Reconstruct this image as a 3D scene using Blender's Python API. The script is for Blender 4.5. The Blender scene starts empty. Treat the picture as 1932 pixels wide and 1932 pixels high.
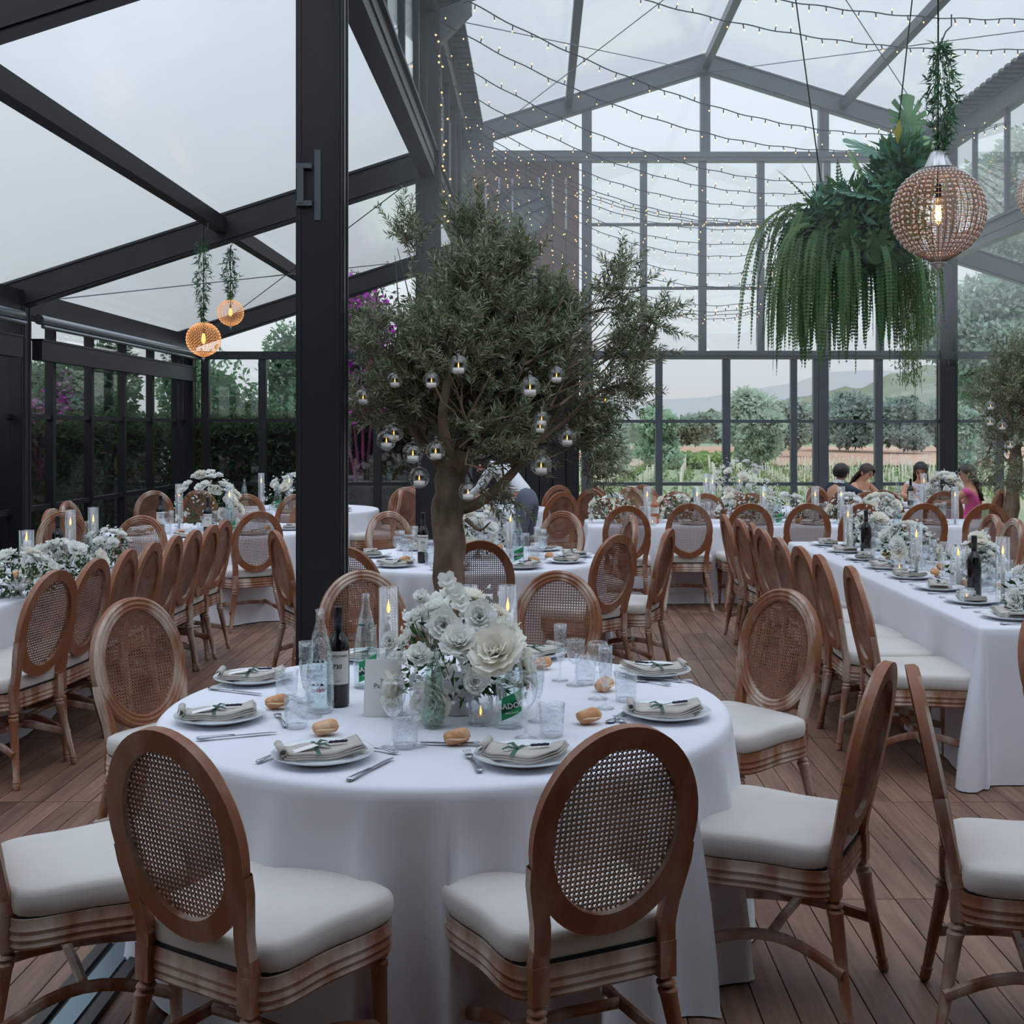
import bpy, math, random
import numpy as np
from mathutils import Vector, Matrix
R = math.radians; PI = math.pi; sin = math.sin; cos = math.cos
random.seed(7); RNG = np.random.default_rng(7)
SC = bpy.context.scene; COL = SC.collection
# ---------------------------------------------------------------- camera, sky, exposure
F, VX, VY, EYE = 2244.0, 1015.0, 810.0, 1.65
cam_d = bpy.data.cameras.new('camera'); cam = bpy.data.objects.new('camera', cam_d); COL.objects.link(cam)
cam.location = (0, 0, EYE); cam.rotation_euler = (R(90), 0, 0)
cam_d.sensor_width = 36; cam_d.lens = 36*F/1932
cam_d.shift_x = -(VX-966)/1932; cam_d.shift_y = -(966-VY)/1932
cam_d.clip_start = 0.05; cam_d.clip_end = 4000
SC.camera = cam
SC.view_settings.view_transform = 'Standard'; SC.view_settings.look = 'None'
SC.view_settings.gamma = 1; SC.view_settings.use_curve_mapping = False
SC.view_settings.exposure = 0.1
SC.cycles.transparent_max_bounces = 48; SC.cycles.max_bounces = 8
SC.cycles.caustics_reflective = False; SC.cycles.caustics_refractive = False
SC.cycles.sample_clamp_indirect = 4
SC.cycles.use_denoising = True
def lin(c):
    return tuple((x/12.92 if x <= .04045 else ((x+.055)/1.055)**2.4) for x in c)
def rgb(r, g, b): return lin((r/255, g/255, b/255))
W = bpy.data.worlds.new('sky'); SC.world = W; W.use_nodes = True
nt = W.node_tree; bg = nt.nodes['Background']
tc = nt.nodes.new('ShaderNodeTexCoord'); sx = nt.nodes.new('ShaderNodeSeparateXYZ'); cr = nt.nodes.new('ShaderNodeValToRGB')
nt.links.new(tc.outputs['Generated'], sx.inputs[0]); nt.links.new(sx.outputs['Z'], cr.inputs[0]); nt.links.new(cr.outputs[0], bg.inputs[0])
cr.color_ramp.elements[0].position = 0.0; cr.color_ramp.elements[0].color = (.70, .70, .735, 1)
cr.color_ramp.elements[1].position = 1.0; cr.color_ramp.elements[1].color = (1.75, 1.98, 2.32, 1)
e = cr.color_ramp.elements.new(0.12); e.color = (.74, .81, .86, 1)
e = cr.color_ramp.elements.new(0.34); e.color = (.80, .90, 1.0, 1)
bg.inputs[1].default_value = 1.04
# soft overcast key from the open sky
sun_d = bpy.data.lights.new('overcast_sun', 'SUN'); sun_d.energy = 0.6; sun_d.angle = R(60); sun_d.color = (.86, .93, 1)
sun = bpy.data.objects.new('overcast_sun', sun_d); COL.objects.link(sun); sun.rotation_euler = (R(35), R(10), 0)

# ---------------------------------------------------------------- materials
MATS = {}
def mat(name, col=(.8, .8, .8), rough=.6, metal=0, spec=.5, noise=None, bump=None, emit=None, alpha=None, sheen=0, trans=0):
    """noise=(scale, colour2, lo, hi[, stretch xyz]); bump=(scale, strength)"""
    if name in MATS: return MATS[name]
    m = bpy.data.materials.new(name); m.use_nodes = True; n = m.node_tree; b = n.nodes['Principled BSDF']
    b.inputs['Base Color'].default_value = (*col, 1); b.inputs['Roughness'].default_value = rough
    b.inputs['Metallic'].default_value = metal; b.inputs['Specular IOR Level'].default_value = spec
    if sheen: b.inputs['Sheen Weight'].default_value = sheen
    if noise or bump:
        t = n.nodes.new('ShaderNodeTexCoord')
    if noise:
        mp = n.nodes.new('ShaderNodeMapping'); mp.inputs['Scale'].default_value = noise[4] if len(noise) > 4 else (1, 1, 1)
        n.links.new(t.outputs['Object'], mp.inputs[0])
        oi = n.nodes.new('ShaderNodeObjectInfo'); va = n.nodes.new('ShaderNodeVectorMath'); va.operation = 'ADD'
        ml = n.nodes.new('ShaderNodeMath'); ml.operation = 'MULTIPLY'; ml.inputs[1].default_value = 37.0
        n.links.new(oi.outputs['Random'], ml.inputs[0]); n.links.new(mp.outputs[0], va.inputs[0]); n.links.new(ml.outputs[0], va.inputs[1])
        nz = n.nodes.new('ShaderNodeTexNoise'); nz.inputs['Scale'].default_value = noise[0]; nz.inputs['Detail'].default_value = 6
        n.links.new(va.outputs[0], nz.inputs['Vector'])
        mr = n.nodes.new('ShaderNodeMapRange'); mr.inputs[1].default_value = noise[2]; mr.inputs[2].default_value = noise[3]
        n.links.new(nz.outputs[0], mr.inputs[0])
        mx = n.nodes.new('ShaderNodeMix'); mx.data_type = 'RGBA'
        mx.inputs[6].default_value = (*col, 1); mx.inputs[7].default_value = (*noise[1], 1)
        n.links.new(mr.outputs[0], mx.inputs[0]); n.links.new(mx.outputs[2], b.inputs['Base Color'])
    if bump:
        nb = n.nodes.new('ShaderNodeTexNoise'); nb.inputs['Scale'].default_value = bump[0]; nb.inputs['Detail'].default_value = 3
        n.links.new(t.outputs['Object'], nb.inputs['Vector'])
        bp = n.nodes.new('ShaderNodeBump'); bp.inputs['Strength'].default_value = bump[1]; bp.inputs['Distance'].default_value = .01
        n.links.new(nb.outputs[0], bp.inputs['Height']); n.links.new(bp.outputs[0], b.inputs['Normal'])
    if emit:
        b.inputs['Emission Color'].default_value = (*emit[0], 1); b.inputs['Emission Strength'].default_value = emit[1]
    if trans:   # thin translucent leaf or petal
        tb = n.nodes.new('ShaderNodeBsdfTranslucent'); tb.inputs[0].default_value = (*col, 1)
        if noise: n.links.new(mx.outputs[2], tb.inputs[0])
        ms = n.nodes.new('ShaderNodeMixShader'); ms.inputs[0].default_value = trans
        n.links.new(b.outputs[0], ms.inputs[1]); n.links.new(tb.outputs[0], ms.inputs[2])
        n.links.new(ms.outputs[0], n.nodes['Material Output'].inputs[0])
    MATS[name] = m; return m
def glassy(name, tint=(1, 1, 1), ior=1.45, rough=.03, milk=0.0, milkcol=(.9, .95, 1), bump=None, gl=1.0):
    """thin clear sheet: see-through tint, Fresnel gloss, optional milkiness"""
    if name in MATS: return MATS[name]
    m = bpy.data.materials.new(name); m.use_nodes = True; n = m.node_tree; n.nodes.clear()
    out = n.nodes.new('ShaderNodeOutputMaterial'); tr = n.nodes.new('ShaderNodeBsdfTransparent'); tr.inputs[0].default_value = (*tint, 1)
    g = n.nodes.new('ShaderNodeBsdfGlossy'); g.inputs['Roughness'].default_value = rough; g.inputs[0].default_value = (gl, gl, gl, 1)
    lw = n.nodes.new('ShaderNodeLayerWeight'); lw.inputs[0].default_value = .5
    pw = n.nodes.new('ShaderNodeMath'); pw.operation = 'POWER'; pw.inputs[1].default_value = 4.5
    fr = n.nodes.new('ShaderNodeMath'); fr.operation = 'MULTIPLY_ADD'; f0 = ((ior-1)/(ior+1))**2; fr.inputs[1].default_value = .9-f0; fr.inputs[2].default_value = f0*2
    n.links.new(lw.outputs['Facing'], pw.inputs[0]); n.links.new(pw.outputs[0], fr.inputs[0])
    mx = n.nodes.new('ShaderNodeMixShader'); last = tr
    if milk:
        d = n.nodes.new('ShaderNodeBsdfTranslucent'); d.inputs[0].default_value = (*milkcol, 1)
        d2 = n.nodes.new('ShaderNodeBsdfDiffuse'); d2.inputs[0].default_value = (*milkcol, 1)
        ma = n.nodes.new('ShaderNodeMixShader'); ma.inputs[0].default_value = .5
        n.links.new(d.outputs[0], ma.inputs[1]); n.links.new(d2.outputs[0], ma.inputs[2])
        mm = n.nodes.new('ShaderNodeMixShader'); mm.inputs[0].default_value = milk
        if milk < .3:
            t2 = n.nodes.new('ShaderNodeTexCoord'); z2 = n.nodes.new('ShaderNodeTexNoise'); z2.inputs['Scale'].default_value = 1.3; z2.inputs['Detail'].default_value = 6
            n.links.new(t2.outputs['Object'], z2.inputs['Vector']); r2 = n.nodes.new('ShaderNodeMapRange')
            r2.inputs[1].default_value = .3; r2.inputs[2].default_value = .7; r2.inputs[3].default_value = milk*.5; r2.inputs[4].default_value = milk*1.6
            n.links.new(z2.outputs[0], r2.inputs[0]); n.links.new(r2.outputs[0], mm.inputs[0])
        n.links.new(tr.outputs[0], mm.inputs[1]); n.links.new(ma.outputs[0], mm.inputs[2]); last = mm
    n.links.new(fr.outputs[0], mx.inputs[0]); n.links.new(last.outputs[0], mx.inputs[1]); n.links.new(g.outputs[0], mx.inputs[2])
    if bump:
        t = n.nodes.new('ShaderNodeTexCoord'); nb = n.nodes.new('ShaderNodeTexNoise'); nb.inputs['Scale'].default_value = bump[0]
        n.links.new(t.outputs['Object'], nb.inputs['Vector'])
        bp = n.nodes.new('ShaderNodeBump'); bp.inputs['Strength'].default_value = bump[1]; bp.inputs['Distance'].default_value = .01
        n.links.new(nb.outputs[0], bp.inputs['Height']); n.links.new(bp.outputs[0], g.inputs['Normal'])
    n.links.new(mx.outputs[0], out.inputs[0]); MATS[name] = m; return m

# ---------------------------------------------------------------- mesh building
class MB:
    def __init__(s): s.v = []; s.f = []; s.m = []; s.M = None
    def add(s, vs, fs, mi=0):
        o = len(s.v)
        if s.M is not None: vs = [tuple(s.M @ Vector(p)) for p in vs]
        s.v += [tuple(p) for p in vs]; s.f += [tuple(i+o for i in f) for f in fs]; s.m += [mi]*len(fs); return s
    def box(s, x0, x1, y0, y1, z0, z1, mi=0):
        v = [(x0, y0, z0), (x1, y0, z0), (x1, y1, z0), (x0, y1, z0), (x0, y0, z1), (x1, y0, z1), (x1, y1, z1), (x0, y1, z1)]
        return s.add(v, [(0, 3, 2, 1), (4, 5, 6, 7), (0, 1, 5, 4), (1, 2, 6, 5), (2, 3, 7, 6), (3, 0, 4, 7)], mi)
    def beam(s, a, b, w, h, mi=0, up=(0, 0, 1)):
        """box section w (sideways) x h (up) from a to b"""
        a = Vector(a); b = Vector(b); d = (b-a).normalized(); u = Vector(up); sd = d.cross(u)
        if sd.length < 1e-4: sd = d.cross(Vector((0, 1, 0)))
        sd.normalize(); u = sd.cross(d); v = []
        for p in (a, b):
            for i, j in ((-1, -1), (1, -1), (1, 1), (-1, 1)): v.append(p+sd*(i*w/2)+u*(j*h/2))
        return s.add(v, [(0, 3, 2, 1), (4, 5, 6, 7), (0, 1, 5, 4), (1, 2, 6, 5), (2, 3, 7, 6), (3, 0, 4, 7)], mi)
    def tube(s, path, rad, n=8, mi=0, cap=True, sq=None):
        """round tube along path; rad scalar or list; sq=(w,h) gives a rectangular-ish section factor"""
        P = [Vector(p) for p in path]; k = len(P); rr = rad if hasattr(rad, '__len__') else [rad]*k
        vs = []; pu = None
        for i, p in enumerate(P):
            d = (P[min(i+1, k-1)]-P[max(i-1, 0)]).normalized()
            if pu is None:
                a = Vector((0, 0, 1)) if abs(d.z) < .9 else Vector((0, 1, 0))
                u = (a-d*a.dot(d)).normalized()
            else:
                u = pu-d*pu.dot(d); u.normalize()
            pu = u; w = d.cross(u)
            for j in range(n):
                t = 2*PI*j/n+(PI/n if n == 4 else 0)
                a1, a2 = (1, 1) if not sq else sq
                vs.append(p+(w*cos(t)*a1+u*sin(t)*a2)*rr[i])
        fs = [(i*n+j, i*n+(j+1) % n, (i+1)*n+(j+1) % n, (i+1)*n+j) for i in range(k-1) for j in range(n)]
        if cap: fs += [tuple(range(n-1, -1, -1)), tuple((k-1)*n+j for j in range(n))]
        return s.add(vs, fs, mi)
    def lathe(s, prof, n=24, c=(0, 0, 0), mi=0, cap0=True, cap1=True, wob=None):
        vs = []; k = len(prof)
        for i, (r, z) in enumerate(prof):
            for j in range(n):
                t = 2*PI*j/n; q = r*(wob(t, i) if wob else 1)
                vs.append((c[0]+q*cos(t), c[1]+q*sin(t), c[2]+z))
        fs = [(i*n+j, i*n+(j+1) % n, (i+1)*n+(j+1) % n, (i+1)*n+j) for i in range(k-1) for j in range(n)]
        if cap0: fs.append(tuple(range(n-1, -1, -1)))
        if cap1: fs.append(tuple((k-1)*n+j for j in range(n)))
        return s.add(vs, fs, mi)
    def sweep(s, path, prof, closed=True, frame=None, mi=0, mif=None):
        """profile points (u,w) swept; frame(i)->(pos,U,W)"""
        k = len(path); n = len(prof); vs = []
        for i in range(k):
            p, U, Wv = frame(i)
            for u, w in prof: vs.append(p+U*u+Wv*w)
        fs = []; ms = []
        for i in range(k if closed else k-1):
            for j in range(n):
                fs.append((i*n+j, i*n+(j+1) % n, ((i+1) % k)*n+(j+1) % n, ((i+1) % k)*n+j)); ms.append(mif[j] if mif else mi)
        o = len(s.f); s.add(vs, fs, mi); s.m[o:] = ms
        return s
    def ball(s, c, r, n=8, m=6, mi=0, sc=(1, 1, 1)):
        pr = [(max(1e-4, sin(PI*i/m))*r, -cos(PI*i/m)*r) for i in range(m+1)]
        vs = []
        for q, z in pr:
            for j in range(n): vs.append((c[0]+q*cos(2*PI*j/n)*sc[0], c[1]+q*sin(2*PI*j/n)*sc[1], c[2]+z*sc[2]))
        fs = [(i*n+j, i*n+(j+1) % n, (i+1)*n+(j+1) % n, (i+1)*n+j) for i in range(m) for j in range(n)]
        return s.add(vs, fs, mi)
    def mesh(s, name, mats, smooth=False):
        me = bpy.data.meshes.new(name); me.from_pydata(s.v, [], s.f)
        for m in (mats if isinstance(mats, (list, tuple)) else [mats]): me.materials.append(m)
        if any(s.m): me.polygons.foreach_set('material_index', s.m)
        if smooth:
            me.polygons.foreach_set('use_smooth', [True]*len(s.f))
            if smooth != 'all':
                try: me.set_sharp_from_angle(angle=R(38))
                except Exception: pass
        me.update(); return me
def npmesh(name, V, Fq, mats, mi=None, smooth=False):
    """numpy arrays: V (n,3), Fq (m,3|4)"""
    me = bpy.data.meshes.new(name); k = Fq.shape[1]
    me.vertices.add(len(V)); me.vertices.foreach_set('co', np.ascontiguousarray(V, np.float32).ravel())
    me.loops.add(Fq.size); me.loops.foreach_set('vertex_index', np.ascontiguousarray(Fq, np.int32).ravel())
    me.polygons.add(len(Fq)); me.polygons.foreach_set('loop_start', np.arange(len(Fq), dtype=np.int32)*k)
    me.polygons.foreach_set('loop_total', np.full(len(Fq), k, np.int32))
    for m in (mats if isinstance(mats, (list, tuple)) else [mats]): me.materials.append(m)
    if mi is not None: me.polygons.foreach_set('material_index', np.asarray(mi, np.int32))
    if smooth: me.polygons.foreach_set('use_smooth', np.ones(len(Fq), bool))
    me.update(calc_edges=True); return me
def link(name, me, parent=None, loc=None, rot=None, label=None, cat=None, group=None, kind=None):
    o = bpy.data.objects.new(name, me); COL.objects.link(o)
    if parent is not None: o.parent = parent
    if loc is not None: o.location = loc
    if rot is not None: o.rotation_euler = rot
    for k, v in (('label', label), ('category', cat), ('group', group), ('kind', kind)):
        if v: o[k] = v
    return o
def ob(name, mb, mats, parent=None, smooth=False, **kw): return link(name, mb.mesh(name, mats, smooth), parent, **kw)
def thing(name, label, cat, loc=(0, 0, 0), rz=0, group=None, kind=None):
    return link(name, None, None, loc, (0, 0, rz), label, cat, group, kind)
def kids(o): return [c for c in COL.objects if c.parent is o]
class Proto:
    """a built thing remembered with its tree so copies need no search"""
    def __init__(s, root, parts): s.root = root; s.parts = parts; s.used = False   # parts: [(obj, [subobjs])]
    def put(s, loc, rz=0, label=None, cat=None, group=None, scale=None, skip=()):
        if not s.used:
            r = s.root; s.used = True
        else:
            r = s.root.copy(); COL.objects.link(r)
            for p, subs in s.parts:
                if p.name.split('.')[0] in skip: continue
                c = p.copy(); COL.objects.link(c); c.parent = r
                for q in subs:
                    d = q.copy(); COL.objects.link(d); d.parent = c
        r.location = loc; r.rotation_euler = (0, 0, rz) if not hasattr(rz, '__len__') else rz
        if scale: r.scale = scale if hasattr(scale, '__len__') else (scale,)*3
        if label: r['label'] = label
        if cat: r['category'] = cat
        if group: r['group'] = group
        return r
def at(px, py, Y): return Vector(((px-VX)*Y/F, Y, EYE-(py-VY)*Y/F))      # a point of the photograph at depth Y
def on(px, py, z):                                                        # ... or standing at height z
    Y = (EYE-z)*F/(py-VY); return Vector(((px-VX)*Y/F, Y, z))
def leafset(pos, dirs, L, Wd, curl=.15, nrm=None):
    """lanceolate leaves: arrays pos (n,3), dirs (n,3) unit; returns V,F (kites with a fold)"""
    n = len(pos); L = np.broadcast_to(np.asarray(L, float), (n,)).reshape(n, 1); Wd = np.broadcast_to(np.asarray(Wd, float), (n,)).reshape(n, 1)
    if nrm is None: nrm = RNG.normal(size=(n, 3))
    sd = np.cross(dirs, nrm); sd /= np.linalg.norm(sd, axis=1, keepdims=True)+1e-9
    up = np.cross(sd, dirs)
    V = np.stack([pos, pos+dirs*L*.45+sd*Wd/2+up*L*curl*.3, pos+dirs*L-up*L*curl, pos+dirs*L*.45-sd*Wd/2+up*L*curl*.3], 1).reshape(-1, 3)
    return V, np.arange(4*n).reshape(n, 4)
def unit(a): return a/(np.linalg.norm(a, axis=1, keepdims=True)+1e-9)
# ================================================================= the tent
YB = [0.2, 5.85, 11.5, 17.2]                 # frame lines in depth
XL, XA, XM, XB, XR = -5.07, -1.06, 2.41, 5.88, 9.89
ZE, ZP = 5.97, 7.05                          # hall eave / ridge (top faces)
ZLO, ZLH = 3.05, 4.37                        # lean-to roof low / high (top faces)
dark = mat('black_coated_steel', rgb(31, 33, 36), .4, .0, .5, noise=(3, rgb(40, 42, 45), .45, .8))
grey = mat('grey_aluminium', rgb(84, 90, 95), .38, .1, .5, noise=(2, rgb(96, 102, 107), .4, .8))
alu = mat('bare_aluminium', rgb(150, 156, 162), .35, .8)
pvc = glassy('clear_pvc_roof', (.88, .89, .90), 1.42, .18, .10, (.80, .84, .87), bump=(2.2, .25))
pane_m = glassy('window_glass', (.95, .97, .97), 1.45, .02, .0)
steel = mat('steel_cable', rgb(90, 94, 98), .4, .7)
cnt = {'window': 0, 'trim': 0}
def S(name, mb, m, parent=None, **kw):
    if parent is None: kw['kind'] = 'structure'
    return ob(name, mb, m, parent, **kw)
def column(x, y, w, d, z1, m, lab, plate=True):
    mb = MB(); mb.box(x-w/2, x+w/2, y-d/2, y+d/2, 0, z1)
    # extruded keder grooves down both sides
    for sx_ in (-1, 1):
        for yy in (y-d*.28, y+d*.28): mb.box(x+sx_*w/2-.004, x+sx_*w/2+.006*sx_ if sx_ > 0 else x-w/2+.004, yy-.012, yy+.012, 0, z1) if sx_ > 0 else mb.box(x-w/2-.006, x-w/2+.004, yy-.012, yy+.012, 0, z1)
    for xx in (x-w*.42, x+w*.42): mb.box(xx-.008, xx+.008, y-d/2-.005, y-d/2+.003, 0, z1)
    o = S('column', mb, m, label=lab, cat='column')
    if plate:
        p = MB(); p.box(x-w/2-.09, x+w/2+.09, y-d/2-.09, y+d/2+.09, 0.001, .018)
        for a in (-1, 1):
            for b_ in (-1, 1): p.lathe([(.016, .018), (.016, .032)], 6, (x+a*(w/2+.055), y+b_*(d/2+.055), 0))
        S('base_plate', p, alu, o)
    return o
c1 = column(XA, YB[1], .222, .2, ZE, dark, 'thick black tent column rising behind the front round table')
hd = MB()
for z in (2.74, 2.92): hd.box(XA-.105, XA-.03, YB[1]-.125, YB[1]-.10, z-.012, z+.012)
hd.box(XA-.10, XA-.07, YB[1]-.128, YB[1]-.098, 2.74, 2.92); hd.box(XA-.02, XA+.01, YB[1]-.106, YB[1]-.1, 2.66, 3.00)
S('bracket', hd, grey, c1)
column(XA, YB[2], .222, .2, ZE, dark, 'black tent column behind the crown of the olive tree')
column(XA, YB[3]-.1, .222, .2, ZE, grey, 'grey corner column beside the brown boarded facade')
column(XB, YB[3]-.1, .24, .2, ZE, dark, 'broad dark column in the far glass wall behind the seated guests')
column(XB, YB[2], .222, .2, ZE, dark, 'tent column of the right-hand aisle, outside the view')
column(XB, YB[1], .222, .2, ZE, dark, 'front tent column of the right-hand aisle, outside the view')
column(XL, YB[2], .26, .2, ZLO-.1, dark, 'black side post at the near end of the left glass wall')
column(XL, YB[3]-.1, .26, .2, ZLO-.1, dark, 'black corner post where the left glass wall meets the end wall')
column(XL, YB[1], .26, .2, ZLO-.1, dark, 'front side post of the left wall, outside the view')
column(XR, YB[3]-.1, .24, .2, ZLO-.1, grey, 'side post at the far right corner, outside the view')
# rafters: hall gable frames and lean-to frames
H_, Wd_ = .28, .12
def rafter(x0, z0, x1, z1, y, m, lab):
    mb = MB(); ln = math.hypot(x1-x0, z1-z0); k = H_/2/math.cos(math.atan2(z1-z0, x1-x0))
    mb.beam((x0, y, z0-k), (x1, y, z1-k), Wd_, H_)
    for q, t in ((.02, .02), (2*k-.03, .016)):       # flange lips
        mb.beam((x0, y, z0-q), (x1, y, z1-q), Wd_+.03, t)
    return S('rafter', mb, m, label=lab, cat='roof beam')
names = ['at the camera end', 'crossing the top corner of the roof', 'over the middle of the hall', 'of the far gable']
for i, y in enumerate(YB):
    yy = y-.1 if i == 3 else y; m = grey if i == 3 else dark
    rafter(XA-.1, ZE-.03, XM, ZP, yy, m, 'left rafter of the hall '+names[i]); rafter(XM, ZP, XB+.1, ZE-.03, yy, m, 'right rafter of the hall '+names[i])
    rafter(XL-.1, ZLO-.0, XA, ZLH, yy, dark, 'sloping rafter of the left aisle '+names[i]); rafter(XB, ZLH, XR+.1, ZLO, yy, grey if i == 3 else dark, 'sloping rafter of the right aisle '+names[i])
    if i in (2, 3):
        kp = MB()
        for sx_, X in ((1, XA), (-1, XB)):
            kp.add([(X+sx_*.1, yy-.066, ZE-.28), (X+sx_*.42, yy-.066, ZE-.16), (X+sx_*.42, yy-.066, ZE-.30), (X+sx_*.1, yy-.066, ZE-.62),
                    (X+sx_*.1, yy+.066, ZE-.28), (X+sx_*.42, yy+.066, ZE-.16), (X+sx_*.42, yy+.066, ZE-.30), (X+sx_*.1, yy+.066, ZE-.62)],
                   [(0, 1, 2, 3), (7, 6, 5, 4), (0, 4, 5, 1), (1, 5, 6, 2), (2, 6, 7, 3), (3, 7, 4, 0)])
            for a, b_ in ((.17, -.27), (.27, -.27), (.36, -.22)): kp.lathe([(.014, 0), (.014, .01)], 8, (X+sx_*a, yy-.066, ZE+b_))
        S('trim_%d' % (i+20), kp, grey)
# purlins
def purlin(x, z, m, lab, w=.10, h=.12, y0=0.2, y1=17.1):
    mb = MB(); mb.box(x-w/2, x+w/2, y0, y1, z-h, z); return S('purlin', mb, m, label=lab, cat='roof beam')
slope = (ZP-ZE)/(XM-XA)
purlin(XM, ZP-.10, grey, 'ridge purlin along the top of the hall roof')
purlin(XM-1.97, ZP-1.97*slope-.06, grey, 'purlin left of the ridge in the hall roof')
purlin(XM+1.97, ZP-1.97*slope-.06, grey, 'purlin right of the ridge in the hall roof')
lsl = (ZLH-ZLO)/(XA-XL)
purlin(XL+2.02, ZLO+2.02*lsl-.03, dark, 'long purlin running down the left aisle roof', .11, .14)
purlin(XR-2.02, ZLO+2.02*lsl-.03, grey, 'purlin down the right aisle roof, outside the view', .11, .14)
# eave and clerestory beams along the column lines
for X, sx_, m in ((XA, 1, dark), (XB, -1, grey)):
    side = 'left' if sx_ > 0 else 'right'
    mb = MB(); mb.box(X-.08, X+.08, 0.2, 17.1, ZE-.32, ZE-.08); mb.box(X-.11, X+.11, .2, 17.1, ZE-.10, ZE-.07)
    S('eave_beam', mb, m, label='upper eave beam along the %s column line' % side, cat='roof beam')
    mb = MB(); mb.box(X-.07, X+.07, .2, 17.1, ZLH-.30, ZLH-.06); mb.box(X+sx_*.07-.012, X+sx_*.07+.012, .2, 17.1, ZLH-.2, ZLH-.17); mb.box(X-.1, X+.1, .2, 17.1, ZLH-.06, ZLH-.03)
    S('clerestory_beam', mb, m, label='lower beam carrying the %s aisle roof on the column line' % side, cat='roof beam')
    cnt['window'] += 1
    w = S('window_%d' % cnt['window'], MB().box(X-.03, X+.03, .2, 17.1, ZLH-.03, ZLH+.01), m)
    k = 0
    for i in range(3):
        y0 = YB[i]+.1; n = 5; st = (YB[i+1]-.1-y0)/n
        for j in range(n):
            if j: S('mullion', MB().box(X-.03, X+.03, y0+j*st-.03, y0+j*st+.03, ZLH, ZE-.3), m, w)
            S('pane', MB().box(X-.004, X+.004, y0+j*st+.03, y0+(j+1)*st-.03, ZLH+.01, ZE-.32), pane_m, w)
# corrugated gutters above the aisle roofs
for X, sx_, sd_ in ((XB, 1, 'right'), (XA, -1, 'left')):
    mb = MB(); n = 170
    for j in range(n):
        y = .3+j*.0985; h = .02 if j % 2 else 0
        mb.box(X-sx_*.12-.16, X-sx_*.12+.16, y, y+.097, ZE+.0+h, ZE+.03+h)
    S('gutter', mb, grey, label='ribbed metal rain gutter on the %s eave of the hall' % sd_, cat='gutter')
# roof skins, one panel between each pair of frames and purlins
cl = thing('ceiling', None, None, kind='structure')
def panel(x0, z0, x1, z1, y0, y1):
    n = 6; m_ = 3; vs = []
    for a in range(n+1):
        for b_ in range(m_+1):
            t = b_/m_; u = a/n; dz = .03*sin(PI*t)*sin(PI*u)
            vs.append((x0+(x1-x0)*t, y0+(y1-y0)*u, z0+(z1-z0)*t+.012+dz))
    fs = [(a*(m_+1)+b_, (a+1)*(m_+1)+b_, (a+1)*(m_+1)+b_+1, a*(m_+1)+b_+1) for a in range(n) for b_ in range(m_)]
    S('roof_panel', MB().add(vs, fs), pvc, cl, smooth='all')
for i in range(3):
    y0, y1 = YB[i], YB[i+1]
    for xs in ((XA-.1, XM-1.97), (XM-1.97, XM)): 
        panel(xs[0], ZP-(XM-xs[0])*slope, xs[1], ZP-(XM-xs[1])*slope, y0, y1)
        panel(2*XM-xs[0], ZP-(XM-xs[0])*slope, 2*XM-xs[1], ZP-(XM-xs[1])*slope, y0, y1)
    for xs in ((XL-.12, XL+2.02), (XL+2.02, XA-.0)):
        panel(xs[0], ZLO+(xs[0]-XL)*lsl, xs[1], ZLO+(xs[1]-XL)*lsl, y0, y1)
        panel(XR-(xs[0]-XL), ZLO+(xs[0]-XL)*lsl, XR-(xs[1]-XL), ZLO+(xs[1]-XL)*lsl, y0, y1)
# bracing cables
def cable(pts, lab, r=.006, m=None):
    return S('bracing_cable', MB().tube(pts, r, 5), m or steel, label=lab, cat='cable')
for i in (2,):
    nm = 'far bay'
    cable([(XL+.2, YB[i]+.1, ZLO-.15), (XA-.12, YB[i+1]-.2, ZLH-.25)], 'thin steel brace rising to the right across the left aisle roof')
    cable([(XL+.2, YB[i+1]-.2, ZLO-.15), (XA-.12, YB[i]+.1, ZLH-.25)], 'thin steel brace falling to the right across the left aisle roof')
    cable([(XA+.1, YB[i]+.1, ZE-.3), (XM, YB[i+1]-.2, ZP-.3)], 'thin steel brace from the left eave towards the ridge')
    cable([(XA+.1, YB[i+1]-.2, ZE-.3), (XM, YB[i]+.1, ZP-.3)], 'crossing steel brace from the far left corner towards the ridge')
    cable([(XM, YB[i+1]-.2, ZP-.3), (XB-.1, YB[i]+.1, ZE-.3)], 'thin steel brace from the ridge towards the right eave')
    cable([(XM, YB[i]+.1, ZP-.3), (XB-.1, YB[i+1]-.2, ZE-.3)], 'crossing steel brace from the ridge to the far right corner')
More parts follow.
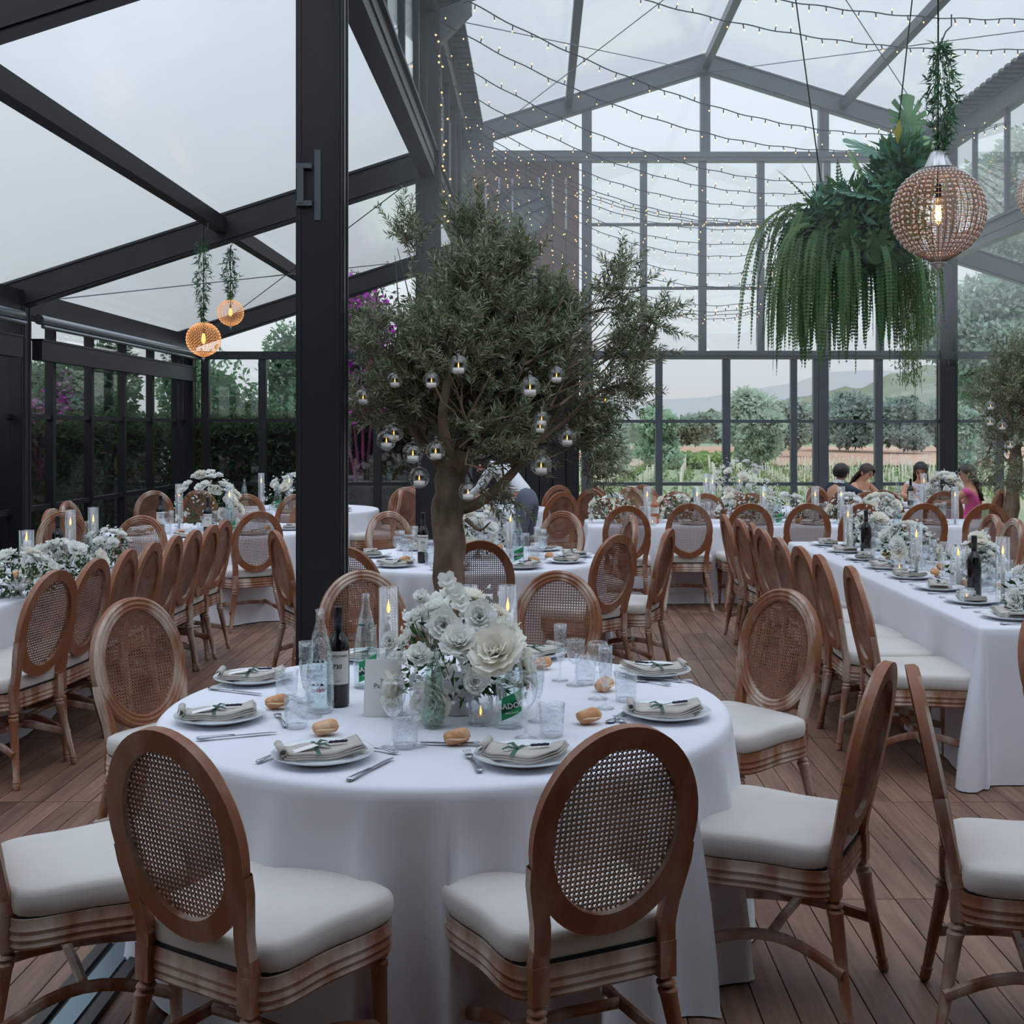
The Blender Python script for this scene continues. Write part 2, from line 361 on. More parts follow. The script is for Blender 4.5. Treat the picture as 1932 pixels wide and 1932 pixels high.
# ---------------------------------------------------------------- far glass wall (y = 17.1)
YF = 17.12; sF = F/YF
def X_(px): return (px-VX)/sF
def Z_(py): return EYE-(py-VY)/sF
def roofz(x):
    if XA <= x <= XB: return ZP-abs(x-XM)*slope-.28
    return (ZLO+(x-XL)*lsl if x < XA else ZLO+(XR-x)*lsl)-.28
def glasswall(name, xs, zs, x_lo, x_hi, zt, m, post=.10, thin=.035, plane='x', P0=YF, postset=None, topf=None):
    """xs = vertical bars, zs = horizontal bars, panes fill between"""
    fr = MB()
    def bx(mb, a0, a1, d0, d1, z0, z1): mb.box(a0, a1, d0, d1, z0, z1) if plane == 'x' else mb.box(d0, d1, a0, a1, z0, z1)
    bx(fr, x_lo, x_hi, P0-.04, P0+.04, 0.0, .05)
    w = S(name, fr, m)
    for x, wd in xs:
        mb = MB(); top = topf(x) if topf else zt; bx(mb, x-wd/2, x+wd/2, P0-.045, P0+.045, .03, top); S('mullion', mb, m, w)
    for z, h, d in zs:
        mb = MB(); bx(mb, x_lo, x_hi, P0-d, P0+d, z-h/2, z+h/2); S('transom', mb, m, w)
    X = sorted([x_lo]+[x for x, _ in xs]+[x_hi]); Z = sorted([.05]+[z for z, _, _ in zs]+[zt])
    for a, b_ in zip(X, X[1:]):
        if b_-a < .12: continue
        for c, d in zip(Z, Z[1:]):
            mb = MB(); bx(mb, a+.01, b_-.01, P0-.003, P0+.003, c, d); S('pane', mb, pane_m, w)
    return w
zb2, zb1 = Z_(670), Z_(297)
w_low = [(X_(1108), .17), (X_(1243), .10), (X_(1370), .11), (X_(1497), .09), (X_(1538), .07), (X_(1553), .14), (X_(1657), .11)]
glasswall('wall_back', w_low, [(Z_(913), .05, .03), (Z_(795), .045, .03)], X_(1110), XB, zb2, grey)
glasswall('window_3', [(X_(1214), .10), (X_(1325), .11), (X_(1435), .10), (X_(1546), .07), (X_(1560), .09), (X_(1660), .10)], [(Z_(544), .04, .03), (Z_(424), .04, .03)], X_(1110), XB, zb1, grey)
for c in list(COL.objects):
    if c.parent and c.parent.name == 'window_3':
        if c.name.startswith('mullion') or c.name.startswith('pane'):
            for v in c.data.vertices:
                if v.co.z < zb2: v.co.z = zb2
bpy.data.objects['window_3'].data.clear_geometry(); 
bpy.data.objects['window_3'].data.from_pydata(*((lambda m: (m.v, [], m.f))(MB().box(X_(1110), XB, YF-.03, YF+.03, zb2-.02, zb2+.03))))
for n_, (z, h, d) in enumerate(((zb2, .12, .07), (zb1, .13, .08))):
    cnt['trim'] += 1; mb = MB(); mb.box(XA, XB, YF-d, YF+d, z-h/2, z+h/2); mb.box(XA, XB, YF-d-.012, YF-d+.002, z-.012, z+.012)
    S('trim_%d' % cnt['trim'], mb, grey)
for px in (1107, 1330, 1553):     # gable posts above the tie beam
    x = X_(px); w_ = .14; cnt['trim'] += 1
    mb = MB(); mb.box(x-w_/2, x+w_/2, YF-.06, YF+.06, zb1 if px != 1107 else zb2, roofz(x)+.1); mb.box(x-.012, x+.012, YF-.072, YF-.058, zb1, roofz(x)+.1)
    S('trim_%d' % cnt['trim'], mb, grey)
g = thing('window_4', None, None, kind='structure')
gx = [XA, X_(1107), X_(1330), X_(1553), XB]
for a, b_ in zip(gx, gx[1:]):
    S('pane', MB().add([(a, YF, zb1), (b_, YF, zb1), (b_, YF, roofz(b_)+.1), (a, YF, roofz(a)+.1)], [(0, 1, 2, 3)]), pane_m, g)
# far end walls of the aisles
glasswall('wall_left_back', [(x, .11) for x in (X_(388), X_(496), X_(604), X_(712), X_(800))], [(Z_(913), .05, .03), (Z_(793), .045, .03)], XL, XA, zb2, dark)
glasswall('wall_right_back', [(x, .11) for x in (X_(1885), X_(2000), X_(2115), X_(2215))], [(Z_(913), .05, .03), (Z_(795), .045, .03)], XB, XR, zb2, grey)
for nm, a, b_, m in (('window_5', XL, XA, dark), ('window_6', XB, XR, grey)):
    w = S(nm, MB().box(a, b_, YF-.06, YF+.06, zb2-.06, zb2+.05), m)
    S('pane', MB().add([(a, YF, zb2), (b_, YF, zb2), (b_, YF, roofz(b_+(-.01 if a > 0 else -.01))+.1), (a, YF, roofz(a-.001 if a < 0 else a+.01)+.1)], [(0, 1, 2, 3)]), pane_m, w)
# left glass wall (x = -5.07) and its twin on the right
ys = [12.37+1.06*i for i in range(5)]
for nm, X, sx_, m in (('wall_left', XL, 1, dark), ('wall_right', XR, -1, grey)):
    allv = [(YB[1]+.2+1.07*i, .07) for i in range(1, 5)]+[(y, .075) for y in ys]+[(YB[2], .07), (YB[1], .07), (3.0, .07), (1.6, .07)]
    glasswall(nm, allv, [(.855, .05, .03), (1.775, .045, .03)], .2, 17.0, ZLO-.33, m, plane='y', P0=X)
    mb = MB()
    for i in range(3): mb.box(X+sx_*.10, X+sx_*.20, YB[i]+.18, YB[i+1]-.25, 2.33, 2.53); mb.box(X+sx_*.09, X+sx_*.21, YB[i]+.18, YB[i+1]-.25, 2.52, 2.54)
    cnt['trim'] += 1; S('trim_%d' % cnt['trim'], mb, m)
    mb = MB()
    for i in range(3): mb.tube([(X+sx_*.16, YB[i]+.2, 2.73), (X+sx_*.16, YB[i+1]-.2, 2.73)], .05, 12); mb.tube([(X+sx_*.20, YB[i]+.2, 2.66), (X+sx_*.20, YB[i+1]-.2, 2.66)], .02, 8)
    S('blind_roller', mb, alu, label='rolled-up blind tube under the eave of the %s wall' % ('left' if sx_ > 0 else 'right'), cat='blind', smooth=True)
    mb = MB().box(X-.1, X+.12, .2, 17.1, ZLO-.30, ZLO-.06); mb.box(X-.16, X+.02, .2, 17.1, ZLO-.10, ZLO-.03)
    S('eave_beam', mb, m, label='low eave beam on top of the %s glass wall' % ('left' if sx_ > 0 else 'right'), cat='roof beam')
# unseen dark end behind the camera, added to hold back light
blk = mat('dark_panel_wall', rgb(70, 66, 64), .8)
S('light_block_wall', MB().box(XL-.1, XR+.1, -1.75, -1.6, 0, 4.2), blk)
S('light_block_left', MB().box(XL-.2, XL-.08, -1.6, .2, 0, 3.4), blk); S('light_block_right', MB().box(XR+.08, XR+.2, -1.6, .2, 0, 3.4), blk)
S('light_block_ceiling', MB().box(XL-.1, XR+.1, -1.6, 1.2, 4.2, 4.3), blk)

# ---------------------------------------------------------------- brown boarded facade with a round window, outside the glass
rust = mat('rusty_brown_boards', rgb(128, 94, 80), .75, noise=(2.2, rgb(104, 82, 72), .35, .65, (1, 1, .35)), bump=(14, .2))
char = mat('charred_black_boards', rgb(40, 41, 44), .8, noise=(3, rgb(52, 53, 56), .4, .7))
fa = thing('facade', 'brown boarded building front with a round window behind the far left corner', 'building', (0, 17.75, 0))
yF = 0.0; sf = F/17.75
fx0, fx1 = (866-VX)/sf, (1093-VX)/sf; cx, cz, cr_ = (990-VX)/sf, EYE-(397-VY)/sf, .36
ztop, zmid = EYE-(300-VY)/sf, EYE-(690-VY)/sf
nb = 9; bw = (fx1-fx0)/nb
def strip(mb, x0, x1, z0, z1, y=0, t=.05, cut=None):
    """board from z0 to z1; cut=(cx,cz,r,which) trims one end along an arc"""
    n = 6; xs = [x0+(x1-x0)*i/n for i in range(n+1)]; lo = []; hi = []
    for x in xs:
        a, b_ = z0, z1
        if cut:
            dx = abs(x-cut[0]); h = math.sqrt(max(0, cut[2]**2-dx*dx))
            if cut[3] == 'above': a = cut[1]+h
            else: b_ = cut[1]-h
        lo.append((x, a)); hi.append((x, b_))
    poly = lo+hi[::-1]; k = len(poly)
    vs = [(x, y, z) for x, z in poly]+[(x, y+t, z) for x, z in poly]
    fs = [tuple(range(k)), tuple(range(2*k-1, k-1, -1))]+[(i, i+k, (i+1) % k+k, (i+1) % k) for i in range(k)]
    mb.add(vs, fs)
for i in range(nb):
    a = fx0+i*bw+.006; b_ = fx0+(i+1)*bw-.006; off = random.uniform(-.006, .006)
    near = min(abs(a-cx), abs(b_-cx)) < cr_ or a < cx < b_
    mb = MB()
    if near:
        strip(mb, a, b_, cz, ztop, off, cut=(cx, cz, cr_, 'above')); strip(mb, a, b_, zmid, cz, off, cut=(cx, cz, cr_, 'below'))
    else: strip(mb, a, b_, zmid, ztop, off)
    ob('plank', mb, rust, fa)
    ob('plank', MB().box(a, b_, off+.01, off+.06, -.9, zmid), char, fa)
mb = MB()
mb.add([(cx+cos(2*PI*i/40)*r_, y, cz+sin(2*PI*i/40)*r_) for r_, y in ((cr_-.01, -.04), (cr_+.05, -.04), (cr_+.05, .12), (cr_-.01, .12)) for i in range(40)],
       [(q*40+i, q*40+(i+1) % 40, ((q+1) % 4)*40+(i+1) % 40, ((q+1) % 4)*40+i) for q in range(4) for i in range(40)])
ob('round_frame', mb, mat('dark_window_frame', rgb(62, 60, 60), .5), fa)
mb = MB(); mb.add([(cx+cos(2*PI*i/40)*cr_, .08, cz+sin(2*PI*i/40)*cr_) for i in range(40)], [tuple(range(40))])
ob('pane', mb, mat('sky_grey_glass', rgb(120, 130, 136), .12, 0, .8), fa)
mb = MB()
for t in (-.5, .3): mb.beam((cx-.34, .07, cz+t*.2-.1), (cx+.34, .07, cz+t*.2+.18), .02, .02)
ob('glazing_bar', mb, char, fa)
ob('coping', MB().box(fx0-.1, fx1+.12, -.12, .3, ztop, ztop+.10), char, fa)
ob('inner_panel', MB().box(fx0, fx1, .1, .14, -.9, ztop), char, fa)
for k in (2, 3, 4, 6, 7, 8): ob('light_slot', MB().box(fx0+k*bw-.014, fx0+k*bw+.014, -.012, .03, ztop-.55-(k % 3)*.25, ztop-.28), mat('pale_slot', rgb(196, 204, 212), .5), fa)

# ---------------------------------------------------------------- plank floor
woodn = mat('larch_decking', rgb(146, 112, 92), .5, 0, .4, noise=(1.6, rgb(112, 84, 70), .38, .66, (4, .8, 1)), bump=(30, .08))
def add_plank_grain(m):
    n = m.node_tree; b = n.nodes['Principled BSDF']
    t = n.nodes.new('ShaderNodeTexCoord'); mp = n.nodes.new('ShaderNodeMapping'); mp.inputs['Scale'].default_value = (55, 3.2, 1)
    oi = n.nodes.new('ShaderNodeObjectInfo'); ml = n.nodes.new('ShaderNodeVectorMath'); ml.operation = 'SCALE'; ml.inputs['Scale'].default_value = 1
    n.links.new(t.outputs['Object'], mp.inputs[0]); n.links.new(oi.outputs['Location'], ml.inputs[0])
    nz = n.nodes.new('ShaderNodeTexNoise'); nz.inputs['Scale'].default_value = 1.0; nz.inputs['Detail'].default_value = 5; n.links.new(mp.outputs[0], nz.inputs['Vector'])
    rn = n.nodes.new('ShaderNodeMath'); rn.operation = 'MULTIPLY'; rn.inputs[1].default_value = 91; n.links.new(oi.outputs['Random'], rn.inputs[0])
    off = n.nodes.new('ShaderNodeVectorMath'); off.operation = 'ADD'; n.links.new(mp.outputs[0], off.inputs[0]); n.links.new(rn.outputs[0], off.inputs[1]); n.links.new(off.outputs[0], nz.inputs['Vector'])
    # knots
    vo = n.nodes.new('ShaderNodeTexVoronoi'); vo.inputs['Scale'].default_value = 1.0
    mp2 = n.nodes.new('ShaderNodeMapping'); mp2.inputs['Scale'].default_value = (9.6, 2.6, 1); n.links.new(t.outputs['Object'], mp2.inputs[0]); off2 = n.nodes.new('ShaderNodeVectorMath'); off2.operation = 'ADD'; n.links.new(mp2.outputs[0], off2.inputs[0]); n.links.new(rn.outputs[0], off2.inputs[1]); n.links.new(off2.outputs[0], vo.inputs['Vector'])
    kr = n.nodes.new('ShaderNodeMapRange'); kr.inputs[1].default_value = .03; kr.inputs[2].default_value = .09; kr.inputs[3].default_value = .45; kr.inputs[4].default_value = 1
    n.links.new(vo.outputs['Distance'], kr.inputs[0])
    mr = n.nodes.new('ShaderNodeMapRange'); mr.inputs[1].default_value = .3; mr.inputs[2].default_value = .7; mr.inputs[3].default_value = .72; mr.inputs[4].default_value = 1.12
    n.links.new(nz.outputs[0], mr.inputs[0])
    k = n.nodes.new('ShaderNodeMath'); k.operation = 'MULTIPLY'; n.links.new(mr.outputs[0], k.inputs[0]); n.links.new(kr.outputs[0], k.inputs[1])
    src = b.inputs['Base Color'].links[0].from_socket
    sc = n.nodes.new('ShaderNodeVectorMath'); sc.operation = 'SCALE'; n.links.new(src, sc.inputs[0]); n.links.new(k.outputs[0], sc.inputs['Scale'])
    at_ = n.nodes.new('ShaderNodeAttribute'); at_.attribute_name = 'tone'
    md = n.nodes.new('ShaderNodeMath'); md.operation = 'MULTIPLY'
    n.links.new(sc.outputs[0], b.inputs['Base Color'])
add_plank_grain(woodn)
fl = S('floor', MB().box(XL-.2, XR+.2, -1.6, 17.15, -.16, -.03), mat('deck_underside', rgb(14, 12, 11), .9))
PW, PL, PY0 = .1045, 1.09, -.18
rows = range(-1, 16); cols_ = range(int((XL-.1)/PW), int(10/PW))
cand = []
for r_ in rows:
    for c in cols_:
        x, y = (c+.5)*PW, PY0+(r_+.5)*PL
        if y > 17 or y < -1.2: continue
        vis = 0
        if y > 2.2:
            px, py = VX+F*x/y, VY+F*EYE/y
            hid = math.hypot(x+.3, y-3.98) < .9 or (2.1 < x < 3.0 and 5.5 < y < 9.7) or math.hypot(x+.45, y-8.5) < .8
            if -60 < px < 1990 and py < 2150 and not hid: vis = 1/(y*y)
            # bay hidden behind the front table and its chairs
            if abs(x+.3*y/3.98) < .6*y/3.98 and y > 4.6 and y < 7.4: vis *= .2
        cand.append((vis, x, y))
cand.sort(key=lambda t: -t[0])
pm = MB().box(-PW/2+.0022, PW/2-.0022, -PL/2+.002, PL/2-.002, -.028, 0).mesh('plank', woodn)
tones = []
for v in range(5):
    me = MB().box(-PW/2+.0022, PW/2-.0022, -PL/2+.002, PL/2-.002, -.028, 0).mesh('plank', woodn); tones.append(me)
for vis, x, y in cand[:299]:
    link('plank', random.choice(tones), fl, (x, y, random.uniform(-.0015, 0)))
rest = np.array([(x, y) for _, x, y in cand[299:]]); b0 = np.array(MB().box(-PW/2+.0022, PW/2-.0022, -PL/2+.002, PL/2-.002, -.028, 0).v); bf = np.array(MB().box(0, 1, 0, 1, 0, 1).f)
V = (b0[None]+np.c_[rest, np.zeros(len(rest))][:, None]).reshape(-1, 3); FQ = (bf[None]+(np.arange(len(rest))*8)[:, None, None]).reshape(-1, 4)
link('distant_planks', npmesh('distant_planks', V, FQ, woodn), fl, kind='stuff')
# floor light channel at the bottom left
ch = thing('floor_channel', 'black recessed floor channel with a steel cover beside the front left chair', 'floor channel', (-1.31, 3.3, .0))
ob('channel_body', (lambda m: (m.box(-.085, -.05, -.5, .5, .001, .022), m.box(.05, .085, -.5, .5, .001, .022), m.box(-.05, .05, -.5, .5, .001, .008))[0])(MB()), dark, ch)
ob('cover_strip', MB().box(-.032, .032, -.49, .49, .009, .016), mat('brushed_cover', rgb(120, 140, 150), .3, .8), ch)
# ================================================================= outside
GZ = -2.5
field = mat('vineyard_soil', rgb(152, 148, 118), .95, noise=(.09, rgb(124, 138, 100), .42, .58, (1, .25, 1)))
orange = mat('ploughed_orange_field', rgb(186, 148, 124), .95, noise=(.06, rgb(172, 134, 110), .4, .6, (1, .2, 1)))
grass_m = mat('meadow_green', rgb(122, 140, 106), .95, noise=(.15, rgb(140, 150, 116), .4, .6))
def terrain(name, pts, m, **kw): return link(name, npmesh(name, np.array(pts, float), np.arange(len(pts)).reshape(-1, 4), m), kind='structure', **kw)
S('ground', MB().add([(-400, -60, GZ-.3), (500, -60, GZ-.3), (500, 45, GZ-.1), (-400, 45, GZ-.1), (-400, 420, GZ-.1), (500, 420, GZ-.1)], [(0, 1, 2, 3), (3, 2, 5, 4)]), grass_m)
S('ground_vineyard', MB().add([(-40, 40, GZ), (140, 40, GZ), (140, 128, GZ), (-40, 128, GZ)], [(0, 1, 2, 3)]), field)
S('ground_ploughed', MB().add([(-10, 134, GZ+.05), (140, 134, GZ+.05), (170, 250, GZ+.6), (10, 250, GZ+.6)], [(0, 1, 2, 3)]), orange)
S('terrace_bank', MB().box(-60, 60, 17.4, 60, GZ-.2, GZ-.02), grass_m)
# vineyard stakes in rows, far too many to count
V = []; stake = np.array(MB().box(-.028, .028, -.028, .028, 0, 1).v); sfq = np.array(MB().box(0, 1, 0, 1, 0, 1).f)
P = []
for r_ in range(-10, 60):
    for k in range(34):
        x = -6+r_*2.3+k*.25; y = 66+k*1.9+RNG.normal()*.12
        if -8 < x < 75: P.append((x+RNG.normal()*.05, y, GZ, RNG.uniform(1.1, 1.7)))
P = np.array(P); b = stake[None].repeat(len(P), 0).copy(); b[:, :, 2] *= P[:, 3][:, None]; b[:, :, :3] += P[:, None, :3]
link('vineyard_stakes', npmesh('vineyard_stakes', b.reshape(-1, 3), (sfq[None]+(np.arange(len(P))*8)[:, None, None]).reshape(-1, 4), mat('pale_stake', rgb(205, 200, 178), .8)),
     label='rows of pale wooden vine stakes in the young vineyard outside', cat='vine stakes', kind='stuff')
pos = P[RNG.integers(0, len(P), 15000), :3]+np.c_[RNG.normal(size=15000)*.4, RNG.normal(size=15000)*.5, RNG.uniform(0, .35, 15000)]
V_, F_ = leafset(pos, unit(RNG.normal(size=(15000, 3))+[0, 0, .8]), RNG.uniform(.2, .5, 15000), .16)
link('vine_seedlings', npmesh('vine_seedlings', V_, F_, mat('young_vine_green', rgb(126, 146, 92), .8, trans=.2)), label='low green growth between the vine stakes', cat='vines', kind='stuff')
# hills, three ranges; the two farthest have haze painted into their colour
def hill(name, prof, Y, depth, m, bumps=0):
    xs = np.linspace(prof[0][0], prof[-1][0], 220); hs = np.interp(xs, [p[0] for p in prof], [p[1] for p in prof])
    Xw = (xs-VX)*Y/F; Zw = EYE-(hs-VY)*Y/F
    rg = np.random.default_rng(5)
    if bumps:
        for _ in range(3): Zw += bumps*np.interp(np.arange(220), np.arange(0, 220, 1+_), rg.normal(size=len(np.arange(0, 220, 1+_))))*.5
    n = 220; V = []
    for k, (dy, f) in enumerate(((-depth, 0.0), (-depth*.6, .45), (-depth*.25, .8), (0, 1), (depth, .3))):
        V += [(Xw[i], Y+dy, GZ-2+(Zw[i]-GZ+2)*f) for i in range(n)]
    Fq = [(k*n+i, k*n+i+1, (k+1)*n+i+1, (k+1)*n+i) for k in range(4) for i in range(n-1)]
    return link(name, npmesh(name, np.array(V), np.array(Fq), m, smooth=True), kind='structure')
hz1 = mat('haze_painted_ridge', rgb(166, 164, 162), 1, spec=0); hz2 = mat('haze_painted_green_hill', rgb(140, 142, 126), 1, spec=0, noise=(.012, rgb(126, 130, 112), .4, .6)); hz3 = mat('wooded_slope', rgb(98, 106, 84), 1, spec=0, noise=(.05, rgb(78, 88, 68), .4, .6))
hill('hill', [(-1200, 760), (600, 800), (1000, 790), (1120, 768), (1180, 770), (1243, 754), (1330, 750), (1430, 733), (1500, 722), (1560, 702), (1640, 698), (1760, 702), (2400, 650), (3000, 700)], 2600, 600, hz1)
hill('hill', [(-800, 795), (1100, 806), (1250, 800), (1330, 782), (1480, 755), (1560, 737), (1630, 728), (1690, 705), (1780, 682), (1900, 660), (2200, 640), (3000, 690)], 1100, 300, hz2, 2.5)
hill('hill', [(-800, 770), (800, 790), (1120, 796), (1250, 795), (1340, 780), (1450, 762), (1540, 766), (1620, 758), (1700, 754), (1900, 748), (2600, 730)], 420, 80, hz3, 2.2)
# trees
greens = {}
def green(r, g, b_):
    k = (r, g, b_)
    if k not in greens:
        greens[k] = mat('leaf_%d' % len(greens), rgb(r, g, b_), .7, 0, .3, noise=(.9, tuple(c*.72 for c in rgb(r, g, b_)), .35, .65), trans=.4)
    return greens[k]
barkm = mat('tree_bark', rgb(70, 62, 54), .9, noise=(8, rgb(50, 44, 38), .4, .6))
def blobtree(label, x, y, z0, h, w, col, n=2600, leaf=.35, cat='tree', name='tree', group='trees beyond the glass walls', trunk=.3, blobs=9, seed=0, lower=.25):
    rg = np.random.default_rng(seed+11)
    t = thing(name, label, cat, (x, y, z0), 0, group)
    cs = []
    for k in range(blobs):
        a = rg.uniform(0, 2*PI); rr = rg.uniform(.0, .33)*w; zz = rg.uniform(lower+.12, .84)*h
        cs.append((rr*cos(a), rr*sin(a), zz, rg.uniform(.2, .32)*w, rg.uniform(.13, .22)*h))
    cs.append((0, 0, .62*h, .36*w, .30*h))
    cs = np.array(cs); idx = rg.integers(0, len(cs), n); d = unit(rg.normal(size=(n, 3))); rad = rg.uniform(.72, 1.04, n)[:, None]
    p = cs[idx, :3]+d*rad*np.c_[cs[idx, 3], cs[idx, 3], cs[idx, 4]]
    V1, F1 = leafset(p, unit(d+rg.normal(size=(n, 3))*.9), rg.uniform(.6, 1.3, n)*leaf, leaf*.55)
    core = MB()
    for c in cs: core.ball((c[0], c[1], c[2]), 1, 10, 7, sc=(c[3]*.62, c[3]*.62, c[4]*.62))
    o = link('crown', npmesh('crown', V1, F1, green(*col)), t)
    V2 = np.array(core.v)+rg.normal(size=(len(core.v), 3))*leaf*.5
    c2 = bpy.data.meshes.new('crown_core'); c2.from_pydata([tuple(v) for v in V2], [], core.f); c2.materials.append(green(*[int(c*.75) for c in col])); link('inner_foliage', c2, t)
    mb = MB(); tw = max(.03, trunk*.5); mb.tube([(0, 0, 0), (.05*w, 0, h*.25), (0, .03*w, h*.6)], [tw, tw*.7, tw*.3], 7)
    for k in range(4):
        c = cs[k % len(cs)]; mb.tube([(0.03*w, 0, h*.28), (c[0], c[1], c[2])], [tw*.45, tw*.12], 5)
    ob('trunk', mb, barkm, t)
    return t
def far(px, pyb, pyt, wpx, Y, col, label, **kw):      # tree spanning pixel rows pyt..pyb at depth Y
    g_ = sum(col)/3; col = tuple(int(min(235, (c*.55+g_*.45)*1.22+14)) for c in col)  # leaf colour greyed and lightened to paint in the distance haze
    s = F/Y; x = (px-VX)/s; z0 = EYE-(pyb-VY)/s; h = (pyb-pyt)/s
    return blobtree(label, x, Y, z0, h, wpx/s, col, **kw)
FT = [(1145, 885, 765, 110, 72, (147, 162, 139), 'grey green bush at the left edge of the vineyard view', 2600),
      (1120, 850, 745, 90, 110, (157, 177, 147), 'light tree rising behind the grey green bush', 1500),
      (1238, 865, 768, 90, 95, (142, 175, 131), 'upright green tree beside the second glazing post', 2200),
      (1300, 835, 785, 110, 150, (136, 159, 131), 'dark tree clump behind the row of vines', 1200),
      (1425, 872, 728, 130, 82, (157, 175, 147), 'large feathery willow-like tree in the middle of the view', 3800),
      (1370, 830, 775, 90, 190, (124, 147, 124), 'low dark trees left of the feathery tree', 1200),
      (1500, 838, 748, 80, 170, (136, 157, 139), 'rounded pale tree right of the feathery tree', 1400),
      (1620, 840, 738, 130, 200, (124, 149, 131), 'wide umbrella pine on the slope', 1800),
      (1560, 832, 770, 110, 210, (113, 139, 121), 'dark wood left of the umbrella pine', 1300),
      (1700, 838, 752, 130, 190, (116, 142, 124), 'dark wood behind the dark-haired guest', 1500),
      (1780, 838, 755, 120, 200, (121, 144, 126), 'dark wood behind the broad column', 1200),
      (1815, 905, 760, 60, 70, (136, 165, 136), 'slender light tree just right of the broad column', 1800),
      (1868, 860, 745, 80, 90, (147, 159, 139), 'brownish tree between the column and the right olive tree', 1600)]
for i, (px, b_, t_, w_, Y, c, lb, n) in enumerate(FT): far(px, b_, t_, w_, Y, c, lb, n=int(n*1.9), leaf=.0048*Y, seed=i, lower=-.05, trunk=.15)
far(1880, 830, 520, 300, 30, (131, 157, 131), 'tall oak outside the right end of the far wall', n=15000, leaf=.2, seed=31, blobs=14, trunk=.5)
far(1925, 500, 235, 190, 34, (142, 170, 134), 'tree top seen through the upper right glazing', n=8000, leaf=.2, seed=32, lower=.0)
# vine row of bright green
V = []; n = 5000; xs = RNG.uniform(12, 24, n); p = np.c_[xs, 126+RNG.normal(size=n)*1.5, GZ+RNG.uniform(.1, 1.2, n)+np.abs(np.sin(xs*1.7))*.35]
V_, F_ = leafset(p, unit(RNG.normal(size=(n, 3))), .6, .4)
link('vine_rows', npmesh('vine_rows', V_, F_, mat('bright_vine_green', rgb(146, 168, 104), .8, trans=.2)), label='bright green rows of old vines before the ploughed field', cat='vines', kind='stuff')
# left side: hedge against the left wall and the left end wall
def hedge(label, x0, x1, y0, y1, z1, n, col, seed, z0=-.3, reds=0):
    rg = np.random.default_rng(seed); t = thing('hedge', label, 'hedge', ((x0+x1)/2, (y0+y1)/2, z0))
    hx, hy, h = (x1-x0)/2, (y1-y0)/2, z1-z0
    p = np.c_[rg.uniform(-hx, hx, n), rg.uniform(-hy, hy, n), rg.uniform(0, 1, n)**.9*h]
    ax = rg.integers(0, 3, n); sgn = rg.choice([-1, 1], n); j = rg.uniform(.75, 1.06, n)
    p[ax == 0, 0] = (sgn*hx*j)[ax == 0]; p[ax == 1, 1] = (sgn*hy*j)[ax == 1]; p[ax == 2, 2] = (h*rg.uniform(.9, 1.07, n))[ax == 2]
    V1, F1 = leafset(p, unit(rg.normal(size=(n, 3))+[0, 0, .25]), rg.uniform(.07, .17, n), .045, nrm=None)
    link('leaves', npmesh('leaves', V1, F1, green(*col)), t, kind='stuff')
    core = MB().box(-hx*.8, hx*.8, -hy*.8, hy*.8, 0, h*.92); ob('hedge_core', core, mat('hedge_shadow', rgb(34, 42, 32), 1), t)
    if reds:
        q = p[rg.integers(0, n, reds)]; q = q[q[:, 2] > h*.6]
        V1, F1 = leafset(q*1.02, unit(rg.normal(size=(len(q), 3))), .12, .04); link('red_shoots', npmesh('red_shoots', V1, F1, mat('red_shoot', rgb(120, 62, 52), .7)), t, label='reddish young shoots', kind='stuff')
    return t
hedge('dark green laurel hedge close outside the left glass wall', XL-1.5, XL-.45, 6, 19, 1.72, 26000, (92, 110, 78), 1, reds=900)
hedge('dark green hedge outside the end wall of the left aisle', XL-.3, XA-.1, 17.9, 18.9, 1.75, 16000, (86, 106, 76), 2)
LT = [(-6.4, 16.2, 3.0, 1.7, (121, 147, 116), 'mid green tree over the hedge at the near left window'),
      (-7.7, 17.8, 3.0, 2.4, (134, 159, 129), 'pale green tree over the hedge seen through the middle left windows'),
      (-9.8, 20.5, 3.3, 3.4, (129, 157, 121), 'yellowish green tree over the hedge near the corner post'),
      (-6.1, 22.5, 3.5, 2.3, (121, 152, 116), 'round headed tree behind the left end wall'),
      (-5.2, 24.5, 4.0, 1.7, (126, 154, 124), 'small umbrella shaped pine top behind the left end wall'),
      (-3.2, 22.5, 3.0, 2.8, (116, 147, 113), 'bushy tree behind the black column'),
      (-7.6, 12.4, 4.3, 2.2, (103, 121, 103), 'dark tall tree at the far left edge over the roof')]
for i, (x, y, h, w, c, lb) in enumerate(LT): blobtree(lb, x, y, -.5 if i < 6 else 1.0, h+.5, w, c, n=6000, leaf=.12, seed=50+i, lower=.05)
# small stone-roofed hut and folded parasol beyond the hedge
pr = thing('parasol', 'folded pale grey parasol standing behind the hedge outside the left windows', 'parasol', (-6.9, 15.2, -.2))
ob('canopy', MB().lathe([(.03, 3.1), (.12, 2.7), (.22, 2.2), (.34, 1.75), (.30, 1.7)], 16, wob=lambda t, i: 1+.16*sin(8*t)), mat('parasol_cloth', rgb(178, 184, 186), .9), pr, smooth='all'); ob('pole', MB().tube([(0, 0, 0), (0, 0, 3.2)], .03, 8), alu, pr)
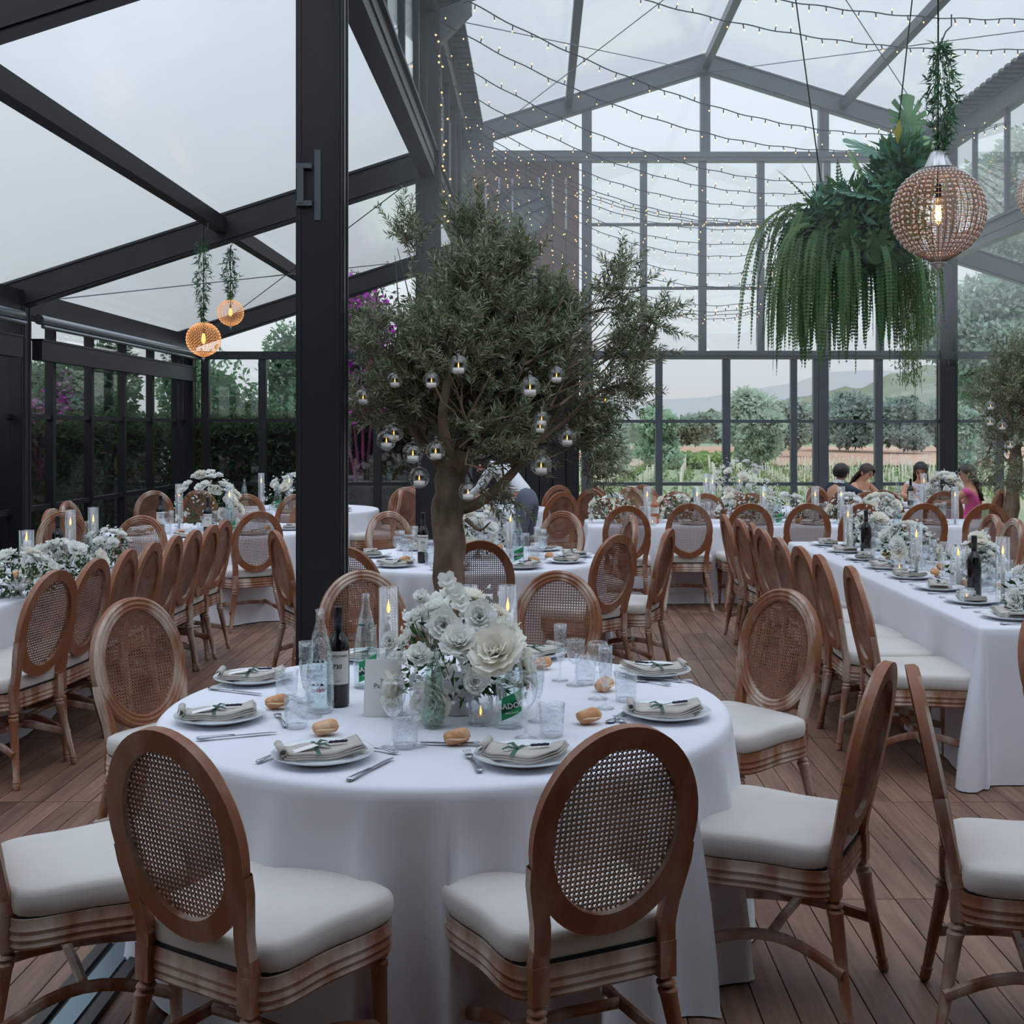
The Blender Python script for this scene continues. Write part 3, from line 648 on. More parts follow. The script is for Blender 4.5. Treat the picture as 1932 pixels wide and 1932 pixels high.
# bougainvillea lit magenta
bp = at(690, 690, 17.75)
bg_ = thing('bougainvillea', 'magenta lit flowering bush outside the end wall, beside the black column', 'flowering bush', (bp.x-.05, bp.y, 0))
bg_.scale = (1.36, 1.0, 1.15)
n = 3400; cs = np.array([(-.12, 0, 3.05, .28, .3), (.05, 0, 2.5, .22, .35), (-.1, .1, 2.15, .25, .3), (.0, 0, 1.85, .38, .2), (.3, 0, 1.75, .18, .14), (.05, 0, 2.85, .3, .25)]); ix = RNG.integers(0, len(cs), n)
p = cs[ix, :3]+RNG.normal(size=(n, 3))*np.c_[cs[ix, 3], cs[ix, 3], cs[ix, 4]]*.5
V_, F_ = leafset(p, unit(RNG.normal(size=(n, 3))), .07, .05)
link('flowers', npmesh('flowers', V_, F_, mat('magenta_bracts', rgb(232, 60, 226), .7, trans=.45)), bg_, kind='stuff')
p = cs[ix, :3]+RNG.normal(size=(n, 3))*np.c_[cs[ix, 3], cs[ix, 3], cs[ix, 4]]*.7
V_, F_ = leafset(p, unit(RNG.normal(size=(n, 3))), .09, .035); link('leaves', npmesh('leaves', V_, F_, green(74, 86, 60)), bg_, kind='stuff')
mb = MB()
for k in range(5): mb.tube([(0, 0, 0), (.05*k-.1, .03*k, 1.0), (.15*(k-2), .1*(k % 2), 1.8+.25*k)], [.03, .02, .008], 6)
ob('stems', mb, barkm, bg_)
ml_d = bpy.data.lights.new('magenta_uplight', 'SPOT'); ml_d.energy = 260; ml_d.color = (1, .12, .95); ml_d.spot_size = R(30); ml_d.shadow_soft_size = .08
ml_ = bpy.data.objects.new('magenta_uplight', ml_d); COL.objects.link(ml_); ml_.location = (bp.x-.1, bp.y-.35, .0); ml_.rotation_euler = (R(176), 0, 0)
# ================================================================= chairs
def wood_mat(name, base, lime, lo, hi):
    m = mat(name, base, .5, 0, .4, noise=(5.5, lime, lo, hi, (1.6, 1.6, .55)), bump=(60, .12)); return m
wd_lime = wood_mat('limewashed_wood', rgb(140, 90, 62), rgb(200, 182, 168), .44, .66)
wd_back = wood_mat('brown_waxed_wood', rgb(142, 86, 56), rgb(168, 134, 116), .48, .74)
cane = mat('woven_cane', rgb(152, 108, 84), .55, 0, .3, noise=(9, rgb(120, 80, 60), .4, .65))
fabric = mat('cream_seat_fabric', rgb(214, 209, 203), .9, 0, .2, noise=(3, rgb(202, 197, 192), .4, .7), bump=(900, .12), sheen=.2)
pad_m = mat('black_underpad', rgb(18, 17, 17), .8)
LEAN = .20
def by(z): return -.215-(max(z, .42)-.42)*LEAN*(.55 if z < .55 else .8)-(.0 if z < .55 else 0)
def byl(z):   # lean line of the back
    return -.215-max(0, z-.44)*.205
EA, EB, EZ = .188, .226, .734                 # centreline ellipse of the back ring
def ring_frame(i, n=56):
    t = 2*PI*i/n; z = EZ+EB*sin(t); p = Vector((EA*cos(t), byl(z), z))
    N = Vector((0, 1, .205)).normalized()     # towards the sitter
    T = Vector((-EA*sin(t), -EB*cos(t)*.205, EB*cos(t))).normalized(); U = T.cross(N); U.normalize()
    return p, U, N
def outline(sc=1.0, n=44):
    ctrl = [(-.175, -.215), (0, -.222), (.175, -.215), (.222, -.16), (.226, -.03), (.246, .10), (.240, .19), (.17, .222), (.06, .24), (-.06, .24), (-.17, .222), (-.240, .19), (-.246, .10), (-.226, -.03), (-.222, -.16)]
    k = len(ctrl); out = []
    for i in range(n):
        u = i*k/n; a = int(u); f = u-a; P_ = [Vector((*ctrl[(a+j) % k], 0)) for j in (-1, 0, 1, 2)]
        q = .5*((2*P_[1])+(-P_[0]+P_[2])*f+(2*P_[0]-5*P_[1]+4*P_[2]-P_[3])*f*f+(-P_[0]+3*P_[1]-3*P_[2]+P_[3])*f**3)
        out.append(q*sc)
    return out
def build_chair():
    t = thing('dining_chair', 'chair', 'chair')
    parts = []
    def pt(name, mb, m, sm=True, subs=()):
        o = ob(name, mb, m, t, smooth=sm); parts.append((o, list(subs))); return o
    # back ring: moulded front, plain brown rear
    prof = [(-.026, -.016), (.026, -.016), (.028, .008), (.020, .017), (.013, .012), (.004, .020), (-.006, .014), (-.014, .020), (-.024, .010)]
    mif = [1, 0, 0, 0, 0, 0, 0, 0, 1]
    mb = MB(); mb.sweep(range(56), prof, True, ring_frame, mif=mif)
    for sx_ in (-1, 1):     # posts that grow out of the ring
        path = [(.192, .675), (.190, .63), (.180, .58), (.170, .53), (.166, .48), (.166, .43)]
        def fr(i): 
            x, z = path[i]; return Vector((sx_*x, byl(z)-.000, z)), Vector((sx_*1.0, 0, 0)), Vector((0, 1, .1)).normalized()
        w_ = .021
        pp = [(-w_, -.016), (w_, -.016), (w_, .010), (w_*.5, .017), (0, .011), (-w_*.5, .017), (-w_, .010)]
        if sx_ < 0: pp = pp[::-1]
        mb.sweep(path, pp, False, fr, mif=[1, 0, 0, 0, 0, 0, 1] if sx_ > 0 else [0, 0, 0, 0, 0, 1, 1])
    back = pt('backrest_frame', mb, [wd_lime, wd_back])
    # cane: vertical and horizontal pairs, two diagonals
    mb = MB(); a0, b0 = EA-.02, EB-.02; pch = .0126
    N = Vector((0, 1, .205)).normalized(); Zd = Vector((0, -.205, 1)).normalized(); C = Vector((0, byl(EZ), EZ)); kz = 1/math.sqrt(1+.205**2)
    def strand(x0, z0, x1, z1, w, off):
        p0 = C+Vector((x0, 0, 0))+Zd*z0/kz+N*off; p1 = C+Vector((x1, 0, 0))+Zd*z1/kz+N*off
        mb.beam(p0, p1, w, .0011, up=N)
    def chord(px, pz, dx, dz):
        A = dx*dx/a0**2+dz*dz/b0**2; B_ = 2*(px*dx/a0**2+pz*dz/b0**2); Cc = px*px/a0**2+pz*pz/b0**2-1; D = B_*B_-4*A*Cc
        if D <= 0: return None
        s_ = math.sqrt(D); return (-B_-s_)/(2*A), (-B_+s_)/(2*A)
    for k in range(-14, 15):
        for o_ in (-.0016, .0016):
            c = chord(k*pch+o_, 0, 0, 1)
            if c: strand(k*pch+o_, c[0], k*pch+o_, c[1], .0017, .0006)
    for k in range(-17, 18):
        for o_ in (-.0016, .0016):
            c = chord(0, k*pch+o_, 1, 0)
            if c: strand(c[0], k*pch+o_, c[1], k*pch+o_, .0017, -.0006)
    for k_ in range(-34, 35):
        k = k_+.5
        for sg in (-1, 1):
            c = chord(k*pch, 0, .7071, sg*.7071)
            if c: strand(k*pch+c[0]*.7071, sg*c[0]*.7071, k*pch+c[1]*.7071, sg*c[1]*.7071, .0018, .0018*sg)
    pt('cane_panel', mb, cane, False)
    # seat frame with three mouldings
    ol = outline(); n = len(ol)
    def of(i):
        p = ol[i % n]; T = (ol[(i+1) % n]-ol[i-1]).normalized(); return Vector((p.x, p.y, 0)), Vector((T.y, -T.x, 0)), Vector((0, 0, 1))
    mb = MB(); mb.sweep(range(n), [(-.02, .350), (-.002, .350), (.004, .358), (.0, .367), (.005, .377), (.001, .388), (.005, .399), (.001, .410), (.002, .428), (-.02, .428)], True, of)
    for i in range(n):       # arched lower edge
        pass
    mb.add([(p.x*.95, p.y*.95, .36) for p in ol], [tuple(range(n))[::-1]])
    pt('seat_frame', mb, wd_lime)
    # cushion
    prof = [(.90, .428), (.985, .430), (1.012, .440), (1.025, .460), (1.02, .480), (1.0, .494), (.95, .501), (.82, .506), (.6, .509), (.3, .510), (.02, .5105)]
    vs = []; 
    for s_, z in prof: vs += [(p.x*s_, p.y*s_*(1 if p.y > 0 else .97)+.002, z) for p in ol]
    k = len(prof); fs = [(i*n+j, i*n+(j+1) % n, (i+1)*n+(j+1) % n, (i+1)*n+j) for i in range(k-1) for j in range(n)]
    mb = MB().add(vs, fs+[tuple((k-1)*n+j for j in range(n))]); cu = pt('seat_cushion', mb, fabric, 'all')
    mb = MB().add([(p.x*s_, p.y*s_, z) for s_, z in ((.93, .424), (.985, .426), (.985, .437), (.9, .438)) for p in ol], [(i*n+j, i*n+(j+1) % n, (i+1)*n+(j+1) % n, (i+1)*n+j) for i in range(3) for j in range(n)]); pt('underpad', mb, pad_m)
    # legs
    flute = lambda t, i: 1-.05*(1+cos(8*t))
    def leg(sx_, front):
        mb = MB()
        x0, y0 = (.205, .185) if front else (.168, -.217)
        x1, y1 = (.212, .195) if front else (.222, -.275)
        zb = .352 if front else .345
        mb.beam((sx_*x0, y0, .432), (sx_*x0, y0, zb), .047 if front else .044, .047 if front else .040, up=(0, 1, 0))
        if not front: 
            for a, b_ in ((.432, .47),): mb.beam((sx_*x0, y0, a), (sx_*.166, byl(b_)+.001, b_), .043, .033, up=(0, 1, 0))
        if front:
            for dx, dy in ((0, 1), (1, 0)):
                c = Vector((sx_*(x0+dx*.0235), y0+dy*.0235, .392)); u = Vector((dy, dx, 0)); z_ = Vector((0, 0, 1)); nn = Vector((dx*sx_, dy, 0))*.003
                for a, b_ in ((-1, -1), (1, -1), (1, 1), (-1, 1)): pass
                q = [(-.013, -.013), (.013, -.013), (.013, .013), (-.013, .013)]
                for i in range(4):
                    p0 = c+u*q[i][0]+z_*q[i][1]+nn*.3; p1 = c+u*q[(i+1) % 4][0]+z_*q[(i+1) % 4][1]+nn*.3; mb.beam(p0, p1, .004, .004)
        prof = [(.020, 1.0), (.015, .975), (.023, .96), (.024, .945), (.016, .93), (.024, .905), (.0235, .88), (.0215, .86), (.0145, .14), (.0175, .125), (.0175, .105), (.0145, .095), (.0165, .075), (.016, .03), (.011, .0)]
        nn_ = 16; vs = []
        for r_, f in prof:
            z = f*zb; u = 1-f; cxx = sx_*(x0+(x1-x0)*u); cyy = y0+(y1-y0)*u
            for j in range(nn_):
                t_ = 2*PI*j/nn_; q = r_*(flute(t_, 0) if .13 < f < .87 else 1); vs.append((cxx+q*cos(t_), cyy+q*sin(t_), max(z, .001)))
        kk = len(prof); fs = [(i*nn_+j, (i+1)*nn_+j, (i+1)*nn_+(j+1) % nn_, i*nn_+(j+1) % nn_) for i in range(kk-1) for j in range(nn_)]
        fs += [tuple(range(nn_)), tuple((kk-1)*nn_+j for j in range(nn_))[::-1]]; mb.add(vs, fs)
        pt('leg', mb, wd_lime)
    for sx_ in (-1, 1): leg(sx_, True); leg(sx_, False)
    for sx_ in (-1, 1):      # bowed side stretchers
        pts = [(sx_*(.214-.06*sin(PI*f)+(.0 if f else 0)), -.255+.445*f, .155+.045*sin(PI*f)) for f in [i/10 for i in range(11)]]
        mb = MB(); mb.tube(pts, .0155, 8, sq=(.8, 1.15)); pt('stretcher', mb, wd_lime)
    mb = MB(); mb.tube([(-.153, -.03, .2), (0, -.03, .205), (.153, -.03, .2)], .0145, 8, sq=(1, 1)); pt('stretcher', mb, wd_lime)
    return Proto(t, parts)
T1 = (-.30, 3.98, .93); T2 = (-.47, 8.52, .93); T3 = (-3.0, 10.9, .93); T4 = (-2.75, 13.75, .9); T7 = (2.15, 14.0, .9); T8 = (4.5, 14.4, .74); T9 = (-.62, 13.9, .75)
TL = (-3.72, -2.80, 4.6, 8.35); TC = (.48, 4.6, 11.25, 12.2); TR = (2.05, 3.05, 5.52, 9.75)
CHAIR = build_chair()
PLACED = []
def chair(px, pyt, face, label, group, z=.0):
    """px,pyt = top of the back in the photograph; face = (x,y) point looked at, or heading in degrees"""
    Y = (EYE-.972)*F/(pyt-VY); X = (px-VX)*Y/F
    return chair_at(X, Y, face, label, group, top=True)
def chair_at(X, Y, face, label, group, top=False):
    if isinstance(face, tuple):
        d = Vector((face[0]-X, face[1]-Y)); a = math.atan2(d.y, d.x)-PI/2
    else: a = R(face)
    if top:      # X,Y given for the top of the back: seat centre lies .325 in front
        X += -sin(a)*.325; Y += cos(a)*.325
    for _ in range(5):
        for T in (T1, T2, T3, T4, T7, T8, T9):      # seats may slip a little under a cloth, never into the table
            d = math.hypot(X-T[0], Y-T[1]); m_ = T[2]+.13
            if d < m_: X = T[0]+(X-T[0])/d*m_; Y = T[1]+(Y-T[1])/d*m_
        for T in (TL, TC, TR):
            gx, gy = max(T[0]-X, X-T[1]), max(T[2]-Y, Y-T[3])
            if gx < .20 and gy < .20:
                if gx > gy: X = T[0]-.20 if X < (T[0]+T[1])/2 else T[1]+.20
                else: Y = T[2]-.20 if Y < (T[2]+T[3])/2 else T[3]+.20
        for (px_, py_) in PLACED:
            d = math.hypot(X-px_, Y-py_)
            if 1e-6 < d < .43: X += (X-px_)/d*(.43-d); Y += (Y-py_)/d*(.43-d)
    PLACED.append((X, Y))
    return CHAIR.put((X, Y, 0), a, label, 'chair', group)
G1 = 'chairs round the front table'
for px, py, fc, lb in (
    (302, 1384, (-.02, 3.98), 'cane-backed chair in the left foreground, its brown back towards us'),
    (1180, 1378, (-.42, 3.98), 'cane-backed chair right of centre in the foreground, its brown back towards us'),
    (1483, 1116, (-.15, 4.05), 'honey-coloured cane chair at the far right of the front round table, front towards us'),
    (1055, 1081, T1[:2], 'chair behind the front table, right of its flowers'),
    (682, 1080, T1[:2], 'chair behind the front table in front of the thick black column'),
    (248, 1133, (-.1, 3.7), 'pale limewashed chair at the far left of the front round table')):
    chair(px, py, fc, lb, G1)
chair_at(.71, 3.56, 62, 'chair seen edge-on at the right of the front round table', G1)
chair_at(-1.23, 3.24, -60, 'chair cut by the left edge of the picture at the front table', G1)
chair_at(1.37, 3.28, -104, 'chair at the right edge, turned away from the front round table', 'chairs at the right edge')
chair_at(2.15, 4.35, -150, 'chair cut off by the right edge, only a strip of its frame showing', 'chairs at the right edge')
ordn = ['first', 'second', 'third', 'fourth', 'fifth', 'sixth', 'seventh', 'eighth', 'ninth', 'tenth']
# left long table, aisle side
for i, (px, py) in enumerate([(4, 1080), (94, 1058), (177, 1040), (243, 1027), (293, 1015), (337, 1004), (384, 995), (420, 986)]):
    chair(px, py, 90+random.uniform(-6, 4)-(8 if i < 2 else 0), 'cane-backed chair, %s from the near end along the aisle side of the left long table' % ordn[i], 'chairs along the left long table')
for i, (px, py) in enumerate([(-40, 1000), (97, 962), (182, 948), (135, 970)]):
    if i == 3: px, py = 118, 967
    Y = (EYE-.972)*F/(py-VY)
    chair(px, py, (-3.2, Y-.1) if i != 3 else (-3.0, 8.2), ['chair at the very left edge behind the left long table', 'first pale chair behind the candles on the wall side of the left long table', 'broad pale oval chair by the left windows, behind the left long table', 'chair half hidden by the dark bottle at the left windows'][i], 'chairs along the left long table')
chair(268, 975, 178, 'chair at the far end of the left long table with its vertical cane showing', 'chairs along the left long table')
# round table at the back left
for px, py, lb in ((489, 967, 'cane-backed chair with its back to us at the back left round table'), (375, 926, 'chair hidden behind the tall white flowers of the back left table'), (316, 927, 'chair at the wall side of the back left table'),
                   (447, 938, 'reddish chair top behind the water bottle of the back left table'), (480, 941, 'chair facing us right of the water bottle at the back left table')):
    chair(px, py, T3[:2], lb, 'chairs round the back left table')
for px, py, lb in ((470, 922, 'far chair behind the glass bottle by the end wall'), (560, 943, 'chair half hidden by the thick black column')):
    chair(px, py, T4[:2], lb, 'chairs round the farthest left table')
# second round table behind the olive tree
for px, py, fc, lb in ((518, 1004, T2[:2], 'chair seen from the side just left of the thick black column'),
    (905, 1022, T2[:2], 'brown cane-backed chair right behind the olive trunk'),
    (1145, 1010, T2[:2], 'cane-backed chair with its back to us, right of the olive trunk'),
    (1243, 1003, (-.35, 8.3), 'chair seen from the side at the right of the middle round table'),
    (1035, 970, T2[:2], 'honey coloured chair facing us beside the waiter'),
    (782, 974, T2[:2], 'pale chair facing us behind the red wine bottle of the middle table'),
    (1193, 975, (-.3, 9.0), 'chair with a solid looking cane front beside the end of the cross table'),
    (655, 1036, (-.3, 8.5), 'chair whose edge shows just right of the thick black column')):
    chair(px, py, fc, lb, 'chairs round the middle round table')
# spare chairs in the far left behind the tree
for px, py, fc, lb in ((676, 921, 60, 'chair beyond the thick column, nearest to it'), (712, 923, 100, 'narrow chair seen edge-on beyond the thick column'), (765, 921, 200, 'beige chair under the tree branches, front turned to us'),
    (1062, 930, 30, 'nearer of two chairs overlapping beside the dark boarding'), (1055, 917, 28, 'farther of two chairs overlapping beside the dark boarding'), (1115, 924, -35, 'nearer pale chair before the first glazing post'), (1122, 920, -40, 'farther pale chair before the first glazing post')):
    chair(px, py, fc, lb, 'chairs by the far left corner of the hall')
# cross table and its chairs
for i, px in enumerate((1183, 1301, 1416, 1525, 1628, 1745, 1864)):
    chair(px, 956 - (i > 0)*4, random.uniform(-4, 4)-(px-1500)*.004, 'chair, %s from the left in the row before the cross table' % ordn[i], 'chairs along the cross table')
for i, (px, py) in enumerate(((1290, 933), (1400, 933), (1660, 933))): 
    chair(px, py+1, 180+random.uniform(-8, 8), 'chair top showing, %s from the left on the far side of the cross table' % ordn[i], 'chairs on the far side of the cross table')
# right long table
for i, (px, py) in enumerate([(1357, 973), (1385, 981), (1398, 985), (1428, 1000), (1460, 1017), (1500, 1034), (1537, 1050), (1596, 1072)]):
    chair(px+8, py, -88+random.uniform(-5, 5), 'cane-backed chair, %s from the far end along the aisle side of the right long table' % ordn[i], 'chairs along the right long table')
for i, (px, py) in enumerate([(1806, 973), (1850, 980), (1905, 990)]):
    chair(px, py, 92+random.uniform(-5, 5), 'pale chair, %s from the far end on the window side of the right long table' % ordn[i], 'chairs on the window side of the right long table')
# chairs at the two far round tables
for px, py, fc, lb in ((1183, 920, 205, 'pale chair leaning before the second glazing post'), (1215, 919, 180, 'upright pale chair left of the tall candle before the field'),
    (1290, 927, T7[:2], 'chair left of the tall white flowers at the far round table'), (1340, 934, T7[:2], 'chair in front of the far round table'), (1410, 934, T7[:2], 'chair in front of the tall flowers, to their right'), (1455, 923, T7[:2], 'faint chair behind the single candle of the far round table'), (1500, 925, T7[:2], 'faint chair left of the dark-suited guest')):
    chair(px, py, fc, lb, 'chairs round the far middle table')
chair_at(3.95, 13.35, (4.5, 14.4), 'pale oval chair back in front of the seated couple', 'guest chairs'); chair_at(4.42, 13.2, (4.5, 14.4), 'pale oval chair back left of the white flowers', 'guest chairs')
chair(1925, 872, 100, 'beige chair at the right edge under the second olive tree', 'chairs at the right edge') if False else chair_at(5.95, 12.6, 150, 'chair at the right edge below the second olive tree', 'guest chairs')
# ================================================================= tables and cloths
cloth = mat('white_table_linen', rgb(226, 227, 234), .85, 0, .15, bump=(700, .06), sheen=.15)
ply = mat('folding_table_top', rgb(150, 132, 110), .6)
TZ = .73
def round_table(c, where, folds=15, seed=0, full=True):
    x, y, r = c; rg = random.Random(seed)
    t = thing('round_table', 'round folding table under the white cloth, '+where, 'table', (x, y, 0), 0, 'round tables')
    ob('tabletop', MB().lathe([(r-.02, TZ-.035), (r-.015, TZ-.02), (r-.015, TZ-.008)], 40), ply, t, smooth=True)
    for a in range(4):
        q = PI/4+a*PI/2; ob('leg', MB().tube([(cos(q)*r*.55, sin(q)*r*.55, TZ-.035), (cos(q)*r*.62, sin(q)*r*.62, .0)], .016, 8), alu, t)
    n = 240 if full else 140
    ph = [rg.uniform(0, 6.28) for _ in range(5)]
    prof = [(0.001, 0, 0), (r*.5, 0, 0), (r*.9, 0, 0), (r-.02, .0, 0), (r-.006, -.004, 0), (r+.004, -.014, 0), (r+.008, -.035, .02), (r+.012, -.08, .12), (r+.018, -.16, .35), (r+.03, -.28, .6), (r+.045, -.42, .8), (r+.058, -.58, .95), (r+.065, -.70, 1.0), (r+.07, -TZ+.006, 1.0)]
    vs = []
    for pr, dz, f in prof:
        for j in range(n):
            th = 2*PI*j/n
            w_ = sin(folds*th+ph[0]+1.1*sin(3*th+ph[1])); w_ = 1-2*abs(w_)**.75 if full else w_
            w2 = sin((folds*2+5)*th+ph[2]+.8*sin(2*th)); amp = .062*(.72+.28*sin(2*th+ph[3]))
            q = pr+f*(amp*w_+.009*w2*f)
            vs.append((x+q*cos(th), y+q*sin(th), TZ+dz-(.0012*(1+sin(5*th+pr*9)) if f == 0 and pr < r-.03 else 0)))
    k = len(prof); fs = [(i*n+j, i*n+(j+1) % n, (i+1)*n+(j+1) % n, (i+1)*n+j)[::-1] for i in range(k-1) for j in range(n)]
    fs.append(tuple(range(n)))
    ob('tablecloth', MB().add(vs, fs), cloth, smooth='all', label='white floor-length cloth on the '+where, cat='tablecloth', group='round tablecloths')
def long_table(c, where, seed=0):
    x0, x1, y0, y1 = c; rg = random.Random(seed); cxx, cyy = (x0+x1)/2, (y0+y1)/2
    t = thing('long_table', 'long folding table under the white cloth, '+where, 'table', (cxx, cyy, 0), 0, 'long tables')
    hx, hy = (x1-x0)/2, (y1-y0)/2
    ob('tabletop', MB().box(-hx+.02, hx-.02, -hy+.02, hy-.02, TZ-.035, TZ-.008), ply, t)
    for a in (-1, 1):
        for b_ in (-1, 1): ob('leg', MB().tube([(a*hx*.8, b_*hy*.88, TZ-.035), (a*hx*.8, b_*hy*.88, 0)], .018, 8), alu, t)
    # perimeter with rounded corners, one hanging fold per corner
    per = []; rad = .035; nS = 60
    cor = [(x1-rad, y1-rad, 0), (x0+rad, y1-rad, PI/2), (x0+rad, y0+rad, PI), (x1-rad, y0+rad, 3*PI/2)]
    for ci, (a, b_, t0) in enumerate(cor):
        for k in range(13):
            th = t0+PI/2*k/12; per.append((a+rad*cos(th), b_+rad*sin(th), cos(th), sin(th), 1.0-abs(k-6)/6, k))
        nx = cor[(ci+1) % 4]; th = t0+PI/2
        ax, ay = a+rad*cos(th), b_+rad*sin(th); bx_, by_ = nx[0]+rad*cos(th), nx[1]+rad*sin(th)
        m = max(6, int(math.hypot(bx_-ax, by_-ay)/.05))
        for k in range(1, m): f = k/m; per.append((ax+(bx_-ax)*f, ay+(by_-ay)*f, cos(th), sin(th), 0, k))
    n = len(per); vs = []; ph = rg.uniform(0, 6)
    prof = [(-.004, 0, 0), (.004, -.012, 0), (.008, -.04, .02), (.010, -.12, .15), (.014, -.25, .4), (.02, -.42, .7), (.026, -.58, .9), (.03, -TZ+.006, 1.0)]
    for off, dz, f in prof:
        for i, (px, py, nx, ny, cf, k) in enumerate(per):
            s_ = (px+py)*7; q = off+f*(.016*sin(s_+ph)+.010*sin(s_*2.3+1)) if cf == 0 else off+f*(.02+.14*math.sin(cf*PI*.5)**1.5*(1 if k % 6 != 3 else .55))
            if cf == 0:
                e = 0
            vs.append((px+nx*q, py+ny*q, TZ+dz))
    kk = len(prof); fs = [(i*n+j, i*n+(j+1) % n, (i+1)*n+(j+1) % n, (i+1)*n+j)[::-1] for i in range(kk-1) for j in range(n)]
    fs.append(tuple(range(n)))
    ob('tablecloth', MB().add(vs, fs), cloth, smooth='all', label='white floor-length cloth on the '+where, cat='tablecloth', group='long tablecloths')
round_table(T1, 'round table in the foreground', 13, 3)
round_table(T2, 'middle round table behind the olive tree', 17, 5)
round_table(T3, 'back left round table', 15, 6, False)
round_table(T4, 'farthest left round table', 15, 7, False)
round_table(T7, 'far middle round table', 15, 8, False)
round_table(T8, 'far round table of the seated guests', 15, 9, False)
long_table(TL, 'left long table', 1); long_table(TR, 'right long table', 2); long_table(TC, 'cross table in the middle of the hall', 3)
round_table(T9, 'small table the waiter bends over', 15, 12, False)
# ================================================================= tableware prototypes
china = mat('white_china', rgb(226, 230, 233), .15, 0, .5)
linen = mat('natural_linen', rgb(196, 190, 182), .95, 0, .1, noise=(14, rgb(182, 176, 168), .4, .6), bump=(400, .2))
cutl = mat('polished_steel', rgb(176, 180, 188), .22, .9)
glass = glassy('drinking_glass', (.975, .985, .99), 1.5, .03)
crystal = glassy('cut_crystal', (.955, .97, .98), 1.58, .08, bump=(55, .9))
paper = mat('white_card', rgb(232, 230, 228), .8)
wax = mat('white_candle_wax', rgb(240, 234, 226), .5)
flame_m = mat('candle_flame', (1, .6, .2), .5, emit=((1, .36, .05), 3)); flame_c = mat('flame_core', (1, .8, .4), .5, emit=((1, .60, .18), 6))
wick_m = mat('black_wick', rgb(20, 18, 16), .9)
ribbon = mat('green_velvet_ribbon', rgb(58, 92, 78), .7)
lav = mat('dried_lavender', rgb(60, 52, 78), .9); stem_m = mat('grey_green_stem', rgb(96, 112, 84), .8)
bread_m = mat('bread_crust', rgb(206, 146, 100), .75, noise=(22, rgb(226, 192, 156), .45, .7), bump=(60, .4)); crumb_m = mat('bread_crumb', rgb(226, 200, 160), .9)
def proto(name, cat, parts):
    """parts: (name, MB or mesh, mat, smooth, [subparts])"""
    t = thing(name, name, cat); out = []
    for p in parts:
        o = ob(p[0], p[1], p[2], t, smooth=p[3]) if isinstance(p[1], MB) else link(p[0], p[1], t)
        if len(p) > 5: o['kind'] = p[5]
        subs = []
        for q in (p[4] if len(p) > 4 else []):
            s_ = ob(q[0], q[1], q[2], o, smooth=q[3]) if isinstance(q[1], MB) else link(q[0], q[1], o)
            subs.append(s_)
        out.append((o, subs))
    return Proto(t, out)
# plate
mb = MB().lathe([(.001, .006), (.085, .006), (.092, .009), (.105, .015), (.140, .021), (.1425, .0225), (.142, .0205), (.10, .008), (.09, .002), (.075, .0), (.001, .0)], 48, cap0=False, cap1=False)
PLATE = proto('dinner_plate', 'plate', [('plate_body', mb, china, 'all')])
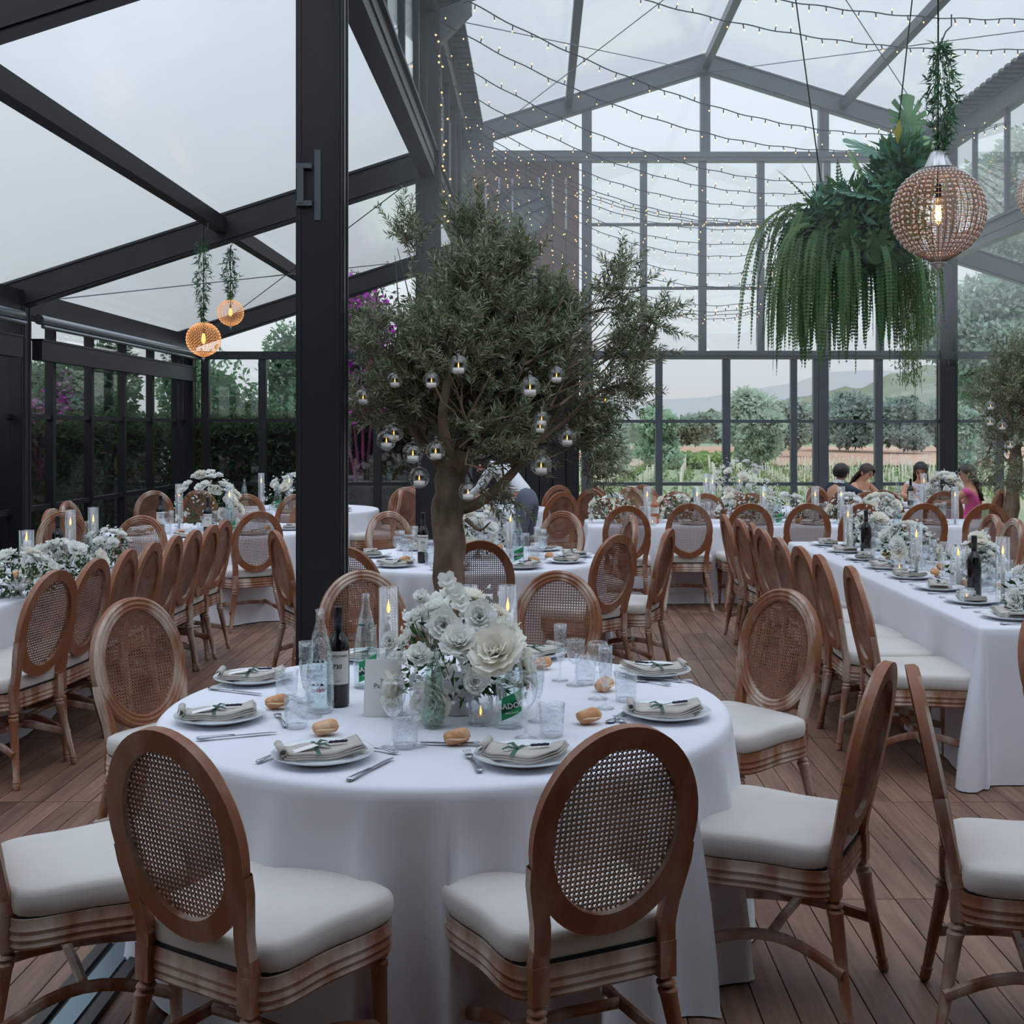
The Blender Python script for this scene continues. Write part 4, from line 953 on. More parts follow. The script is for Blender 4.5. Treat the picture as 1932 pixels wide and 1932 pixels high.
# napkin: folded linen slab with a rolled end, ribbon, sprig, card
def napkin_proto(flip=1, card=True):
    L, Wn = .225, .125; mb = MB()
    nu, nv = 18, 6
    def pt(u, v, k):
        x = (u-.5)*L; y = (v-.5)*Wn*(1-.22*abs(u-.5))
        z = .008+.0055*k+.022*max(0, (u-.62))**1.3*3+.004*sin(v*PI)*(1-.6*abs(u-.35)*2)+.014*max(0, .12-u)*4+.003*sin(u*9+v*5)
        return (x*flip, y+.012*sin(u*4), z)
    for k in range(3):
        vs = [pt(i/nu, j/nv, k) for i in range(nu+1) for j in range(nv+1)]; vs = vs+[(a, b_, c-.0045) for a, b_, c in vs]; o_ = (nu+1)*(nv+1); fs = []
        for i in range(nu):
            for j in range(nv): a = i*(nv+1)+j; fs += [(a, a+nv+1, a+nv+2, a+1), (o_+a, o_+a+1, o_+a+nv+2, o_+a+nv+1)]
        for i in range(nu):
            a = i*(nv+1); b_ = a+nv; fs += [(a, a+o_, a+o_+nv+1, a+nv+1), (b_, b_+nv+1, b_+o_+nv+1, b_+o_)]
        for j in range(nv): a = j; fs.append((a, a+1, a+1+o_, a+o_)); a = nu*(nv+1)+j; fs.append((a, a+o_, a+1+o_, a+1))
        sc_ = 1-.04*k
        mb.add([(a*sc_, b_*sc_, c) for a, b_, c in vs], fs)
    # rolled fold at the end
    rl = []
    for i in range(13): t = i/12*1.65*PI; rl.append((.013*cos(t), .0105*sin(t)))
    x0 = -L*.5*flip; vs = []
    for s_ in (-1, 1):
        for r_ in (1, .72):
            for a, b_ in rl: vs.append((x0-flip*a*r_*.9-.004*flip, s_*Wn*.40, .024+b_*r_+.006))
    m = 13; fs = []
    for i in range(12): fs += [(i, i+1, 2*m+i+1, 2*m+i), (m+i, 3*m+i, 3*m+i+1, m+i+1), (i, m+i, m+i+1, i+1), (2*m+i, 2*m+i+1, 3*m+i+1, 3*m+i)]
    mb.add(vs, fs)
    rb = MB(); n = 12
    vs = []
    for i in range(n+1):
        v = i/n; p = pt(.42, v*1.06-.03, 2); vs += [(p[0]-.006, p[1], p[2]+.0015), (p[0]+.006, p[1], p[2]+.0015)]
    rb.add(vs, [(2*i, 2*i+1, 2*i+3, 2*i+2) for i in range(n)])
    c = pt(.42, .5, 2)
    for sg in (-1, 1):
        rb.tube([(c[0], c[1], c[2]+.004), (c[0]+.02, c[1]+sg*.02, c[2]+.012), (c[0]+.036, c[1]+sg*.03, c[2]+.006)], [.005, .007, .004], 6, sq=(1, .35))
    sp = MB(); a = pt(.35, .55, 2); b_ = pt(.8, .42, 2)
    sp.tube([(a[0], a[1], a[2]+.006), ((a[0]+b_[0])/2, (a[1]+b_[1])/2, max(a[2], b_[2])+.006), (b_[0], b_[1], b_[2]+.008)], .0011, 5, mi=1)
    for i in range(9):
        f = .55+.05*i; x = a[0]+(b_[0]-a[0])*f; y = a[1]+(b_[1]-a[1])*f; z = a[2]+(b_[2]-a[2])*f+.009
        for q in range(4): sp.ball((x+.0028*cos(q*1.57+i), y+.0028*sin(q*1.57+i), z+.001*(q % 2)), .0034, 5, 4)
    parts = [('folded_cloth', mb, linen, 'all'), ('ribbon', rb, ribbon, False), ('lavender_sprig', sp, [lav, stem_m], False)]
    if card:
        cd = MB(); q = pt(.25, .3, 2); cd.M = Matrix.Translation((q[0], q[1], q[2]+.007))@Matrix.Rotation(.35*flip, 4, 'Z')@Matrix.Rotation(-.12, 4, 'Y'); cd.box(-.04, .04, -.014, .014, -.0006, .0006)
        parts.append(('name_card', cd, paper, False))
    return proto('napkin', 'napkin', parts)
NAP1 = napkin_proto(1, True); NAP2 = napkin_proto(-1, False)
# fork, knife, spoon (handle towards -Y)
def handle(mb, y0, y1):
    mb.tube([(0, y0, .006), (0, y0+.012, .006), (0, (y0+y1)/2, .008), (0, y1, .006)], [.006, .0095, .005, .0042], 8, sq=(1, .34))
    for s_ in (-1, 1): mb.ball((s_*.005, y0+.008, .0065), .0038, 6, 4)
mb = MB(); handle(mb, -.105, .03); mb.tube([(0, .028, .006), (0, .045, .006), (0, .058, .008)], [.004, .011, .0115], 8, sq=(1, .2))
for k in range(4): mb.tube([((k-1.5)*.0062, .055, .008), ((k-1.5)*.0064, .085, .011), ((k-1.5)*.0062, .103, .008)], [.0016, .0014, .0006], 5)
FORK = proto('fork', 'fork', [('fork_body', mb, cutl, 'all')])
mb = MB(); mb.tube([(0, -.115, .006), (0, -.10, .006), (0, -.06, .0075), (0, -.005, .0065)], [.0075, .0105, .0075, .0062], 10, sq=(1, .5)); bl = MB()
ky = [(-.005, -.0055, .0055), (.02, -.0075, .0065), (.07, -.0085, .006), (.10, -.007, .005), (.118, -.002, .004)]
bl.add([(a, y, z) for y, a0, a1 in ky for a, z in ((a0, .0045), (a1, .0045), (a1, .0065), (a0, .0055))], [(4*i+j, 4*i+(j+1) % 4, 4*i+4+(j+1) % 4, 4*i+4+j) for i in range(4) for j in range(4)]+[(3, 2, 1, 0), (16, 17, 18, 19)])
KNIFE = proto('knife', 'knife', [('knife_handle', mb, cutl, 'all'), ('blade', bl, cutl, False)])
mb = MB(); handle(mb, -.08, .02); mb.tube([(0, .018, .005), (0, .03, .004), (0, .048, .003), (0, .064, .005), (0, .07, .006)], [.004, .012, .0165, .012, .002], 10, sq=(1, .22)); SPOON = proto('spoon', 'spoon', [('spoon_body', mb, cutl, 'all')])
# glasses
facet = lambda n, a: (lambda t, i: 1+a*cos(n*t))
def inner(p, th): return [(max(r-th, .001), z+(.003 if k == 0 else 0)) for k, (r, z) in enumerate(p)][::-1]
out = [(.031, .0), (.034, .004), (.036, .03), (.0385, .07), (.040, .098)]
mb = MB().lathe(out+[(.0385, .098)]+[(r-.003, z) for r, z in out[::-1][1:-1]]+[(.028, .009), (.001, .009)], 32, wob=lambda t, i: 1+(.022*cos(16*t) if i < 3 else 0), cap1=False)
TUMBLER = proto('tumbler', 'glass', [('cut_glass_body', mb, crystal, 'all')])
def stemglass(bowl, stem_h, foot, name, material, wob=None):
    pr = [(foot, .0), (foot, .002), (foot*.35, .006), (.0045, .016), (.0038, stem_h*.5), (.0048, stem_h*.8), (.008, stem_h)]
    pr += [(r, stem_h+z) for r, z in bowl]; th = .0012
    pr += [(r-th, stem_h+z) for r, z in bowl[::-1]]+[(.001, stem_h+.008)]
    return MB().lathe(pr, 28, wob=wob, cap1=False)
WINE = proto('wine_glass', 'glass', [('goblet_body', stemglass([(.012, .004), (.026, .022), (.036, .05), (.038, .07), (.035, .095), (.032, .108)], .085, .034, 'w', glass), glass, 'all')])
GOBLET = proto('cut_goblet', 'glass', [('goblet_body', stemglass([(.014, .004), (.026, .018), (.0335, .045), (.034, .07), (.034, .088)], .075, .034, 'g', crystal, lambda t, i: 1+(.03*cos(14*t) if 7 <= i <= 9 else 0)), crystal, 'all')])
FLUTE = proto('champagne_flute', 'glass', [('flute_body', stemglass([(.010, .004), (.017, .02), (.021, .06), (.0225, .10), (.024, .135)], .07, .030, 'f', crystal, lambda t, i: 1+(.05*cos(12*t) if i >= 7 and i <= 10 else 0)), crystal, 'all')])
# bread roll
def bread_mb(k):
    rg = random.Random(k); mb = MB(); n, m = 16, 10; vs = []
    for i in range(m+1):
        ph = PI*i/m
        for j in range(n):
            t = 2*PI*j/n; c = cos(t); s_ = sin(t); e = .62
            x = .040*(abs(c)**e)*(1 if c > 0 else -1)*sin(ph)**.7; y = .028*(abs(s_)**e)*(1 if s_ > 0 else -1)*sin(ph)**.7; z = .023-.021*cos(ph)*(1 if ph < PI/2 else 1)
            vs.append((x*(1+.05*rg.uniform(-1, 1)), y*(1+.05*rg.uniform(-1, 1)), z+.004*sin(3*x/.04)))
    fs = [(i*n+j, i*n+(j+1) % n, (i+1)*n+(j+1) % n, (i+1)*n+j) for i in range(m) for j in range(n)]
    return mb.add(vs, fs)
split = MB().tube([(-.03, -.0295, .02), (-.012, -.031, .022), (.01, -.031, .021), (.03, -.0285, .023)], [.001, .0035, .004, .001], 6, sq=(1, .8))
BREAD = proto('bread_roll', 'bread', [('crust', bread_mb(1), bread_m, 'all'), ('split', split, crumb_m, True)])
# candle in a tall hurricane glass
def flame(mb0, mb1, x, y, z, s_=1.0, lean=0.0):
    mb0.lathe([(.0008, 0), (.0035, .004), (.0055, .012), (.0045, .022), (.002, .033), (.0003, .042)], 10, (x, y, z))
    mb1.lathe([(.0005, .003), (.0025, .009), (.0028, .016), (.0012, .026), (.0003, .031)], 8, (x, y, z))
    if s_ != 1:
        for mb in (mb0, mb1): mb.v = [((a-x)*s_+x, (b_-y)*s_+y, (c-z)*s_+z) for a, b_, c in mb.v]
def candle_proto(hc, hg, rg_=.036):
    g_ = MB().lathe([(rg_, 0), (rg_, .004), (rg_, hg), (rg_-.0025, hg), (rg_-.0025, .006), (.001, .006)], 32, cap1=False)
    c_ = MB().lathe([(.0115, .007), (.0105, hc-.004), (.008, hc), (.001, hc-.002)], 14, cap1=False)
    a, b_ = MB(), MB(); flame(a, b_, 0, 0, hc+.006, 1.15); w_ = MB().tube([(0, 0, hc-.003), (.0006, 0, hc+.012)], .0011, 5)
    return proto('candle_in_hurricane_glass', 'candle', [('hurricane_glass', g_, glass, 'all'), ('candle', c_, wax, 'all', [('wick', w_, wick_m, False)]), ('flame', a, flame_m, 'all', [('flame_core', b_, flame_c, 'all')])])
CANDLE = candle_proto(.25, .35); CANDLE_S = candle_proto(.18, .24, .045)
g_ = MB().lathe([(.033, 0), (.037, .006), (.038, .085), (.0355, .085), (.034, .01), (.001, .01)], 28, wob=lambda t, i: 1+.02*cos(20*t), cap1=False)
c_ = MB().lathe([(.019, .011), (.019, .026), (.001, .026)], 14, cap1=False); a, b_ = MB(), MB(); flame(a, b_, 0, 0, .028, .7)
TEA = proto('tealight_glass', 'candle', [('ribbed_glass', g_, crystal, 'all'), ('tealight', c_, wax, 'all'), ('flame', a, flame_m, 'all', [('flame_core', b_, flame_c, 'all')])])
# bottles
wineg = mat('black_green_bottle_glass', rgb(14, 15, 16), .08, 0, .6); label_m = mat('cream_label', rgb(216, 212, 206), .8); foil = mat('black_foil', rgb(18, 18, 20), .4)
ink = mat('black_ink', rgb(28, 28, 32), .7); redink = mat('red_ink', rgb(200, 60, 80), .6); greenl = mat('green_label', rgb(22, 140, 84), .6); dgreen = mat('dark_green_band', rgb(12, 60, 46), .6); whitei = mat('white_ink', rgb(232, 236, 234), .6); blueg = mat('teal_ink', rgb(40, 110, 96), .6)
def text_mesh(s_, size, m, R_=None, z=0, ang0=-PI/2, tilt=0, font=None):
    cu = bpy.data.curves.new('lettering', 'FONT'); cu.body = s_; cu.size = size; cu.align_x = 'CENTER'; cu.resolution_u = 2; cu.extrude = .00015; cu.offset = size*.012
    o = bpy.data.objects.new('lettering', cu); COL.objects.link(o); dg = bpy.context.evaluated_depsgraph_get(); me = bpy.data.meshes.new_from_object(o.evaluated_get(dg)); bpy.data.objects.remove(o)
    for v in me.vertices:
        x, y, zz = v.co; x, y = x*cos(tilt)-y*sin(tilt), x*sin(tilt)+y*cos(tilt)
        if R_: a = ang0+x/R_; v.co = ((R_+.0004+zz)*cos(a), (R_+.0004+zz)*sin(a), z+y)
        else: v.co = (x, -zz-.0004, z+y)
    me.materials.clear(); me.materials.append(m); return me
def wrap(R_, z0, z1, a0, a1, off=.0004, n=16, slant=0):
    vs = []
    for i in range(n+1):
        a = a0+(a1-a0)*i/n; s_ = slant*(i/n-.5)
        vs += [((R_+off)*cos(a), (R_+off)*sin(a), z0+s_), ((R_+off)*cos(a), (R_+off)*sin(a), z1+s_)]
    return MB().add(vs, [(2*i, 2*i+2, 2*i+3, 2*i+1) for i in range(n)])
D = -PI/2
body = MB().lathe([(.034, 0), (.0375, .006), (.0375, .19), (.036, .205), (.028, .225), (.017, .24), (.0145, .25), (.0145, .31), (.001, .31)], 32, cap1=False)
fo = MB().lathe([(.0152, .25), (.0152, .325), (.014, .33), (.001, .33)], 24, cap1=False)
WBOT = proto('wine_bottle', 'bottle', [('bottle_body', body, wineg, 'all'), ('capsule', fo, foil, 'all'),
    ('label', wrap(.0375, .075, .185, D-1.15, D+1.15), label_m, True, [('lettering', text_mesh('MONTE STARO', .0105, ink, .0382, .165), None, 0), ('lettering', text_mesh('730', .02, ink, .0382, .128), None, 0), ('lettering', text_mesh('~~~', .01, ink, .0382, .084), None, 0)])])
def wbottle(which):
    pr = [(.040, 0), (.044, .006), (.045, .05), (.043, .13), (.037, .19), (.026, .25), (.017, .28), (.0145, .30), (.014, .325), (.016, .327), (.016, .333)]
    ww = lambda t, i: 1+(.018*cos(20*t) if 1 < i < 6 and which == 'ribbed' else 0)
    b_ = MB().lathe(pr+[(.0125, .333), (.012, .30), (.0245, .25), (.0355, .19), (.0415, .13), (.0425, .05), (.04, .01), (.001, .01)], 40, wob=ww, cap1=False)
    wt = MB().lathe([(.001, .012), (.0395, .012), (.042, .05), (.041, .13), (.035, .19), (.025, .245), (.001, .245)], 32, cap0=False, cap1=False)
    water = glassy('still_water', (.93, .975, .97), 1.33, .02)
    if which == 'green':
        subs = [('label_band', wrap(.046, .062, .085, D-.75, D+.75, .0006, slant=.03), dgreen, True), ('lettering', text_mesh('BADOIT', .024, whitei, .0475, .066, tilt=.14), None, 0), ('label_band', wrap(.0458, .046, .060, D-.75, D+.75, .0006, slant=.03), greenl, True), ('lettering', text_mesh('FINES BULLES', .007, whitei, .0475, .050, tilt=.14), None, 0)]
        return proto('water_bottle', 'bottle', [('bottle_body', b_, glass, 'all'), ('water', wt, water, 'all'), ('label', wrap(.0455, .04, .11, D-.75, D+.75, slant=.03), greenl, True, subs),
            ('neck_print', wrap(.0300, .222, .229, D-1.1, D-.3, .002), blueg, True, []), ('neck_ring', MB().add([(.0345*cos(D+.35+.30*cos(q)*r_), .0345*sin(D+.35+.30*cos(q)*r_), .222+.0095*sin(q)*r_) for r_ in (1, .74) for q in [2*PI*i/20 for i in range(20)]], [(i, (i+1) % 20, 20+(i+1) % 20, 20+i) for i in range(20)]), blueg, False)])
    subs = []
    mt = MB(); 
    for dx in (-.014, 0, .015): mt.add([(.0395*cos(D+(dx-.007)/.04), .0395*sin(D+(dx-.007)/.04), .165), (.0395*cos(D+(dx+.007)/.04), .0395*sin(D+(dx+.007)/.04), .165), (.039*cos(D+dx/.04), .039*sin(D+dx/.04), .176)], [(0, 1, 2)])
    mt2 = MB()
    for dx in (-.012, 0, .012): mt2.add([(.0452*cos(D+(dx-.006)/.04), .0452*sin(D+(dx-.006)/.04), .092), (.0452*cos(D+(dx+.006)/.04), .0452*sin(D+(dx+.006)/.04), .092), (.0449*cos(D+dx/.04), .0449*sin(D+dx/.04), .101)], [(0, 1, 2)])
    mt.v += mt2.v; mt.f += [tuple(i+9 for i in f) for f in mt2.f]; mt.m += mt2.m
    return proto('water_bottle', 'bottle', [('bottle_body', b_, crystal, 'all'), ('water', wt, water, 'all'), ('mountain_print', mt, ink, False, [], 'stuff'), ('lettering', text_mesh('evian', .022, redink, .0462, .072), None, 0)])
BOTG = wbottle('green'); BOTR = wbottle('ribbed')
# flowers
petal_m = mat('white_petal', rgb(251, 251, 248), .7, 0, .2, trans=.35, noise=(9, rgb(244, 246, 238), .45, .7)); cream_p = mat('cream_petal', rgb(250, 247, 236), .7, 0, .2, trans=.35)
flf = mat('bouquet_leaf', rgb(70, 104, 56), .6, 0, .35, noise=(12, rgb(46, 78, 40), .4, .65), trans=.2); flf2 = mat('dark_bouquet_leaf', rgb(40, 66, 36), .6, trans=.15)
def bloom_mb(R_, rings, seed, ruffle=.15, up=.5):
    rg = random.Random(seed); mb = MB()
    for k, (n, tilt, sz) in enumerate(rings):
        for i in range(n):
            a = 2*PI*(i+.5*(k % 2)+rg.uniform(-.15, .15))/n; L = R_*sz*rg.uniform(.9, 1.1); w_ = L*.95; el = tilt+rg.uniform(-.12, .12); vs = []
            for u in range(4):
                f = u/3; rr = L*f; cur = el+f*.5*up
                cx_, cz_ = rr*cos(el), rr*sin(cur)*1.0
                for v in range(4):
                    g = (v/3-.5); ww = w_*sin(PI*min(.95, .2+f*.62))*g; z = cz_-.25*abs(g)*L*.4+rg.uniform(-1, 1)*ruffle*L*f*.3
                    vs.append((cx_*cos(a)-ww*sin(a), cx_*sin(a)+ww*cos(a), z))
            mb.add(vs, [(u*4+v, (u+1)*4+v, (u+1)*4+v+1, u*4+v+1) for u in range(3) for v in range(3)])
    return mb
BL = [bloom_mb(.055, [(9, .1, 1), (9, .35, .95), (8, .65, .85), (8, .95, .75), (6, 1.2, .6), (5, 1.45, .45)], 1, .5).mesh('bloom', petal_m, 'all'),
      bloom_mb(.042, [(9, .1, 1), (9, .45, .95), (8, .8, .85), (7, 1.1, .75), (5, 1.4, .6)], 2, .6).mesh('bloom', petal_m, 'all'),
      bloom_mb(.065, [(8, .0, 1.0), (8, .25, 1.0), (7, .5, .92), (7, .8, .8), (6, 1.1, .65), (5, 1.35, .5)], 3, .45).mesh('bloom', cream_p, 'all'),
      bloom_mb(.024, [(5, .25, 1), (4, .8, .8)], 4, .3).mesh('bloom', petal_m, 'all')]
def flowers(name, label, loc, w, h, nb, seed, bowl=(.062, .11), leafn=160, group='centrepieces', small=.5, airy=0, rz=0, zoff=0):
    rg = random.Random(seed); t = thing(name, label, 'flowers', loc, rz, group)
    rb, hb = bowl
    if rb > 0:
        ob('bowl', MB().lathe([(rb*.62, 0), (rb*.6, .005), (rb*.35, .02), (rb*.35, .032), (rb*.9, .05), (rb*1.05, hb), (rb*.98, hb), (rb*.8, .055), (.001, .05)], 24, cap1=False), mat('matt_white_bowl', rgb(205, 206, 210), .6), t, smooth='all')
    pts = []
    for k in range(nb):
        for _ in range(30):
            a = rg.uniform(0, 2*PI); e = rg.uniform(-.25, 1.45); q = Vector((cos(a)*cos(e)*w/2, sin(a)*cos(e)*w/2*.8, sin(e)*h))
            if all((q-p).length > .045 for p, _ in pts): break
        pts.append((q, k))
    for q, k in pts:
        me = BL[3] if rg.random() < small else BL[rg.choice((0, 1, 1, 2))]
        d = Vector((q.x, q.y, q.z+.03)).normalized(); rot = d.to_track_quat('Z', 'Y').to_euler()
        o = link('bloom', me, t, (q.x, q.y, hb+q.z+zoff), rot); s_ = rg.uniform(.75, 1.1); o.scale = (s_,)*3
    n = leafn; rr = np.random.default_rng(seed); d = unit(rr.normal(size=(n, 3))*[1, .9, .7]+[0, 0, .1]); rad = rr.uniform(.45, 1.15, n)[:, None]
    p = d*rad*np.array([w/2, w/2*.8, h])*.9+np.array([0, 0, hb+zoff]); p[:, 2] = np.maximum(p[:, 2], hb*.7)
    V_, F_ = leafset(p, unit(d+rr.normal(size=(n, 3))*.6), rr.uniform(.025, .055, n), .018)
    link('greenery', npmesh('greenery', V_, F_, [flf, flf2], mi=rr.integers(0, 2, n)), t, kind='stuff')
    m = 90+airy; d = unit(rr.normal(size=(m, 3))*[1, .9, .6]+[0, 0, .5]); p = d*rr.uniform(.7, 1.25, m)[:, None]*np.array([w/2, w/2*.8, h])+np.array([0, 0, hb+zoff])
    V_, F_ = leafset(np.repeat(p, 5, 0), unit(rr.normal(size=(m*5, 3))+np.repeat(d, 5, 0)*.6), .014, .011)
    link('small_florets', npmesh('small_florets', V_, F_, petal_m), t, kind='stuff')
    st = MB()
    for q, k in pts[::2]: st.tube([(q.x*.15, q.y*.15, hb*.6), (q.x*.7, q.y*.7, hb+q.z*.55+zoff), (q.x*.95, q.y*.95, hb+q.z*.95+zoff)], .0016, 5)
    ob('stems', st, stem_m, t, kind='stuff')
    return t
# ---------------------------------------------------------------- the front table, item by item
Z1 = TZ+.001
def P1(px, py, z=Z1): v = on(px, py, z); return (v.x, v.y, z)
def to1(p, c=T1): return math.atan2(c[1]-p[1], c[0]-p[0])-PI/2
G = 'place settings on the front table'
for i, (px, py, nr, np_, lb) in enumerate([(609, 1421, .35, NAP1, 'before the left foreground chair'), (990, 1424, 2.9, NAP2, 'before the right foreground chair'), (415, 1349, .25, NAP1, 'nearest the left edge of the front table'), (478, 1277, .1, NAP1, 'at the back left of the front table'),
        (1258, 1342, 3.1, NAP2, 'before the edge-on chair at the right of the front table'), (1232, 1264, 3.3, NAP1, 'at the back right of the front table'), (1003, 1232, .6, NAP2, 'at the back of the front table behind the flowers'), (700, 1236, .2, NAP1, 'at the back of the front table behind the bottles')]):
    p = P1(px, py, TZ+.016); p = (p[0], p[1], TZ+.0005); PLATE.put(p, i*.7, 'white dinner plate '+lb, 'plate', G)
    np_.put((p[0], p[1], TZ+.010), nr, 'linen napkin, '+lb, 'napkin', G)
KN = [(745, 1428, 652, 1475, 'near the front rim, pointing away to the right'), (528, 1381, 362, 1395, 'below the leftmost plate'), (503, 1311, 385, 1297, 'below the back left plate')]
def lay(PR, a, b_, lab, cat, g=G):     # a = tip, b_ = handle end, in the photograph on the cloth
    A = on(a[0], a[1], TZ+.005); B_ = on(b_[0], b_[1], TZ+.005); m = (A+B_)/2; PR.put((m.x, m.y, TZ+.0006), math.atan2((A-B_).y, (A-B_).x)-PI/2, lab, cat, g)
for a, b_, c, d, lb in KN: lay(KNIFE, (a, b_), (c, d), 'silver knife on the front table '+lb, 'knife')
lay(KNIFE, (832, 1402), (925, 1412) if False else (905, 1404), 'silver knife half under the plate before the right foreground chair', 'knife')
for a, b_, lb in (((872, 1408), (914, 1466), 'silver fork beside the plate before the right foreground chair'), ((575, 1400), (476, 1442), 'silver fork left of the plate before the left foreground chair'), ((1300, 1286), (1215, 1280), 'silver fork under the back right plate'), ((1160, 1352), (1205, 1382), 'silver fork beside the plate by the edge-on chair'), ((519, 1342), (540, 1372), 'fork handle beside the tumbler by the leftmost bread roll')): lay(FORK, a, b_, lb, 'fork')
for a, b_, lb in (((680, 1408), (736, 1418), 'dessert spoon above the plate before the left foreground chair'), ((1148, 1362), (1178, 1345), 'dessert spoon beside the bread roll near the edge-on chair'), ((1212, 1284), (1245, 1289), 'dessert spoon below the back right plate')): lay(SPOON, a, b_, lb, 'spoon')
for px, py, rz, lb in ((862, 1404, 0, 'split bread roll at the front, before the round bud vase'), (1111, 1364, .3, 'bread roll left of the plate by the edge-on chair'), (1140, 1303, 1, 'bread roll behind the tall flute at the right'), (614, 1386, .2, 'torn bread roll behind the plate of the left foreground chair'), (523, 1336, 0, 'bread roll beside the leftmost tumbler'), (1022, 1262, 0, 'bread roll half hidden behind the water bottle')):
    BREAD.put(P1(px, py), rz, lb, 'bread', 'bread rolls on the front table')
WBOT.put(P1(638, 1330), .1, 'red wine bottle with a cream label on the front table', 'bottle')
BOTR.put(P1(604, 1342), 0, 'ribbed water bottle left of the red wine bottle', 'bottle'); BOTG.put(P1(962, 1370), .18, 'green-labelled water bottle right of the flowers on the front table', 'bottle'); BOTG.put(P1(690, 1296), .35, 'green-labelled water bottle behind the white menu card', 'bottle')
CANDLE.put(P1(733, 1291), 0, 'tall candle in a glass tube left of the front flowers', 'candle'); CANDLE.put(P1(958, 1285), 0, 'tall candle in a glass tube behind the water bottle, right of the front flowers', 'candle'); CANDLE.put(P1(885, 1258), 0, 'glass tube candle behind the front flowers', 'candle', scale=(1, 1, .9))
TEA.put(P1(907, 1366), 0, 'tealight in a ribbed glass between bud vase and water bottle', 'candle')
GG = 'glasses on the front table'
for PR, px, py, lb in ((WINE, 741, 1408, 'large wine glass in front of the menu card'), (FLUTE, 787, 1406, 'fluted champagne glass in front of the bud vase'), (TUMBLER, 764, 1409, 'cut tumbler between the two front stem glasses'), (TUMBLER, 541, 1318, 'cut tumbler behind the leftmost bread roll'), (TUMBLER, 560, 1372, 'cut tumbler before the ribbed water bottle'),
        (GOBLET, 588, 1352, 'cut goblet before the ribbed water bottle'), (FLUTE, 577, 1325, 'flute behind the ribbed water bottle'), (FLUTE, 1057, 1283, 'flute at the back right before the cane chair'), (GOBLET, 1086, 1292, 'goblet of water right of the back flute'), (FLUTE, 1142, 1336, 'flute standing before the right bread roll'),
        (WINE, 1128, 1318, 'wine glass beside the flute at the right'), (TUMBLER, 1181, 1322, 'cut tumbler left of the back right plate'), (TUMBLER, 1105, 1290, 'low tumbler behind the right bread roll'), (TUMBLER, 1041, 1388, 'clear tumbler before the right foreground chair'), (WINE, 992, 1392, 'wine glass overlapping the green bottle label'), (FLUTE, 1014, 1360, 'flute right of the green-labelled bottle'), (TUMBLER, 600, 1300, 'tumbler behind the ribbed bottle')):
    PR.put(P1(px, py), random.uniform(0, 6), lb, 'glass', GG)
# menu card on an easel fold
p = P1(722, 1352); mc = thing('menu_card', 'white table card with faint script standing before the bottles', 'card', p, .05)
ob('card_front', MB().add([(-.062, 0, 0), (.062, 0, 0), (.058, .03, .178), (-.058, .03, .178), (-.062, .001, 0), (.062, .001, 0), (.058, .031, .178), (-.058, .031, .178)], [(0, 1, 2, 3), (7, 6, 5, 4), (0, 3, 7, 4), (1, 5, 6, 2), (3, 2, 6, 7), (0, 4, 5, 1)]), paper, mc)
ob('card_back', MB().add([(-.058, .031, .178), (.058, .031, .178), (.06, .065, 0), (-.06, .065, 0)], [(0, 1, 2, 3)]), paper, mc)
tm = text_mesh('Parade', .022, mat('grey_ink', rgb(140, 138, 142), .8)); tm2 = text_mesh('The', .013, MATS['grey_ink'])
for me, z in ((tm, .088), (tm2, .108)):
    for v in me.vertices: v.co = (v.co.x+.05*v.co.z*0+.3*(v.co.z)*0, v.co.y+.03*(v.co.z+z)/.178-.0005, v.co.z+z)
    link('lettering', me, mc)
# bud vase
p = P1(818, 1371); bv = thing('bud_vase', 'slim diamond-cut glass bud vase with green stems before the white bowl', 'vase', p, 0)
ob('vase_body', MB().lathe([(.030, 0), (.034, .008), (.035, .05), (.028, .12), (.022, .18), (.021, .225), (.0195, .225), (.02, .18), (.026, .12), (.033, .05), (.03, .012), (.001, .012)], 32, wob=lambda t, i: 1+.02*cos(10*t+i*1.2), cap1=False), glassy('green_tinted_crystal', (.88, .95, .92), 1.55, .1, bump=(70, 1.0)), bv, smooth='all')
mb = MB(); rg = random.Random(4)
for k in range(7): a = rg.uniform(0, 6); mb.tube([(.012*cos(a), .012*sin(a), .015), (-.008*cos(a), .008*sin(a), .15), (.03*cos(a+1), .03*sin(a+1), .25), (.06*cos(a+1), .05*sin(a+1), .29+.02*(k % 4))], .0017, 5)
ob('stems', mb, stem_m, bv, kind='stuff')
ob('water', MB().lathe([(.001, .013), (.031, .013), (.032, .05), (.025, .12), (.001, .12)], 20, cap0=False, cap1=False), glassy('still_water', (1, 1, 1)), bv, smooth='all')
FA = flowers('flower_arrangement', 'large white bouquet of peonies and carnations in a footed bowl on the front table', P1(865, 1345), .40, .25, 34, 11, bowl=(.07, .12), leafn=330, group=None, small=.38, airy=130)
for (px, py, Yd, k, s_) in ((845, 1095, 3.7, 3, 1.3), (838, 1180, 3.62, 1, 1.25), (868, 1215, 3.55, 0, 1.1), (935, 1235, 3.52, 2, 1.25), (905, 1165, 3.65, 1, 1.2), (862, 1120, 3.7, 3, 1.4), (870, 1140, 3.68, 3, 1.4), (795, 1130, 3.75, 1, .7), (790, 1240, 3.6, 1, 1.0), (735, 1210, 3.7, 1, .7)):
    q = at(px, py, Yd); o = link('bloom', BL[k], FA, q-Vector(P1(865, 1345)), (R(55+random.uniform(-25, 25)), random.uniform(-.4, .4), 0)); o.scale = (s_,)*3
